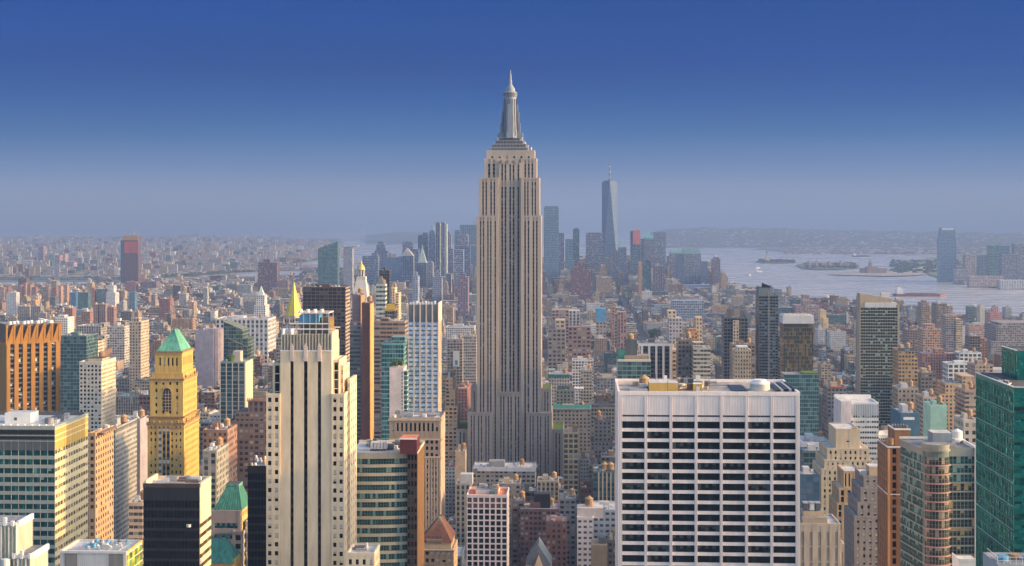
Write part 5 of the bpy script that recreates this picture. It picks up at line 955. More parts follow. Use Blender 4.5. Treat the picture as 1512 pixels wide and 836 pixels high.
T('pale stone classical tower between the curved corner tower and the teal tower', 1423, 1443, 622, 960, 'punch', (.52, .46, .38), 24, bay=4, fl=5)
T('tan corner building with narrow sunlit face below the golden loft', 1363, 1384, 588, 1180, 'pair', (.46, .34, .24), 24)
T('mint green dormered small building right of the billboard roof', 1374, 1398, 600, 1050, 'plain', (.30, .50, .42), 22)
T('dark blue gabled theatre roof block with white sign', 1330, 1358, 612, 960, 'plain', (.07, .15, .22), 30, fn=lambda b: b.mb('sign').box(b.X(1334), b.X(1350), -.3, -.05, b.Z(620), b.Z(616), WHITE, bottom=True))
T('grey tan office block with regular windows below the golden loft tower', 1326, 1356, 575, 1230, 'punch', (.36, .30, .23), 24)
T('dark grey tower with red roof band beside the white ribbon slab', 1222, 1250, 573, 1260, 'pair', (.22, .22, .23), 24, fn=lambda b: b.mb('red_band').box(b.X(1225), b.X(1246), -.4, .1, b.Z(573), b.Z(571), sol((.6, .05, .04), .6, name='red_band'), bottom=True))
T('low white vaulted roof hall with grey base right of the travertine slab', 1184, 1226, 655, 1020, 'plain', (.68, .64, .66), 30, fn=lambda b: [b.mb('vault').cyl(b.X(1190 + 9 * i), 15, b.Z(655), b.Z(649), 3.9, 2.6, LGREY, 12) for i in range(4)])
T('dark blue glass low block behind the beige cooling unit roof', 1181, 1210, 703, 880, 'blue', (.06, .10, .15), 18)
T('tan lower mass behind the right edge of the travertine slab', 1186, 1222, 668, 960, 'glass', (.12, .18, .22), 16)
T('mid height grey tower with blue banner beside the art deco skyscraper', 684, 703, 497, 1750, 'pair', (.38, .34, .32), 34, bay=2.6)
T('grey brick block with tall white and blue banner on its wall', 660, 683, 502, 1800, 'pair', (.32, .29, .27), 30, fn=lambda b: (b.mb('banner').box(b.X(669), b.X(678), -.4, -.05, b.Z(541), b.Z(518), WHITE, bottom=True), b.mb('banner').box(b.X(672), b.X(676), -.46, -.41, b.Z(539), b.Z(532), BLUET, bottom=True)))
T('white fretted car park-like block beyond the blue-white gridded tower', 658, 700, 484, 2350, 'grid', (.62, .62, .64), 40, bay=3, fl=3.4)
T('golden lit stepped loft tower beside the street canyon', 658, 668, 560, 1300, 'pair', (.50, .36, .22), 30, steps=((658, 672, 576, -3, 30), (657, 676, 600, -6, 34)))
T('red brick low loft at the left of the street canyon', 676, 690, 575, 1640, 'punch', (.30, .14, .11), 60)
T('beige tan blank tower at the foot of the art deco skyscraper', 672, 687, 668, 1160, 'plain', (.50, .38, .26), 16)
T('pale ornate loft with green cornice right of the art deco skyscraper', 810, 841, 555, 1560, 'punch', (.50, .44, .38), 26, bay=2.8, fn=lambda b: b.mb('cornice').box(b.X(809), b.X(842), -.8, .2, b.Z(557), b.Z(553), COPPERD, bottom=True))
T('white modern loft with many windows beyond the green corniced one', 845, 876, 533, 1750, 'grid', (.66, .62, .60), 26)
T('olive loft joined to a white corner house right of the art deco skyscraper', 821, 848, 577, 1460, 'punch', (.32, .30, .22), 20, steps=((848.2, 862, 574, 2, 18, 'white', (.72, .68, .66)), (823, 841, 571, 4, 16, 'plain', (.08, .12, .12))))
T('narrow grey beige office with dark penthouse in mid street right of the skyscraper', 857, 874, 548, 1620, 'pair', (.40, .37, .30), 24)
T('long green roofed low hall right of the art deco skyscraper', 816, 872, 605, 1400, 'punch', (.36, .33, .29), 24, fn=lambda b: b.mb('green_roof').taper(b.X(815), b.X(873), -.6, 24, b.Z(605), b.X(817), b.X(871), 8, 18, b.Z(600), COPPERD))
T('tan gridded loft with square windows against the skyscraper right terrace', 832, 854, 640, 1250, 'grid', (.56, .42, .24), 20, bay=4.6, fl=4.4)
T('dark banded office block with two wooden tanks left of the travertine slab', 876, 908, 698, 1080, 'glass', (.10, .16, .17), 26, bay=3.4, fn=lambda b: ([b.mb('pier').box(b.X(884 + 6 * i) - .5, b.X(884 + 6 * i) + .5, -.6, 0, 0, b.Z(698), TAN2) for i in range(5)], tank(b.mb('water_tank', True), b.X(893), 8, b.Z(698), 2.6, 4.2, .8), tank(b.mb('water_tank', True), b.X(902), 8, b.Z(698), 2.6, 4.2, .8)))
T('white tall walk-up building with stepped roof and single tank, below the twin tanks', 852, 876, 766, 960, 'white', (.68, .64, .64), 20, steps=((852, 891, 752, 4, 16, 'plain', (.6, .54, .52)),), fn=lambda b: tank(b.mb('roof_tank'), b.X(870), 10, b.Z(752), 2.8, 4.2, 1))
T('blank brown stucco block at the bottom left of the travertine slab', 873, 897, 805, 900, 'plain', (.34, .25, .16), 18, two=False, fn=lambda b: b.mb('cooling_unit').box(b.X(884), b.X(895), 4, 10, b.Z(805), b.Z(796), DGREY))
T('dark brick narrow block between the blank brown block and the travertine slab', 897.5, 912, 800, 905, 'pair', (.14, .12, .11), 18)
T('wide maroon brick factory with black tank house behind', 768, 826, 754, 1010, 'pair', (.20, .10, .09), 26, bay=3, fn=lambda b: b.mb('tank_house').box(b.X(788), b.X(812), 8, 16, b.Z(754), b.Z(733), BLACK))
T('red brown brick stepped building in front of the maroon factory', 806, 837, 772, 950, 'punch', (.24, .11, .08), 22, steps=((812, 830, 770, 3, 16),))
T('beige corniced block with roof tank, in front of the art deco skyscraper', 793, 825, 712, 1120, 'pier', (.42, .37, .28), 20, bay=3.6)
T('long white roofed hall at the foot of the art deco skyscraper', 697, 790, 694, 1180, 'pair', (.40, .36, .32), 34, roof=(.7, .68, .65), fn=lambda b: b.mb('parapet').box(b.X(705), b.X(790), -1, 0, b.Z(696), b.Z(690), WHITE, bottom=True))
T('grey stone block with dark windows left of the white gridded block', 673, 694, 716, 1000, 'pier', (.34, .32, .27), 18, bay=3.4, steps=((679, 697, 702, 4, 12, 'plain', (.5, .5, .5)),))
T('low grey roofed loft with dark windows behind the white gridded block', 735, 768, 716, 1120, 'pair', (.30, .27, .24), 22)
T('small black metal clad loft in front of the long white hall', 768, 792, 727, 1080, 'dark', (.08, .09, .1), 18)
T('dull brown loft rising beside the white gridded block, bottom centre', 756, 774, 742, 1020, 'pair', (.22, .15, .12), 20)
T('grey plant house block in front of the beige corniced block', 826, 850, 738, 1060, 'pair', (.26, .26, .25), 22)
def church(b):
    m = b.mb('gable'); xc = b.X(795); m.prism([(b.X(776), 0), (b.X(814), 0), (b.X(814), .6), (b.X(776), .6)], 0, b.Z(836), LIME2)
    g = b.mb('slate_roof'); g.poly([(b.X(776), 2, b.Z(836)), (xc, 2, b.Z(806)), (xc, 26, b.Z(806)), (b.X(776), 26, b.Z(836))], sol((.16, .19, .21), .7, .2, .8, name='slate')); g.poly([(xc, 2, b.Z(806)), (b.X(814), 2, b.Z(836)), (b.X(814), 26, b.Z(836)), (xc, 26, b.Z(806))], sol((.16, .19, .21), .7, .2, .8, name='slate')); g.poly([(b.X(776), 2, b.Z(836)), (b.X(814), 2, b.Z(836)), (xc, 2, b.Z(806))], sol((.16, .19, .21), .7, .2, .8, name='slate'))
    d = b.mb('dormer'); d.poly([(b.X(788), -.1, b.Z(840)), (b.X(802), -.1, b.Z(840)), (xc, -.1, b.Z(820))], TAN2); d.poly([(xc, -.1, b.Z(820)), (xc, 6, b.Z(820)), (b.X(788), 6, b.Z(840)), (b.X(788), -.1, b.Z(840))], TAN); d.poly([(xc, -.1, b.Z(820)), (b.X(802), -.1, b.Z(840)), (b.X(802), 6, b.Z(840)), (xc, 6, b.Z(820))], TAN)
T('pointed slate roofed house with small stone gable at the bottom edge', 776, 814, 838, 900, 'plain', (.42, .36, .27), 26, two=False, name='gabled_house', cat='house', fn=church)
# upper left: river side housing, east side
for i, (x0, x1, y, D, st_, c_, lb) in enumerate((
    (95, 107, 456, 2900, 'punch', (.30, .17, .13), 'square brown apartment slab in front of the left housing rows'), (120, 133, 461, 2800, 'punch', (.28, .16, .13), 'brown apartment slab right of the square one, upper left'),
    (137, 144, 450, 3000, 'punch', (.32, .22, .18), 'narrow tan-sided slab in the upper left housing group'), (146, 156, 450, 3000, 'punch', (.26, .2, .18), 'dark middle slab of the upper left housing trio'), (158, 168, 454, 2950, 'punch', (.30, .17, .14), 'right-hand reddish slab of the upper left housing trio'),
    (26, 44, 453, 3100, 'punch', (.30, .27, .24), 'large dull tan apartment slab at far left'), (45, 60, 453, 3000, 'punch', (.26, .24, .22), 'dull green-grey apartment slab right of the large tan one'), (56, 68, 463, 2900, 'punch', (.3, .27, .26), 'lower grey brown slab below the far left pair'),
    (9, 24, 432, 3700, 'white', (.50, .52, .55), 'white ribbed hospital block at far left'), (26, 31, 421, 4300, 'punch', (.34, .2, .15), 'first brick slab of the far left riverside row'), (33, 38, 418, 4400, 'punch', (.34, .2, .15), 'second brick slab of the far left riverside row'), (40, 45, 420, 4300, 'punch', (.36, .22, .16), 'third brick slab of the far left riverside row'),
    (47, 53, 424, 4200, 'punch', (.30, .18, .16), 'brick slab before the gap in the riverside row'), (59, 72, 424, 4300, 'grid', (.40, .28, .22), 'wide brick slab in the middle of the riverside row'), (76, 83, 424, 4200, 'punch', (.26, .14, .13), 'dark maroon slab in the riverside row'), (85, 90, 422, 4250, 'punch', (.42, .27, .2), 'salmon slab in the riverside row'), (95, 99, 421, 4300, 'punch', (.42, .27, .2), 'second salmon slab in the riverside row'), (0, 6, 425, 4300, 'punch', (.42, .30, .22), 'tan slab at the very left edge of the riverside row'),
    (133, 139, 425, 3900, 'punch', (.38, .2, .15), 'red brick tower right of the turquoise green block, upper left'), (115, 130, 432, 3700, 'glass', (.12, .22, .24), 'turquoise green block in the upper left'), (143, 154, 427, 3900, 'glass', (.16, .26, .3), 'pale glass block left of the white ziggurat'), (168, 178, 430, 4000, 'dark', (.10, .10, .12), 'dark cube topped block beside the white ziggurat'), (185, 200, 416, 4900, 'punch', (.30, .15, .14), 'dark red slab just right of the tall red netted tower foot'), (209, 231, 416, 4900, 'pair', (.20, .15, .18), 'dark twin slab right of the tall red netted tower'), (255, 266, 422, 4400, 'dark', (.12, .12, .15), 'small dark cube tower, upper left centre'),
    (235, 251, 442, 3500, 'punch', (.24, .11, .10), 'dark red brick cube in the low rooftops of the upper left'), (191, 199, 431, 3600, 'blue', (.14, .26, .38), 'bright blue glass slab right of the white ziggurat'), (105, 112, 432, 3800, 'blue', (.05, .20, .42), 'vivid blue wrapped building in the upper left'), (353, 370, 421, 4300, 'grid', (.34, .38, .42), 'grey blue tower with two tone front left of the dark maroon slab'), (300, 306, 425, 4100, 'pier', (.42, .45, .42), 'thin pale tower with dark left edge, upper left centre'),
    (289, 306, 391, 7600, 'plain', (.30, .33, .38), 'isolated slab across the river beyond the bridge'))):
    T(lb, x0, x1, y, D, st_, c_, max(20, (x1 - x0) * D / F * .9), name='apartment_block', cat='apartment block', bay=4, fl=3, group='apartment slabs on the east side')
T('white ziggurat hospital tower, upper left', 156, 170, 432, 3900, 'white', (.60, .60, .64), 36, steps=((158, 167, 422, 5, 30), (161, 164, 417, 10, 20)), name='setback_tower')
T('tall tower under construction with red netting and orange top, far left', 182, 204, 348, 5400, 'dark', (.22, .14, .16), 40, two=False, steps=((177.5, 181.9, 355, 3, 40, 'blue', (.12, .16, .22)),), fn=lambda b: (b.mb('netting').box(b.X(183), b.X(203.5), -1.2, -.1, b.Z(374), b.Z(357), sol((.42, .10, .09), .8, .2, .05, name='red_netting'), bottom=True), b.mb('netting').box(b.X(182), b.X(204), -1.6, -.1, b.Z(355), b.Z(348), sol((.42, .24, .10), .8, name='orange_netting'), bottom=True), b.mb('crane').bar((b.X(196), 10, b.Z(348)), (b.X(197), 10, b.Z(342)), 2.0, ORNG), b.mb('crane').bar((b.X(194), 10, b.Z(343)), (b.X(200), 10, b.Z(341)), 1.6, ORNG)))
T('big dark maroon slab tower by the bay, right of the bridge', 381, 409, 388, 4700, 'pier', (.17, .10, .12), 40, bay=5, steps=((389, 398, 383, 6, 26),))
T('low maroon block right of the big dark maroon slab', 409, 425, 414, 4700, 'pair', (.24, .16, .17), 30)
def crane_f(x, y, x2, y2):
    def f(b): m = b.mb('crane'); m.bar((b.X(x), 8, b.Z(y)), (b.X(x), 8, b.Z(y - 6)), 2, ORNG2); m.bar((b.X(x + 2), 8, b.Z(y - 5)), (b.X(x2), 8, b.Z(y2)), 1.6, ORNG2)
    return f
def slantg(b): b.mb('sloping_top').prism([(b.X(469.5), 0), (b.X(498.5), 0), (b.X(498.5), 34), (b.X(469.5), 34)], b.Z(371), [b.Z(367), b.Z(356.5), b.Z(356.5), b.Z(367)], FM['glass'], top=ROOF, col=(.13, .26, .30), bay=4); crane_f(482, 364, 476, 358)(b)
T('teal glass tower with sloping top and crane above the black bronze slab', 469.5, 498.5, 371, 3900, 'glass', (.10, .22, .26), 34, bay=4, two=False, fn=slantg)
T('tall grey tower with pale ribbed right side left of downtown', 507, 520, 364, 4700, 'pier', (.34, .38, .45), 40, steps=((520, 528, 363, 2, 40, 'pier', (.52, .48, .46)),))
# downtown
DT = 'downtown towers'
def _b(c, k=(.50, .60, .78)): c = C[c] if isinstance(c, str) else c; return tuple(v * q for v, q in zip(c, k)) if max(c) - min(c) < .2 else tuple(v * .72 for v in c)  # far walls darkened and blued: haze and shade put into their colour
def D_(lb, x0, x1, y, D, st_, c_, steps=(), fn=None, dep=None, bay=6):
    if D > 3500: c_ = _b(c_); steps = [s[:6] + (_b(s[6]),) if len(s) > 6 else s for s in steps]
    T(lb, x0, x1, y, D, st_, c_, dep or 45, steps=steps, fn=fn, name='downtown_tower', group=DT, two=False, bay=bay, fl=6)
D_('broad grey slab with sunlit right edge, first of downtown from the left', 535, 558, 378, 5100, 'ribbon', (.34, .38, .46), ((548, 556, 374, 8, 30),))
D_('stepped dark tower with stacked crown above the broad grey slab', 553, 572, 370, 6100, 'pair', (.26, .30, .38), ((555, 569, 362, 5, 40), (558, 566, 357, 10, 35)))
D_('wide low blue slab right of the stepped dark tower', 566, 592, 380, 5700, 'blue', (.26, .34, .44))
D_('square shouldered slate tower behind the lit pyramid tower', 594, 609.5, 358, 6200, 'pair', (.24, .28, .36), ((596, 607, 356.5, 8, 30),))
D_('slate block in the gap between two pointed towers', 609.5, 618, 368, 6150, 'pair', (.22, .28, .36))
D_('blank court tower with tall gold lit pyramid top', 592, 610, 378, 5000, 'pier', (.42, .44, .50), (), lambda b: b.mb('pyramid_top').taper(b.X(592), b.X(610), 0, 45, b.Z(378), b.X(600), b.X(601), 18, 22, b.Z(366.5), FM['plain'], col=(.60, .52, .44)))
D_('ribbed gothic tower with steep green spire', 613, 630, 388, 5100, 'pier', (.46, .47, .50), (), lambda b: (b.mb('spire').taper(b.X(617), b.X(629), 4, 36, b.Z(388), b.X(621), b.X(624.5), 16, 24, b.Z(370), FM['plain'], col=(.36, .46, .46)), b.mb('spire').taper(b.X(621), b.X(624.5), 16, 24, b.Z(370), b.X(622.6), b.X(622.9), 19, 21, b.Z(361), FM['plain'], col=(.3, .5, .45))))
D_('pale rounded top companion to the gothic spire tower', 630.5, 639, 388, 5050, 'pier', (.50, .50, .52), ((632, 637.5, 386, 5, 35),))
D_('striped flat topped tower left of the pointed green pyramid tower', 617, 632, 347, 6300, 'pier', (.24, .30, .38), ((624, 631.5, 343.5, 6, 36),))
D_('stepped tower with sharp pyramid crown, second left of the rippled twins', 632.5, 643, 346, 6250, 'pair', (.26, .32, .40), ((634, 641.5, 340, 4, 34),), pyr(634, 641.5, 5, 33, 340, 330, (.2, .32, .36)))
D_('rippled tower with yellow lit flank, left twin', 643.7, 648.6, 328, 4950, 'pier', (.36, .40, .46), ((648.6, 650.3, 330, 1, 40, 'plain', (.62, .60, .44)),))  # yellow flank volume: low sun painted as wall colour
D_('rippled tower with yellow lit flank, right twin', 651, 656.5, 328.5, 4900, 'pier', (.26, .32, .40), ((656.5, 659.5, 331, 1, 40, 'plain', (.62, .60, .44)),))  # same painted sunlight on this twin's right flank
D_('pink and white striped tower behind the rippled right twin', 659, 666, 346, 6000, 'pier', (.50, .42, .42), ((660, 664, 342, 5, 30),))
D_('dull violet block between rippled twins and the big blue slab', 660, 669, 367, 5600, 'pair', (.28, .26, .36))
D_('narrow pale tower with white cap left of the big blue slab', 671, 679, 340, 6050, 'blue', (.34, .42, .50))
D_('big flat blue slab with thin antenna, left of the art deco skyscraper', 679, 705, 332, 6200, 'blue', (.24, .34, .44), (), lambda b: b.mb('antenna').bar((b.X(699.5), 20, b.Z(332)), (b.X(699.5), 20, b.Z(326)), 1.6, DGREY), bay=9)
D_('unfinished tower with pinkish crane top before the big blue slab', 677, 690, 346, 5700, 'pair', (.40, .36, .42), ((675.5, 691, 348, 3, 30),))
D_('slate slab with painted sunlit right side left of the skyscraper', 673, 694, 363, 5200, 'pair', (.24, .29, .38), ((694, 699.5, 361, 2, 44, 'pier', (.50, .46, .46)),))  # paler right volume paints in the sunlit side of the slab
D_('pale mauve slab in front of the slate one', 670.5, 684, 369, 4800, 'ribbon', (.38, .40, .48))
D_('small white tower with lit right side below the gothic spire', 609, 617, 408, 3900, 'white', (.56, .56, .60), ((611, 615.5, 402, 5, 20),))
D_('squat stepped court building with sunlit right end', 638, 652, 409, 4300, 'punch', (.44, .42, .44), ((652, 657, 409, 2, 30, 'plain', (.66, .52, .38)), (642, 650, 399, 8, 24)))  # warm right end is sunlight put into the wall colour
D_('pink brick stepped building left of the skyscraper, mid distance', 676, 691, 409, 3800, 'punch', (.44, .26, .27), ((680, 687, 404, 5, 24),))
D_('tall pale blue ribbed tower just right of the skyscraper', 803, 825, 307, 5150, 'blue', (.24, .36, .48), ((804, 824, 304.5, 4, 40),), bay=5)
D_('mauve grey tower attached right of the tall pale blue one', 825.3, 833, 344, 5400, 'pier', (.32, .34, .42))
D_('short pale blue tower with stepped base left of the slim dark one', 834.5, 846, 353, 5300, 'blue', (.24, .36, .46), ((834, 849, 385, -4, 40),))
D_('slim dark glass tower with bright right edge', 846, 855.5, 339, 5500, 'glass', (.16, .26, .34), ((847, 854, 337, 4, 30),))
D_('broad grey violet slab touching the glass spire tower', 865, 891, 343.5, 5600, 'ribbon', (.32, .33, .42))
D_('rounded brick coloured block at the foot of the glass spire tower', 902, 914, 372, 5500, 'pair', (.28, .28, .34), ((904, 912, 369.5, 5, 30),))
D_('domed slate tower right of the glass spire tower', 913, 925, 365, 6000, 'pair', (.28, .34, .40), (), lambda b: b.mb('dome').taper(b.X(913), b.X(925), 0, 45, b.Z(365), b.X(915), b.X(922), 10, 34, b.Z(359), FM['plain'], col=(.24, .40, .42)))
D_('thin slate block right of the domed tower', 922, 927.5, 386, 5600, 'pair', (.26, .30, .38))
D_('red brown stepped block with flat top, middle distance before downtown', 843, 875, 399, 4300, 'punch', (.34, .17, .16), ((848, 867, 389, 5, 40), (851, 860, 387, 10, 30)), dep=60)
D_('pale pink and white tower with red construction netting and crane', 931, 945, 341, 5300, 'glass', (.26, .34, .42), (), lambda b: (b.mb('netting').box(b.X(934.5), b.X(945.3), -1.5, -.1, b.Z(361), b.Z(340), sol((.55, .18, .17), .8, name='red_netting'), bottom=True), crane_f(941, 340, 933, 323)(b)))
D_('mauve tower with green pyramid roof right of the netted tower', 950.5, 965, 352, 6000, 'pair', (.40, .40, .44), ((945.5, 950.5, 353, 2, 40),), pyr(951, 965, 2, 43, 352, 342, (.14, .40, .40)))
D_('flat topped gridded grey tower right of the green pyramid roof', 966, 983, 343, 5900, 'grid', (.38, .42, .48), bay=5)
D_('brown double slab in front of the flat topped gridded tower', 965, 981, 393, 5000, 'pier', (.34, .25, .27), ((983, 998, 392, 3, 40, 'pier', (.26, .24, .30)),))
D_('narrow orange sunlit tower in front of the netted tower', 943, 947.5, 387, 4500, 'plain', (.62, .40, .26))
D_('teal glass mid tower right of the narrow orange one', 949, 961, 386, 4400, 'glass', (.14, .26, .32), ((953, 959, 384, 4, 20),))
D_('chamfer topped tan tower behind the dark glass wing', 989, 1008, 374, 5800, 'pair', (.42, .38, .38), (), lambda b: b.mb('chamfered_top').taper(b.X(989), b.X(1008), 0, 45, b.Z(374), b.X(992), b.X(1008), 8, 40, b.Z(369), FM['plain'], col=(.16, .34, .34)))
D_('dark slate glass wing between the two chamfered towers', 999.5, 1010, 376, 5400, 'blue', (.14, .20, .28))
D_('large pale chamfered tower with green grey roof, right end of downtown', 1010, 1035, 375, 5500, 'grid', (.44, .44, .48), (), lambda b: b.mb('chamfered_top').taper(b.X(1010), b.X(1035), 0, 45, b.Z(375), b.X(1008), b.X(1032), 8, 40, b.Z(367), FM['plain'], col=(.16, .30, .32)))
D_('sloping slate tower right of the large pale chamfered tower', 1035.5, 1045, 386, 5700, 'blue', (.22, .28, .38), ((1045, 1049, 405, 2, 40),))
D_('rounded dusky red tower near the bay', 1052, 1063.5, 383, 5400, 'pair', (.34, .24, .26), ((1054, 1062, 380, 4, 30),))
D_('small orange lit tower with pointed lantern near the bay', 1064.5, 1072, 403, 5300, 'punch', (.58, .40, .28), (), pyr(1066, 1071, 8, 30, 403, 396, (.3, .3, .34)))
D_('long white podium roof below the chamfered towers', 1008, 1050, 421, 5350, 'plain', (.60, .58, .60), dep=60)
D_('long grey office grid with white verticals in the middle distance', 993, 1039, 444, 3600, 'grid', (.58, .58, .60), bay=5, dep=50)
D_('pale grey loft mass with cream left edge in the middle distance', 988, 1007, 470, 2450, 'punch', (.46, .42, .42), ((986, 999, 459, 5, 30, 'punch', (.62, .48, .30)),), dep=40)
D_('gold cream tall lofts in middle distance beyond the orange drum', 1028, 1037, 469, 2200, 'punch', (.64, .46, .26), dep=30)
D_('blue wrapped loft in middle distance with orange chimneyed neighbour', 880, 895, 456, 2700, 'plain', (.10, .30, .50), ((880, 895, 475, -1, 40, 'punch', (.36, .3, .27)),), dep=40)
D_('pinkish twin apartment slab right of the blue wrapped loft', 912, 925, 461, 2600, 'pier', (.42, .24, .20), ((907, 911.8, 464, 3, 30, 'punch', (.6, .42, .3)),), dep=30)
D_('copper and orange stepped tower just right of the blue wrapped loft', 903, 908, 453, 2750, 'punch', (.42, .22, .16), dep=24)
D_('wide brown apartment block right of the skyscraper, middle distance', 839, 872, 483, 2100, 'pair', (.26, .17, .15), dep=30)
D_('tan blank topped loft touching the skyscraper right edge, middle distance', 820, 834, 473, 2200, 'pair', (.50, .38, .28), ((809, 835, 486, -2, 40, 'pair', (.26, .22, .2)),), dep=40)
D_('blue grey long roofed block beyond the wide brown apartment block', 815, 840, 458, 2750, 'pair', (.36, .26, .22), ((840, 856, 459, 2, 40, 'pier', (.6, .54, .48)),), dep=50)
# glass spire tower: a square that turns through an octagon to a square set at 45 degrees
b = Bld('skyscraper', 'tallest downtown tower, tapering blue glass with a needle spire', 'skyscraper', 889, 912, 5750, 62)
X, Z = b.X, b.Z; h = b.w / 2; m = b.mb('glass_shaft'); zb, zt_ = 55.0, Z(268); cyy = h
GW = glass((.075, .13, .23), .75, .0, 0); bot = [(-h, -h), (h, -h), (h, h), (-h, h)]; tp = [(0, -h), (h, 0), (0, h), (-h, 0)]
m.box(-h, h, 0, 2 * h, 0, zb, GW)
for i in range(4):
    j = (i + 1) % 4; B0 = (bot[i][0], bot[i][1] + cyy, zb); B1 = (bot[j][0], bot[j][1] + cyy, zb); T0 = (tp[i][0], tp[i][1] + cyy, zt_); T1 = (tp[j][0], tp[j][1] + cyy, zt_)
    m.poly([B0, B1, T0], GW); m.poly([B1, T1, T0], GW)
m.poly([(p[0], p[1] + cyy, zt_) for p in tp], GW); s = b.mb('spire'); s.cyl(0, cyy, zt_, zt_ + 4, 22, 22, GW, 16); s.cyl(0, cyy, zt_ + 4, zt_ + 9, 4, 3.5, DGREY, 10); s.cyl(0, cyy, zt_ + 9, Z(228), 3.4, .8, DGREY, 8)
for k in range(3): s.cyl(0, cyy, Z(262 - 8 * k), Z(261 - 8 * k), 3.4, 3.4, STEELL, 8)
b.top = zt_; b.done()
# across the river, right
NJ = 'towers across the river'
def N_(lb, x0, x1, y, D, st_, c_, steps=(), fn=None): T(lb, x0, x1, y, D, st_, c_, 40, steps=steps, fn=fn, name='riverside_tower', group=NJ, two=False, bay=6, fl=6)
N_('tallest slate blue tower across the river standing on the waterfront', 1387, 1412, 352, 6000, 'blue', (.20, .28, .38), ((1388.5, 1410.8, 340, 3, 36), (1389.5, 1410, 336, 6, 32)), lambda b: b.mb('crown').box(b.X(1391), b.X(1409), 5.6, 6, b.Z(346), b.Z(336.5), sol((.5, .56, .62), .4, name='pale_crown_glass'), bottom=True))
N_('squat tan tower first right of the tallest waterfront tower', 1425.5, 1439.5, 378, 5900, 'pair', (.36, .32, .34), ((1427, 1438, 376, 4, 30),))
N_('small blue grey tower second right of the tallest waterfront tower', 1446, 1458, 377, 6000, 'blue', (.24, .30, .38))
N_('green glass rounded top tower across the river', 1461, 1475, 362, 5900, 'glass', (.16, .32, .32))
N_('blue glass square tower right of the green rounded one', 1476, 1491, 363, 6100, 'blue', (.22, .32, .42))
N_('dark lower slab in front of the blue glass square tower', 1479.5, 1504, 376, 5700, 'pair', (.20, .22, .30))
N_('big grey tower cut by the right edge across the river', 1498, 1530, 360, 6000, 'pair', (.24, .26, .34))
N_('long low pink brick terminal on the far waterfront', 1432, 1482, 408, 5500, 'pair', (.44, .36, .36))
N_('long white low building at the right end of the far waterfront', 1477, 1530, 414, 5350, 'pier', (.60, .62, .66))
N_('low grey riverside block at the foot of the tallest waterfront tower', 1411, 1425, 398, 5800, 'pair', (.36, .36, .40))
# far left bank
BK = 'tower blocks beyond the east river'
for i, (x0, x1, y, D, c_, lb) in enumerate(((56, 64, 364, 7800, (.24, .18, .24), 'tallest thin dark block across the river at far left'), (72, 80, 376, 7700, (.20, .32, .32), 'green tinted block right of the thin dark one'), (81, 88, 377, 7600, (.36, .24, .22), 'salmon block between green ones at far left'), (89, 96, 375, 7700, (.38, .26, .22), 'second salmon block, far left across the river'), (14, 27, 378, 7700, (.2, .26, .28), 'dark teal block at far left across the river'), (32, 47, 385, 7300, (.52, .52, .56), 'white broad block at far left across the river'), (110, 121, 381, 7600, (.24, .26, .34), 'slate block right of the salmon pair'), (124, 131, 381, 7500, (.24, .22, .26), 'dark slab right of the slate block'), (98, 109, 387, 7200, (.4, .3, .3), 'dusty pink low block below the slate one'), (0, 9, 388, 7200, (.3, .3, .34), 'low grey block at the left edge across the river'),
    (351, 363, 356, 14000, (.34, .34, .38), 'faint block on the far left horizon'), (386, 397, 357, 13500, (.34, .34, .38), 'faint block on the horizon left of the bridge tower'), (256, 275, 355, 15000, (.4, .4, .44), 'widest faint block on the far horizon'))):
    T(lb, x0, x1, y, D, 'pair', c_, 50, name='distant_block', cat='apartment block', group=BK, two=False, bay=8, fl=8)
# ------------------------------------------------------------------ ground, water, hills
def ground_mat(name, c1, c2, scale, c3=None):
    m, nt, b = base_mat(name); g = nt.nodes.new('ShaderNodeNewGeometry'); n = nt.nodes.new('ShaderNodeTexNoise'); n.inputs['Scale'].default_value = scale; n.inputs['Detail'].default_value = 8; n.inputs['Roughness'].default_value = .75
    nt.links.new(g.outputs['Position'], n.inputs['Vector']); r = nt.nodes.new('ShaderNodeValToRGB'); e = r.color_ramp.elements; e[0].position = .38; e[0].color = (*c1, 1); e[1].position = .62; e[1].color = (*c2, 1)
    if c3: x = e.new(.54); x.color = (*c3, 1)
    nt.links.new(n.outputs['Fac'], r.inputs[0]); nt.links.new(r.outputs[0], b.inputs['Base Color']); b.inputs['Roughness'].default_value = .95; return m
def water_mat():
    m, nt, b = base_mat('harbour_water'); g = nt.nodes.new('ShaderNodeNewGeometry'); mp = nt.nodes.new('ShaderNodeMapping'); mp.inputs['Scale'].default_value = (.006, .02, .02)
    nt.links.new(g.outputs['Position'], mp.inputs[0]); n = nt.nodes.new('ShaderNodeTexNoise'); n.inputs['Scale'].default_value = 1; n.inputs['Detail'].default_value = 6; nt.links.new(mp.outputs[0], n.inputs['Vector'])
    n2 = nt.nodes.new('ShaderNodeTexNoise'); n2.inputs['Scale'].default_value = .05; n2.inputs['Detail'].default_value = 4; nt.links.new(g.outputs['Position'], n2.inputs['Vector'])
    bp = nt.nodes.new('ShaderNodeBump'); bp.inputs['Strength'].default_value = .10; bp.inputs['Distance'].default_value = 2; nt.links.new(n2.outputs['Fac'], bp.inputs['Height']); nt.links.new(bp.outputs[0], b.inputs['Normal'])
    r = nt.nodes.new('ShaderNodeMapRange'); r.inputs['From Min'].default_value = .35; r.inputs['From Max'].default_value = .65; r.inputs['To Min'].default_value = .12; r.inputs['To Max'].default_value = .34; nt.links.new(n.outputs['Fac'], r.inputs[0]); nt.links.new(r.outputs[0], b.inputs['Roughness'])
    b.inputs['Base Color'].default_value = (.47, .47, .45, 1); b.inputs['IOR'].default_value = 1.33; return m
WATER = water_mat()
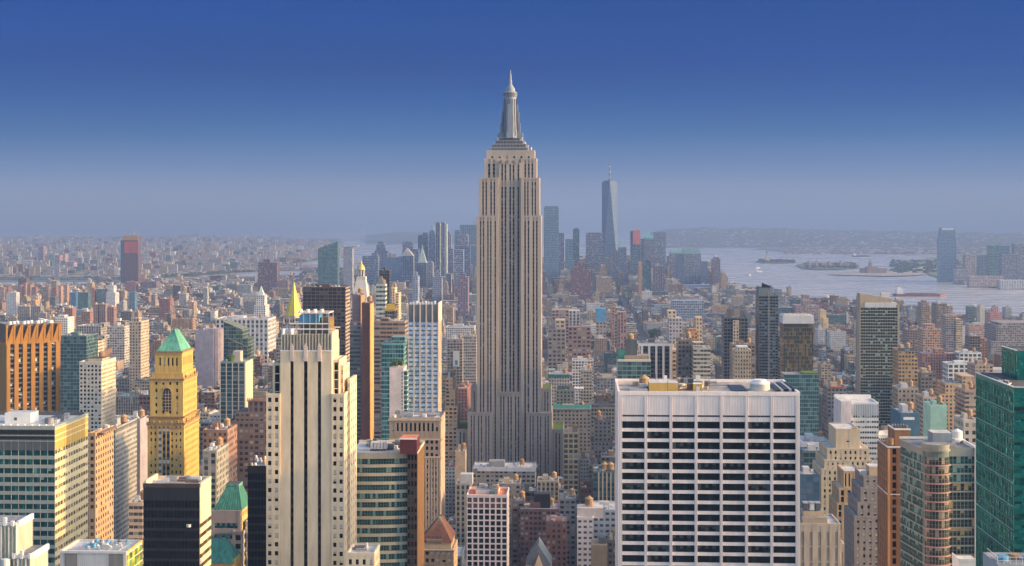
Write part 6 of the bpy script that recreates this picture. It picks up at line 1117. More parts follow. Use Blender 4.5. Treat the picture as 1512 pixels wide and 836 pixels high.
def sheet(name, cols, rows_z, mat, kind='structure', nr=14, tex=None):
    """surface over columns (px, Dnear, Dfar), following the earth's curve; rows_z(px, t, D) gives height above the sea"""
    v, f = [], []; n = nr
    for (px, a, c) in cols:
        for k in range(n + 1):
            D = a * (c / a) ** (k / n) if a > 0 else c * k / n
            v.append(((px - CX) / F * D, D, rows_z(px, k / n, D) - drop(D)))
    w_ = n + 1
    for i in range(len(cols) - 1):
        for k in range(n): f.append((i * w_ + k, (i + 1) * w_ + k, (i + 1) * w_ + k + 1, i * w_ + k + 1))
    me = bpy.data.meshes.new(name); me.from_pydata(v, [], f); me.materials.append(mat); me.update()
    o = bpy.data.objects.new(name, me); COL.objects.link(o); tag(o, kind=kind); return o
# the sea: a round sheet that curves away to the real horizon
v, f = [(0, 0, -1)], []; radii = [300 * 1.16 ** k for k in range(37)]; nseg = 96
for r in radii:
    for k in range(nseg): a = 2 * math.pi * k / nseg; v.append((r * math.cos(a), r * math.sin(a), -1 - drop(r)))
for k in range(nseg): f.append((0, 1 + k, 1 + (k + 1) % nseg))
for i in range(len(radii) - 1):
    for k in range(nseg): a = 1 + i * nseg; j = (k + 1) % nseg; f.append((a + k, a + nseg + k, a + nseg + j, a + j))
me = bpy.data.meshes.new('water'); me.from_pydata(v, [], f); me.materials.append(WATER); me.update(); wo_ = bpy.data.objects.new('water', me); COL.objects.link(wo_); tag(wo_, kind='structure')
SHORE = [(-900, 5200), (-300, 5300), (100, 5400), (300, 6000), (420, 6300), (520, 7000), (700, 7300), (1000, 7000), (1055, 6000), (1075, 5500), (1110, 5200), (1180, 4650), (1240, 4350), (1300, 4020), (1400, 3800), (1512, 3600), (1900, 3100), (2600, 2600)]
def shore(px): return float(np.interp(px, [s[0] for s in SHORE], [s[1] for s in SHORE]))
MG = ground_mat('city_ground', (.07, .07, .072), (.16, .155, .15), .02, (.10, .10, .10))
cols = [(px, 120, shore(px)) for px in range(-900, 2601, 50)]
sheet('ground', cols, lambda px, t, D: 0, MG, nr=24)
# the block of land under and behind the viewpoint
me = bpy.data.meshes.new('ground'); me.from_pydata([(-3000, -3500, -.05), (3000, -3500, -.05), (3000, 600, -.05), (-3000, 600, -.05)], [], [(0, 1, 2, 3)]); me.materials.append(MG); o = bpy.data.objects.new('ground', me); COL.objects.link(o); tag(o, kind='structure')
BG = ground_mat('far_city_ground', (.05, .08, .045), (.20, .19, .17), .006, (.12, .11, .10))
BNEAR = [(-900, 5700), (200, 6150), (330, 6900), (400, 7350), (430, 8600), (470, 9300), (512, 9800), (514, 30000)]
def bnear(px): return float(np.interp(px, [s[0] for s in BNEAR], [s[1] for s in BNEAR]))
sheet('land', [(px, bnear(px), 24000 if px < 300 else 24000 - (px - 300) * 36) for px in list(range(-900, 500, 25)) + [505]], lambda px, t, D: 3 + 25 * max(0, math.sin(t * 3)) * (px < 420), BG, nr=40)
HG = ground_mat('wooded_hills', (.03, .055, .03), (.07, .085, .06), .004, (.045, .07, .035))
def ridge(px):
    return 20 + 100 * math.exp(-((px - 1090) / 120) ** 2) + 70 * math.exp(-((px - 1250) / 150) ** 2) + 60 * math.exp(-((px - 1000) / 60) ** 2) + 50 * math.exp(-((px - 1450) / 160) ** 2) + 8 * math.sin(px * .11) + 5 * math.sin(px * .31)
hp = list(range(960, 1900, 8)); sheet('hills', [(px, 13500 - min(500, max(0, px - 1400) * 2), 21000) for px in hp], lambda px, t, D: 2 + ridge(px) * math.sin(min(1, t * 1.3) * math.pi / 2) ** 2, HG, nr=14)
hp = list(range(540, 700, 8)); sheet('hills', [(px, 15500, 22000) for px in hp], lambda px, t, D: 2 + (60 * math.exp(-((px - 600) / 50) ** 2) + 25) * math.sin(t * math.pi / 2) ** 2, HG, nr=10)
# islands and far shores, given by where their edges show
def isle(name, pts, mat, h=3):
    cols = []
    for px, yf, yn in pts: cols.append((px, dist_of(yn), dist_of(yf)))
    return sheet(name, cols, lambda px, t, D: h, mat, nr=5)
GL = ground_mat('island_lawn', (.05, .08, .03), (.16, .17, .12), .02, (.08, .12, .05)); PG = ground_mat('park_green', (.10, .15, .05), (.20, .19, .13), .006, (.13, .17, .07)); QG = ground_mat('quay', (.22, .2, .18), (.42, .38, .34), .01)
isle('island', [(1116, 386.5, 387), (1124, 384.5, 388.5), (1140, 384, 389), (1160, 384.5, 389), (1174, 386, 388.5), (1176, 387, 388)], GL); isle('island', [(1176, 392, 393), (1186, 389, 397), (1205, 388.5, 398.5), (1240, 389, 398.5), (1266, 391, 396), (1269, 393, 394)], GL)
isle('land', [(1225, 405, 406), (1240, 404, 407), (1300, 402.5, 408.5), (1340, 398, 408), (1352, 397, 407.5), (1367, 392, 406)], QG); isle('land', [(1317, 385, 386), (1330, 384.6, 387), (1350, 384, 389), (1365, 383, 392.5), (1372, 381, 406), (1392, 379, 412), (1420, 377, 414), (1440, 375, 424), (1470, 374, 425), (1512, 372, 426), (1600, 370, 428), (1900, 366, 434)], PG)
isle('land', [(1120, 367, 368.5), (1160, 367, 372), (1190, 367, 374), (1300, 367, 375), (1370, 366, 375), (1512, 363, 375), (1900, 360, 375)], BG)
isle('land', [(396, 393, 398), (408, 391.5, 399.5), (430, 391, 399.5), (452, 392, 399), (470, 391.5, 396)], QG)
isle('land', [(506, 387, 389), (530, 385, 390), (552, 386, 389)], QG)
# ------------------------------------------------------------------ the street fabric: lots between the avenues and streets
TH = rad(2.5); CT_, ST_ = math.cos(TH), math.sin(TH)
def g2w(s, t): return s * CT_ + t * ST_, -s * ST_ + t * CT_
AV = [-2950, -2700, -2450, -2200, -1950, -1700, -1450, -1200, -960, -740, -540, -400, -268, -135, 145, 425, 705, 985, 1265, 1545, 1800, 2050, 2300, 2550]
PAL = [((.27, .12, .08), 'brick red', 1.8), ((.22, .14, .10), 'brown', 2.6), ((.46, .36, .23), 'tan', 6), ((.58, .50, .36), 'cream', 5), ((.68, .67, .65), 'white', 4), ((.34, .36, .38), 'grey', 6), ((.20, .23, .26), 'slate', 3), ((.48, .36, .27), 'pinkish', 1), ((.13, .12, .12), 'dark grey', 2), ((.34, .25, .17), 'umber', 3), ((.10, .19, .20), 'teal', 2), ((.55, .36, .2), 'orange', 2)]
RPAL = [((.27, .27, .27), 'grey', 5), ((.52, .52, .52), 'white', 2.5), ((.07, .07, .075), 'black', 5), ((.16, .16, .16), 'dark', 5), ((.36, .30, .24), 'sandy', 2), ((.30, .44, .40), 'green', .6), ((.28, .12, .09), 'rusty', .6)]
def pick(r, L): return r.choices(L, [q[2] for q in L])[0]
PARKS = [(352, 376, 2950, 3500), (262, 288, 2450, 2750), (930, 968, 2500, 2950), (835, 880, 2550, 2750), (1092, 1104, 2500, 2700), (1000, 1014, 2350, 2500), (960, 985, 2900, 3200), (1165, 1180, 2500, 2700), (205, 235, 2650, 2800)]
lots = []
rg = random.Random(5)
hro = []
for (x0, x1, D, dep, top) in HEROES: hro.append(((x0 - CX) / F * D - 3, (x1 - CX) / F * D + 3, D - 6, D + dep + 5, x0, x1, D, top))
hro_near = [h for h in hro if h[2] < 7000]
harr = np.array([h[:4] for h in hro_near])
HV = [(h[4], h[5], h[6], HY + (EYE - h[7] + drop(h[6])) * F / h[6]) for h in hro_near]
for ai in range(len(AV) - 1):
    s0, s1 = AV[ai] + 14, AV[ai + 1] - 14
    t = 560.0
    while t < 7300:
        far = t > 2600
        step = 82.0; rowd = 31
        for row in (0, 1):
            ta, tb = t + 9 + row * (rowd + 1.5), t + 9 + row * (rowd + 1.5) + rowd
            s = s0
            while s < s1 - 7:
                wd = rg.choice((8, 12, 15, 20, 25, 30, 40)) if t < 2600 else rg.choice((8, 10, 14, 20, 30, 45)) if t < 4000 else rg.choice((14, 20, 30, 50))
                wd = min(wd, s1 - s); 
                a, e = s, s + wd; s = e
                X0, Y0 = g2w((a + e) / 2, ta)
                if Y0 < 500: continue
                px = CX + X0 / Y0 * F
                if px < -60 or px > 1580 or Y0 > shore(px) - 60: continue
                if any(p[0] <= px <= p[1] and p[2] <= Y0 <= p[3] for p in PARKS): continue
                dt_ = px > 560 and px < 1075 and Y0 > 4700
                u = rg.random()
                if Y0 < 1250: h = rg.uniform(26, 52) + (u > .8) * rg.uniform(5, 22)
                elif Y0 < 2100: h = (rg.uniform(26, 66) if px < 520 or (px > 1180 and Y0 < 1700) else rg.uniform(18, 46)) + (u > .86) * rg.uniform(10, 34)
                elif Y0 < 3300: h = rg.uniform(13, 26) + (u > .9) * rg.uniform(10, 34)
                elif dt_: h = rg.uniform(25, 60) + (u > .8) * rg.uniform(10, 50)
                elif Y0 < 4700: h = rg.uniform(12, 22) + (u > .9) * rg.uniform(10, 36)
                else: h = rg.uniform(12, 24) + (u > .93) * rg.uniform(10, 25)
                if 1060 < px and Y0 > 3000: h = min(h, 42)
                if Y0 < 1300 and px > 1180: h = min(h + 15, 80)
                x0, x1 = px - wd / 2 / Y0 * F, px + wd / 2 / Y0 * F
                fd = tb - ta
                # keep clear of the modelled buildings
                xw0, xw1 = X0 - wd / 2, X0 + wd / 2
                if len(harr) and np.any((harr[:, 0] < xw1) & (harr[:, 1] > xw0) & (harr[:, 2] < Y0 + fd) & (harr[:, 3] > Y0)): continue
                ytop = HY + (EYE - h + drop(Y0)) * F / Y0
                # nothing unseen in the photo may rise over a modelled building standing right behind it
                for q in HV:
                    if q[0] < x1 and q[1] > x0 and Y0 < q[2]:
                        vis = q[3] + (55 if q[2] < 1800 else 22 if q[2] < 3600 else 38 if q[0] > 520 and q[1] < 1080 else 12)
                        if ytop < vis: ytop = vis
                h = EYE + drop(Y0) - (ytop - HY) * Y0 / F
                if h < 8: h = 8.0
                ytop = HY + (EYE - h + drop(Y0)) * F / Y0
                if ytop > 870: continue
                lots.append([Y0, X0, wd, fd, h, x0, x1, ytop])
        t += step
# far fewer in the hidden downtown core is fine; rank by what shows: nearest first, counting fresh picture cells
RW, RH, RS = 756, 418, 2.0
buf = np.zeros((RH, RW), bool); items = [(l[0], 0, l) for l in lots] + [(h[2], 1, h) for h in hro]
items.sort(key=lambda q: q[0]); vis = {}
for D, k, it in items:
    if k == 0: x0, x1, yt, yb = it[5], it[6], it[7], HY + (EYE + drop(D)) * F / D
    else: x0, x1, yt, yb = it[4], it[5], HY + (EYE - it[7] + drop(D)) * F / D, HY + (EYE + drop(D)) * F / D
    a, c = max(0, int(x0 / RS)), min(RW, int(math.ceil(x1 / RS))); e, g = max(0, int(yt / RS) - (0 if k else 2)), min(RH, int(math.ceil(yb / RS)))
    if a >= c or e >= g: 
        if k == 0: vis[id(it)] = 0
        continue
    sub = buf[e:g, a:c]
    if k == 0: vis[id(it)] = int((~sub).sum())
    sub[:] = True
lots.sort(key=lambda l: -vis[id(l)])
NI = 300
def lot_building(mb, l, r, ox, oy, det=True, lod=0):
    """one fabric building, local origin at its front centre"""
    Y0, X0, wd, fd, h = l[:5]; c, cn, _ = pick(r, PAL); rc, rn, _ = pick(r, RPAL)
    c = tuple(min(.62, max(.03, v * k_)) for k_ in (r.uniform(.52, .92),) for v in c)
    kinds = ['punch'] * 5 + ['pair'] * 5 + ['pier'] * 2 + ['grid'] * 2 + ['ribbon'] * 1
    st_ = 'white' if cn == 'white' else 'glass' if cn == 'teal' else r.choice(kinds)
    mat = FM[st_]; x0, x1 = ox - wd / 2, ox + wd / 2; bay = r.choice((2.6, 3.0, 3.6, 4.2)); fl = r.choice((3.3, 3.6, 4.0)); feats = []
    z0 = -drop(Y0) if lod else 0
    hb = h; set_ = h > 34 and r.random() < .45
    if set_: hb = h * r.uniform(.6, .85)
    mb.box(x0, x1, oy, oy + fd, z0, z0 + hb, mat, top=ROOF, col=c, tcol=rc, bay=bay, fl=fl)
    if r.random() < (.7 if wd < 17 else .3): 
        for q_ in (-4, -2): mb.m[q_] = mb.mi(FM['plain'])     # blank party walls
        for q_ in ((-4, -2) if r.random() < .5 else ()): mb.c[q_] = tuple(v * .5 + w3 * .5 for v, w3 in zip(c, (.30, .22, .17)))
    if set_:
        i = r.uniform(1.5, wd * .2 + 1); mb.box(x0 + i, x1 - i * r.uniform(.2, 1), oy + r.uniform(1, 5), oy + fd - r.uniform(2, 6), z0 + hb, z0 + h, mat, top=ROOF, col=c, tcol=rc, bay=bay, fl=fl); feats.append('setback upper floors')
        x0 += i; x1 -= i
    if lod < 2:
        lt = tuple(min(.75, v * 1.12) for v in c); t = .5
        if not set_:
            for q in ((x0 - .15, x1 + .15, oy - .25, oy + t), (x0 - .1, x0 + t, oy + t, oy + fd), (x1 - t, x1 + .1, oy + t, oy + fd), (x0 + t, x1 - t, oy + fd - t, oy + fd + .1)): mb.box(*q, z0 + h - .9, z0 + h + .9, FM['plain'], col=lt if lod == 0 else c)
    oy2 = oy + (5 if set_ else 0); w_ = x1 - x0
    if w_ > 5 and r.random() < .85:      # bulkhead
        bw, bd, bh = r.uniform(.2, .5) * w_, r.uniform(.25, .5) * fd * .8, r.uniform(2.6, 6); a = r.uniform(0.5, w_ - bw - .5); e = r.uniform(.1, .4) * fd
        q = mb if lod else det.setdefault('bulkhead', MB()); q.box(x0 + a, x0 + a + bw, oy2 + e, oy2 + e + bd, z0 + h, z0 + h + bh, FM['plain'], top=ROOF, col=r.choice((c, c, (.5, .42, .32), (.2, .2, .2), (.6, .58, .56))), tcol=rc)
    if lod == 0 and w_ > 5:
        for _ in range(r.randint(6, 14)):
            q = det.setdefault(('roof_unit', _ if Y0 < 1500 else 0), MB()); u, v, s_ = r.uniform(.8, max(1, w_ - 2.5)), r.uniform(1, fd * .75), r.uniform(.8, 2.2); q.box(x0 + u, x0 + u + s_, oy2 + v, oy2 + v + s_ * r.uniform(.6, 1.5), h + .02, h + r.uniform(.8, 2), FM['plain'], col=r.choice(((.6, .6, .6), (.7, .7, .68), (.2, .2, .2), (.4, .4, .42), (.5, .38, .25))))
        for _ in range(r.randint(0, 2)): q = det.setdefault(('chimney', _), MB()); u, v = r.uniform(.8, max(1, w_ - 1.5)), r.uniform(1, fd * .9); q.box(x0 + u, x0 + u + .8, oy2 + v, oy2 + v + .8, h, h + r.uniform(3, 5), FM['plain'], col=(.35, .18, .12))
    elif lod == 1 and w_ > 5:
        for _ in range(r.randint(1, 3)):
            u, v, s_ = r.uniform(.8, max(1, w_ - 2.5)), r.uniform(1, fd * .75), r.uniform(1, 2.6); mb.box(x0 + u, x0 + u + s_, oy2 + v, oy2 + v + s_, z0 + h, z0 + h + r.uniform(.8, 2.4), FM['plain'], col=r.choice(((.6, .6, .6), (.7, .7, .68), (.2, .2, .2), (.5, .38, .25))))
    if w_ > 7 and h > 17 and r.random() < (.42 if lod < 2 else 0):
        u, v, rr = r.uniform(2.6, w_ - 2.6), r.uniform(3, fd * .6), r.uniform(1.7, 2.5)
        if lod == 0:
            q = det.setdefault('water_tank', MB()); tank(q, x0 + u, oy2 + v, h, rr, rr * 1.7, r.uniform(2.2, 4), TANKC[int(r.random() * 3)], TANKR if r.random() < .6 else STEELL); feats.append('rooftop water tank')
        else: mb.cyl(x0 + u, oy2 + v, z0 + h + 2.5, z0 + h + 6, rr, rr, TANKW, 7); mb.cyl(x0 + u, oy2 + v, z0 + h + 6, z0 + h + 7.4, rr * 1.1, .1, TANKR, 7, cap=False); mb.box(x0 + u - 1.2, x0 + u + 1.2, oy2 + v - 1, oy2 + v + 1, z0 + h, z0 + h + 2.5, STEEL)
    return cn, rn, feats, st_
TANKC = [TANKW, sol((.46, .34, .24), .9, .25, 1.2, name='pale_timber'), sol((.30, .27, .25), .9, .2, 1.2, name='grey_timber')]
NAMED = [(q.x0, q.x1, q.D) for q in []]
ANCH = [(705, 815, 1290, 'central skyscraper'), (913, 1180, 560, 'travertine slab'), (393, 522, 600, 'buff limestone tower'), (218, 298, 850, 'green-roofed ochre tower'), (-60, 131, 600, 'teal window slab'), (1266, 1327, 1450, 'balcony tower'), (1442, 1512, 480, 'teal glass tower'), (602, 656, 1100, 'blue-white gridded tower'), (1114, 1150, 1500, 'slender dark tower'), (1157, 1208, 1300, 'mirror tower'), (117, 170, 1150, 'cream gridded block'), (325, 364, 1150, 'white columned glass tower'), (522, 627, 630, 'curved teal block'), (689, 755, 880, 'white gridded block'), (447, 514, 1500, 'black bronze slab'), (1399, 1442, 600, 'curved corner tower')]
SZ = lambda h: 'low' if h < 22 else 'mid-rise' if h < 40 else 'tall'
ORD = ['nearest', 'second', 'third', 'fourth', 'fifth', 'sixth', 'seventh', 'eighth', 'ninth', 'tenth', 'eleventh', 'twelfth', 'thirteenth', 'fourteenth', 'fifteenth', 'sixteenth', 'seventeenth', 'eighteenth', 'nineteenth', 'twentieth']
indiv = []
for i, l in enumerate(lots[:NI]):
    r = random.Random(1000 + i); root = empty('city_building', (l[1], l[0], -drop(l[0])), -TH)
    m = MB(); det = {}; cn, rn, feats, st_ = lot_building(m, l, r, 0, 0, det, 0)
    m.build('wall', root)
    for k, q in det.items(): q.build(k if isinstance(k, str) else k[0], root)
    root['category'] = 'building'; root['group'] = 'ordinary city blocks between the towers'
    indiv.append((l, root, cn, rn, feats, st_))
def anchor(l):
    px, D = (l[5] + l[6]) / 2, l[0]; py = l[7]; best = None
    for a in ANCH:
        side = 'left of' if px < a[0] else 'right of' if px > a[1] else 'beyond' if D > a[2] else 'in front of'
        dx = max(a[0] - px, px - a[1], 0) + (0 if side in ('left of', 'right of') else 0)
        if side == 'beyond' and D - a[2] < 0: continue
        sc_ = dx + abs(D - a[2]) * .02
        if best is None or sc_ < best[0]: best = (sc_, side, a[3])
    return best[1], best[2]
buck = {}
for it in indiv:
    l, root, cn, rn, feats, st_ = it; sd, an = anchor(l)
    key = (SZ(l[4]), cn, rn, feats[0] if feats else '', sd, an); buck.setdefault(key, []).append(it)
for key, L in buck.items():
    L.sort(key=lambda it: it[0][0])
    for k, it in enumerate(L):
        f_ = {'rooftop water tank': ' with water tank', 'setback upper floors': ' with setback', '': ''}[key[3]]
        rank = '' if len(L) == 1 else (ORD[k] + (' nearest ' if k else ' ')) if k < len(ORD) else 'farther '
        it[1]['label'] = f'{rank}{key[0]} {key[1]} building{f_}, {key[2]} roof, {key[4]} the {key[5]}'
rest = MB()
for i, l in enumerate(lots[NI:]):
    r = random.Random(90000 + i); lod = 1 if (vis[id(l)] > 3 and l[0] < 3600) else 2
    if vis[id(l)] == 0 and l[0] > 2200 and i % 3: continue
    c_, s_ = math.cos(-TH), math.sin(-TH)
    lot_building(rest, l, r, l[1], l[0], {}, lod)
tag(rest.build('city_blocks'), 'countless low rooftops packed between the streets out to the rivers', 'city blocks', kind='stuff')
# towers behind the viewpoint, which the glass fronts mirror
bk = MB(); r = random.Random(8)
for i in range(70):
    x, y = -900 + 1800 * (i % 10) / 9 + r.uniform(-40, 40), -160 - 170 * (i // 10) + r.uniform(-20, 20); hh = r.uniform(70, 190); c, _, _ = pick(r, PAL); q = r.uniform(18, 34)
    bk.box(x - q, x + q, y - q, y + q * .6, 0, hh, FM[r.choice(('pair', 'pier', 'grid', 'ribbon'))], top=ROOF, col=c, tcol=(.3, .3, .3))
tag(bk.build('city_blocks'), 'blocks behind the viewpoint', 'city blocks', kind='stuff')
# far bank housing
fb = MB(); r = random.Random(21)
for i in range(24000):
    px = r.uniform(-40, 505); t = r.random() ** 1.25; a = bnear(px) + 60; D = a * ((21000 - max(0, px - 300) * 28) / a) ** t
    if D > 23000: continue
    s_ = r.uniform(6, 13) * (1 + D / 14000); hh = r.uniform(8, 15) + (r.random() > .965) * r.uniform(10, 38); c = pick(r, PAL)[0] if r.random() < .7 else (.45, .43, .42); c = tuple(v * .75 for v in c); x = (px - CX) / F * D
    z0 = -drop(D) + 2 + (22 * max(0, math.sin(3 * math.log(D / bnear(px)) / math.log(24000 / bnear(px)))) if px < 420 else 0)
    fb.box(x - s_, x + s_, D, D + s_, z0, z0 + hh, FM['plain'] if D > 8500 else FM['punch'], top=FM['plain'], col=c, tcol=r.choice(((.3, .3, .3), (.42, .41, .4), (.16, .17, .16), (.28, .25, .22))), bay=4, fl=4)
tag(fb.build('distant_houses'), 'low houses of the far bank fading into the haze', 'houses', kind='stuff')
nb = MB()
for i in range(2600):
    u = r.random()
    if u < .5: px, D = r.uniform(1160, 1560), r.uniform(10800, 13200)
    elif u < .8: px, D = r.uniform(970, 1560), r.uniform(14000, 17500)
    elif u < .9: px, D = r.uniform(1415, 1560), r.uniform(5500, 8000)
    else: px, D = r.uniform(400, 470), r.uniform(7350, 7900)
    s_ = r.uniform(7, 22); hh = r.uniform(6, 14); x = (px - CX) / F * D; c = r.choice(((.40, .39, .38), (.2, .19, .18), (.3, .2, .17), (.15, .16, .16), (.45, .45, .45)))
    z0 = -drop(D) + 2 + (ridge(px) * math.sin(min(1, 1.3 * math.log(D / 13500) / math.log(21000 / 13500)) * math.pi / 2) ** 2 if D > 13500 else 0)
    nb.box(x - s_, x + s_, D, D + s_, z0, z0 + hh, FM['plain'], col=c)
tag(nb.build('distant_houses'), 'warehouses and houses on the far shores across the bay', 'houses', kind='stuff')
# distant greenery
LEAF2 = sol((.04, .065, .035), .95, .35, .02, streak=False, name='distant_foliage'); gm = MB()
for i in range(6500):
    px = r.uniform(-40, 500); D = bnear(px) * (20000 / bnear(px)) ** (r.random()); x = (px - CX) / F * D; s_ = r.uniform(10, 40) * (1 + D / 16000)
    z0 = -drop(D) + 2 + (22 * max(0, math.sin(3 * math.log(D / bnear(px)) / math.log(24000 / bnear(px)))) if px < 420 else 0)
    gm.cyl(x, D, z0, z0 + r.uniform(7, 13), s_, s_ * .6, LEAF2, 7)
for i in range(500):
    px, D = (r.uniform(1316, 1420), dist_of(r.uniform(386, 404))) if i % 2 else (r.uniform(1190, 1264), dist_of(r.uniform(390, 397))) if i % 4 else (r.uniform(1122, 1172), dist_of(r.uniform(385.5, 388)))
    x = (px - CX) / F * D; gm.cyl(x, D, -drop(D) + 2, -drop(D) + r.uniform(8, 15), r.uniform(8, 22), r.uniform(4, 10), LEAF2, 7)
tag(gm.build('woodland'), 'dark tree cover scattered on the far banks and islands', 'woodland', kind='stuff')
# ------------------------------------------------------------------ trees in the squares
LEAF = [sol((.07, .13, .03), .9, .4, .5, streak=False, name='paler_foliage'), sol((.045, .085, .03), .9, .4, .5, streak=False, name='foliage')]; BARK = sol((.12, .09, .06), .9, name='bark')  # two greens
protos = []
for k in range(4):
    rr = random.Random(k); root = empty('street_tree', (0, 0, -500)); t = MB(); t.cyl(0, 0, 0, 5, .35, .22, BARK, 7)
    for a in range(5): q = rr.uniform(0, 6.28); t.bar((0, 0, 4), (2.4 * math.cos(q), 2.4 * math.sin(q), rr.uniform(6.5, 9)), .2, BARK)
    t.build('trunk', root); c = MB()
    for _ in range(420):
        th, ph, ra = rr.uniform(0, 6.28), rr.uniform(-.7, 1.57), rr.uniform(.5, 1) ** .5; lump = 1 + .25 * math.sin(3 * th + k) * math.cos(2 * ph)
        p = Vector((4.4 * ra * lump * math.cos(th) * math.cos(ph), 4.4 * ra * lump * math.sin(th) * math.cos(ph), 8.2 + 4.0 * ra * lump * math.sin(ph)))
        s_ = rr.uniform(.4, .85); u = Vector((rr.gauss(0, 1), rr.gauss(0, 1), rr.gauss(0, 1))).normalized(); w2 = u.orthogonal().normalized(); v2 = u.cross(w2)
        c.poly([tuple(p + w2 * s_), tuple(p + v2 * s_), tuple(p - w2 * s_), tuple(p - v2 * s_ * .8)], LEAF[k % 2])
    c.build('crown', root); protos.append(root)
tr = random.Random(3); nt_ = 0
PARKN = ['in the large square left of the dark maroon slab', 'in the small square above the ochre tower', 'in the sunny green square right of the skyscraper', 'in the long garden right of the skyscraper', 'beside the drum topped tower', 'by the pale loft mass', 'in the far garden below downtown', 'behind the mirror tower', 'left of the ochre tower pyramid']
for pi, p in enumerate(PARKS):
    n = int((p[1] - p[0]) / F * p[2] * (p[3] - p[2]) / 190); n = min(n, 46)
    for i in range(n):
        px, D = tr.uniform(p[0], p[1]), tr.uniform(p[2], p[3]); src = protos[(nt_) % 4]; nt_ += 1
        o = src.copy() if nt_ > 4 else src
        if nt_ > 4:
            COL.objects.link(o)
            for ch in src.children: c = ch.copy(); COL.objects.link(c); c.parent = o
        s_ = tr.uniform(1.0, 1.7); o.location = ((px - CX) / F * D, D, -drop(D)); o.scale = (s_, s_, s_ * tr.uniform(.85, 1.15)); o.rotation_euler = (0, 0, tr.uniform(0, 6))
        tag(o, 'leafy green tree ' + PARKN[pi], 'tree', 'trees ' + PARKN[pi])
    x0, x1 = (p[0] - CX) / F, (p[1] - CX) / F
    me = bpy.data.meshes.new('park_lawn'); me.from_pydata([(x0 * p[2], p[2], .3 - drop(p[2])), (x1 * p[2], p[2], .3 - drop(p[2])), (x1 * p[3], p[3], .3 - drop(p[3])), (x0 * p[3], p[3], .3 - drop(p[3]))], [], [(0, 1, 2, 3)]); me.materials.append(GL)
    o = bpy.data.objects.new('park_lawn', me); COL.objects.link(o); tag(o, kind='structure')
# ------------------------------------------------------------------ bridges, statue, ships
BR = sol((.20, .24, .30), .7, .1, name='bridge_steel'); D = 5750
root = empty('suspension_bridge', ((90 - CX) / F * D, D, -drop(D))); tag(root, 'long dark steel suspension bridge across the east river, far left', 'bridge')
Xb = lambda x: (x - 90) / F * D; Zb = lambda y: EYE - (y - HY) * D / F + drop(D)
m = MB(); m.box(Xb(-60), Xb(378), -10, 10, Zb(416.5), Zb(414), BR, bottom=True)
for i in range(110): m.bar((Xb(-58 + 4 * i), -10, Zb(414)), (Xb(-56 + 4 * i), -10, Zb(411.5)), 1.0, BR); 
m.box(Xb(-60), Xb(378), -10.5, -9.5, Zb(411.6), Zb(411), BR, bottom=True); m.build('deck', root)
for x in (84, -30):
    m = MB()
    for o_ in (-10, 10): m.bar((Xb(x) - 6, o_, 0), (Xb(x) - 5, o_, Zb(389)), 3.4, BR); m.bar((Xb(x) + 6, o_, 0), (Xb(x) + 5, o_, Zb(389)), 3.4, BR)
    for k in range(7): zz = Zb(389 + k * 4); m.bar((Xb(x) - 5, -10, zz), (Xb(x) + 5, -10, Zb(393 + k * 4)), 1.5, BR); m.bar((Xb(x) + 5, -10, zz), (Xb(x) - 5, -10, Zb(393 + k * 4)), 1.5, BR)
    m.build('bridge_tower', root)
m = MB(); pts = [(Xb(84 + 2.6 * i), -10, Zb(389 + 22 * (i / 30) ** .9)) for i in range(31)] ; pl = [(Xb(84 - 114 * i / 24), -10, Zb(389 + 22 * (1 - (2 * i / 24 - 1) ** 2))) for i in range(25)]
for P_ in (pts, pl):
    for a, c in zip(P_, P_[1:]): m.bar(a, c, 1.3, BR)
    for a in P_[::2]: m.bar(a, (a[0], a[1], Zb(412)), .5, BR)
m.build('cable', root)
for x in (110, 140, 170, 210, 250, 290, 330, 370):
    m = MB(); m.box(Xb(x) - 3, Xb(x) + 3, -8, 8, 0, Zb(416.4), BR); m.build('pier', root)
D = 16500; root = empty('suspension_bridge', ((416 - CX) / F * D, D, -drop(D))); tag(root, 'faint far suspension bridge with two tall pale towers on the horizon', 'bridge')
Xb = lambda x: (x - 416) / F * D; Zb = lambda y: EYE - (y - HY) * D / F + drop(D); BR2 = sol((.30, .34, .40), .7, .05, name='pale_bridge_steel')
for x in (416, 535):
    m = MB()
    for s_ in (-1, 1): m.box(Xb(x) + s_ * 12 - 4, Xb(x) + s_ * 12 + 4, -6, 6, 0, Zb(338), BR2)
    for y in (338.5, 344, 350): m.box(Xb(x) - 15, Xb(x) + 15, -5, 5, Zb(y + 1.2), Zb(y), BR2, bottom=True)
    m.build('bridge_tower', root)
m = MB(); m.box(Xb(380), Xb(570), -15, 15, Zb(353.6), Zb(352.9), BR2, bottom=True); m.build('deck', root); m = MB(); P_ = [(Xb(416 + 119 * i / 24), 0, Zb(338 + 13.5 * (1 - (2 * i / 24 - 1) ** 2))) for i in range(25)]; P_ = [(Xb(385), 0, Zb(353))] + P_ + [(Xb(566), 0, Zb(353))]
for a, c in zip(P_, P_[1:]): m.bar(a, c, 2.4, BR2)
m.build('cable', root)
D = dist_of(387.3); root = empty('statue', ((1133 - CX) / F * D, D, -drop(D) + 3)); tag(root, 'tiny green robed statue with raised torch on its stone pedestal in the bay', 'statue')
m = MB(); m.box(-26, 26, -26, 26, 0, 8, LIME); m.box(-17, 17, -17, 17, 8, 14, LIME); m.taper(-10, 10, -10, 10, 14, -7, 7, -7, 7, 42, LIME); m.box(-8.5, 8.5, -8.5, 8.5, 42, 45, LIME); m.build('pedestal', root)
m = MB(); CU = COPPER
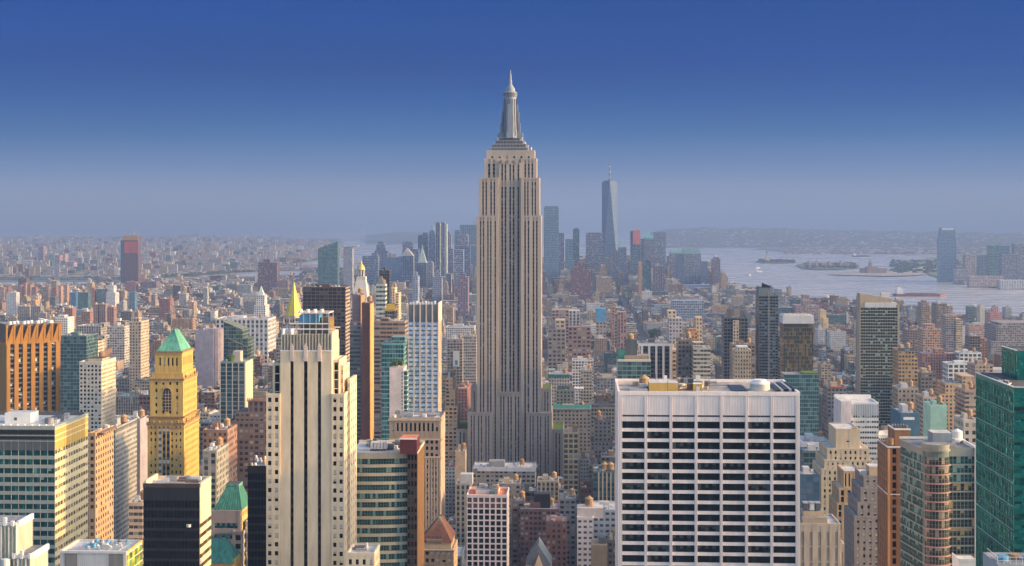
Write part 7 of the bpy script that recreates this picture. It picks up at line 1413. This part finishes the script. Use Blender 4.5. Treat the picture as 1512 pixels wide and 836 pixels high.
for (z0_, z1_, r0_, r1_) in ((45, 50, 6.2, 5.6), (50, 62, 5.6, 4.6), (62, 72, 4.6, 4.4), (72, 75, 4.4, 2.0), (75, 77, 1.6, 1.5), (77, 82, 2.1, 2.2), (82, 84, 2.2, .8)): m.cyl(0, 0, z0_, z1_, r0_, r1_, CU, 12)
m.bar((-3.6, 0, 72), (-6.2, -1, 81), 2.4, CU); m.bar((-6.2, -1, 81), (-6.0, -1, 90), 1.8, CU); m.bar((3.4, -2, 71), (4.6, -4, 64), 2.2, CU); m.box(3.2, 6.6, -6, -4, 61, 69, CU, bottom=True)
for i in range(7): a = math.pi * i / 6; m.bar((1.8 * math.cos(a), 0, 82 + 1.2 * math.sin(a)), (5 * math.cos(a), 0, 82.5 + 4.4 * math.sin(a)), .5, CU)
m.build('figure', root); m = MB(); m.cyl(-6, -1, 89, 91, .7, 1.6, CU, 8); m.cyl(-6, -1, 91, 94, 1.3, .1, GILT, 8); m.build('torch', root)
HULL = sol((.22, .09, .07), .6, .2, .05, name='hull_red'); HULLD = sol((.08, .09, .10), .6, .2, name='hull_dark')
def ship(label, px, py, L, H, rz, hull, sup=True, name='ship'):
    D = dist_of(py); root = empty(name, ((px - CX) / F * D, D, -drop(D) - 1), rz); tag(root, label, 'ship' if L > 60 else 'boat')
    m = MB(); w_ = L * .13; pts = [(-L / 2, -w_ * .6), (-L / 2 + L * .05, -w_), (L * .36, -w_), (L / 2, 0), (L * .36, w_), (-L / 2 + L * .05, w_), (-L / 2, w_ * .6)]; m.prism(pts, 0, H, hull, top=BROWN); m.build('hull', root)
    if sup:
        m = MB(); m.box(-L * .45, -L * .33, -w_ * .7, w_ * .7, H, H + L * .09, WHITE); m.box(-L * .43, -L * .36, -w_ * .4, w_ * .4, H + L * .09, H + L * .12, WHITE); m.build('deckhouse', root)
        m = MB(); m.cyl(-L * .4, 0, H + L * .12, H + L * .16, L * .012, L * .01, ORNG, 8); m.build('funnel', root)
    if L > 80:
        m = MB()
        for i in range(7): m.box(-L * .26 + i * L * .085, -L * .2 + i * L * .085, -w_ * .7, w_ * .7, H, H + 2.2, HULL)
        m.build('hatch', root)
ship('long rusty tanker lying in the river, right of the balcony tower', 1358, 437, 175, 8, rad(-4), HULL)
ship('small barge near the left end of the long quay', 1272, 379, 130, 9, rad(3), HULLD)
for i, (px, py, lb) in enumerate(((1048, 404, 'small white boat near the end of downtown'), (1121, 401, 'small ferry left of the statue foreground water'), (1119, 396, 'tiny white boat just below the statue island'), (1224, 440, 'round sterned boat near the long mauve waterfront block'), (1165, 425, 'small boat off the riverside ziggurat'), (1056, 379, 'distant freighter near the far shore'), (1104, 407, 'wake trailing small boat in mid bay'))):
    ship(lb, px, py, 34 if i not in (3, 5) else 58, 4, rad(20 * i), LGREY if i % 2 else WHITE, name='boat')
D = dist_of(404); root = empty('terminal_building', ((1286 - CX) / F * D, D, -drop(D) + 3)); tag(root, 'old ferry terminal with pointed clock tower on the far quay', 'building')
m = MB(); m.box(-45, 75, 0, 40, 0, 22, FM['pair'], col=(.3, .22, .2)); m.box(-20, 30, -5, 40, 0, 30, FM['pair'], col=(.3, .22, .2)); m.build('wall', root); m = MB(); m.box(-8, 6, 5, 19, 30, 46, FM['plain'], col=(.3, .22, .2)); m.taper(-8, 6, 5, 19, 46, -1.5, -.5, 11, 12, 62, FM['plain'], col=(.14, .3, .3)); m.build('clock_tower', root)
D = dist_of(395); root = empty('hospital_building', ((1222 - CX) / F * D, D, -drop(D) + 3)); tag(root, 'red brick hall with turrets on the larger wooded island', 'building')
m = MB()
for x in (-110, -30, 60): m.box(x, x + 60, 0, 30, 0, 20, FM['pair'], col=(.36, .22, .2), top=ROOF, tcol=(.3, .4, .38))
m.build('wall', root); m = MB()
for x in (-100, -60, 10, 70): m.cyl(x, 2, 0, 30, 5, 5, FM['plain'], 8, col=(.36, .24, .2)); m.cyl(x, 2, 30, 38, 5.5, .2, FM['plain'], 8, col=(.14, .3, .28), cap=False)
m.build('turret', root)
# harbour cranes
for i, (px, py) in enumerate(((436, 397), (441, 398))):
    D = dist_of(py); root = empty('harbour_crane', ((px - CX) / F * D, D, -drop(D) + 3)); tag(root, 'red harbour gantry crane by the bay, ' + ('left' if i == 0 else 'right') + ' of the pair', 'crane', 'harbour cranes')
    m = MB()
    for x in (-12, 12):
        for y in (-10, 10): m.bar((x, y, 0), (x * .6, y, 50), 2.4, HULL)
    m.bar((-40, 0, 48), (30, 0, 50), 3, HULL); m.bar((0, 0, 50), (0, 0, 72), 2, HULL); m.bar((0, 0, 72), (-38, 0, 50), 1.4, HULL); m.build('frame', root)
# ------------------------------------------------------------------ the air between here and the horizon
hz = MB(); hz.box(-60000, 60000, -8000, 62000, -330, 530, None if False else BR, bottom=True)
me = bpy.data.meshes.new('haze'); me.from_pydata(hz.v, [], hz.f); o = bpy.data.objects.new('haze', me); COL.objects.link(o); tag(o, 'thin blue haze filling the air over the city', 'haze', kind='stuff')
hm = bpy.data.materials.new('haze'); hm.use_nodes = True; n_ = hm.node_tree; n_.nodes.clear(); ho = n_.nodes.new('ShaderNodeOutputMaterial'); pv = n_.nodes.new('ShaderNodeVolumePrincipled')
pv.inputs['Color'].default_value = (.20, .30, .53, 1); pv.inputs['Density'].default_value = 9e-5; pv.inputs['Anisotropy'].default_value = 0.0
n_.links.new(pv.outputs[0], ho.inputs['Volume']); me.materials.append(hm)
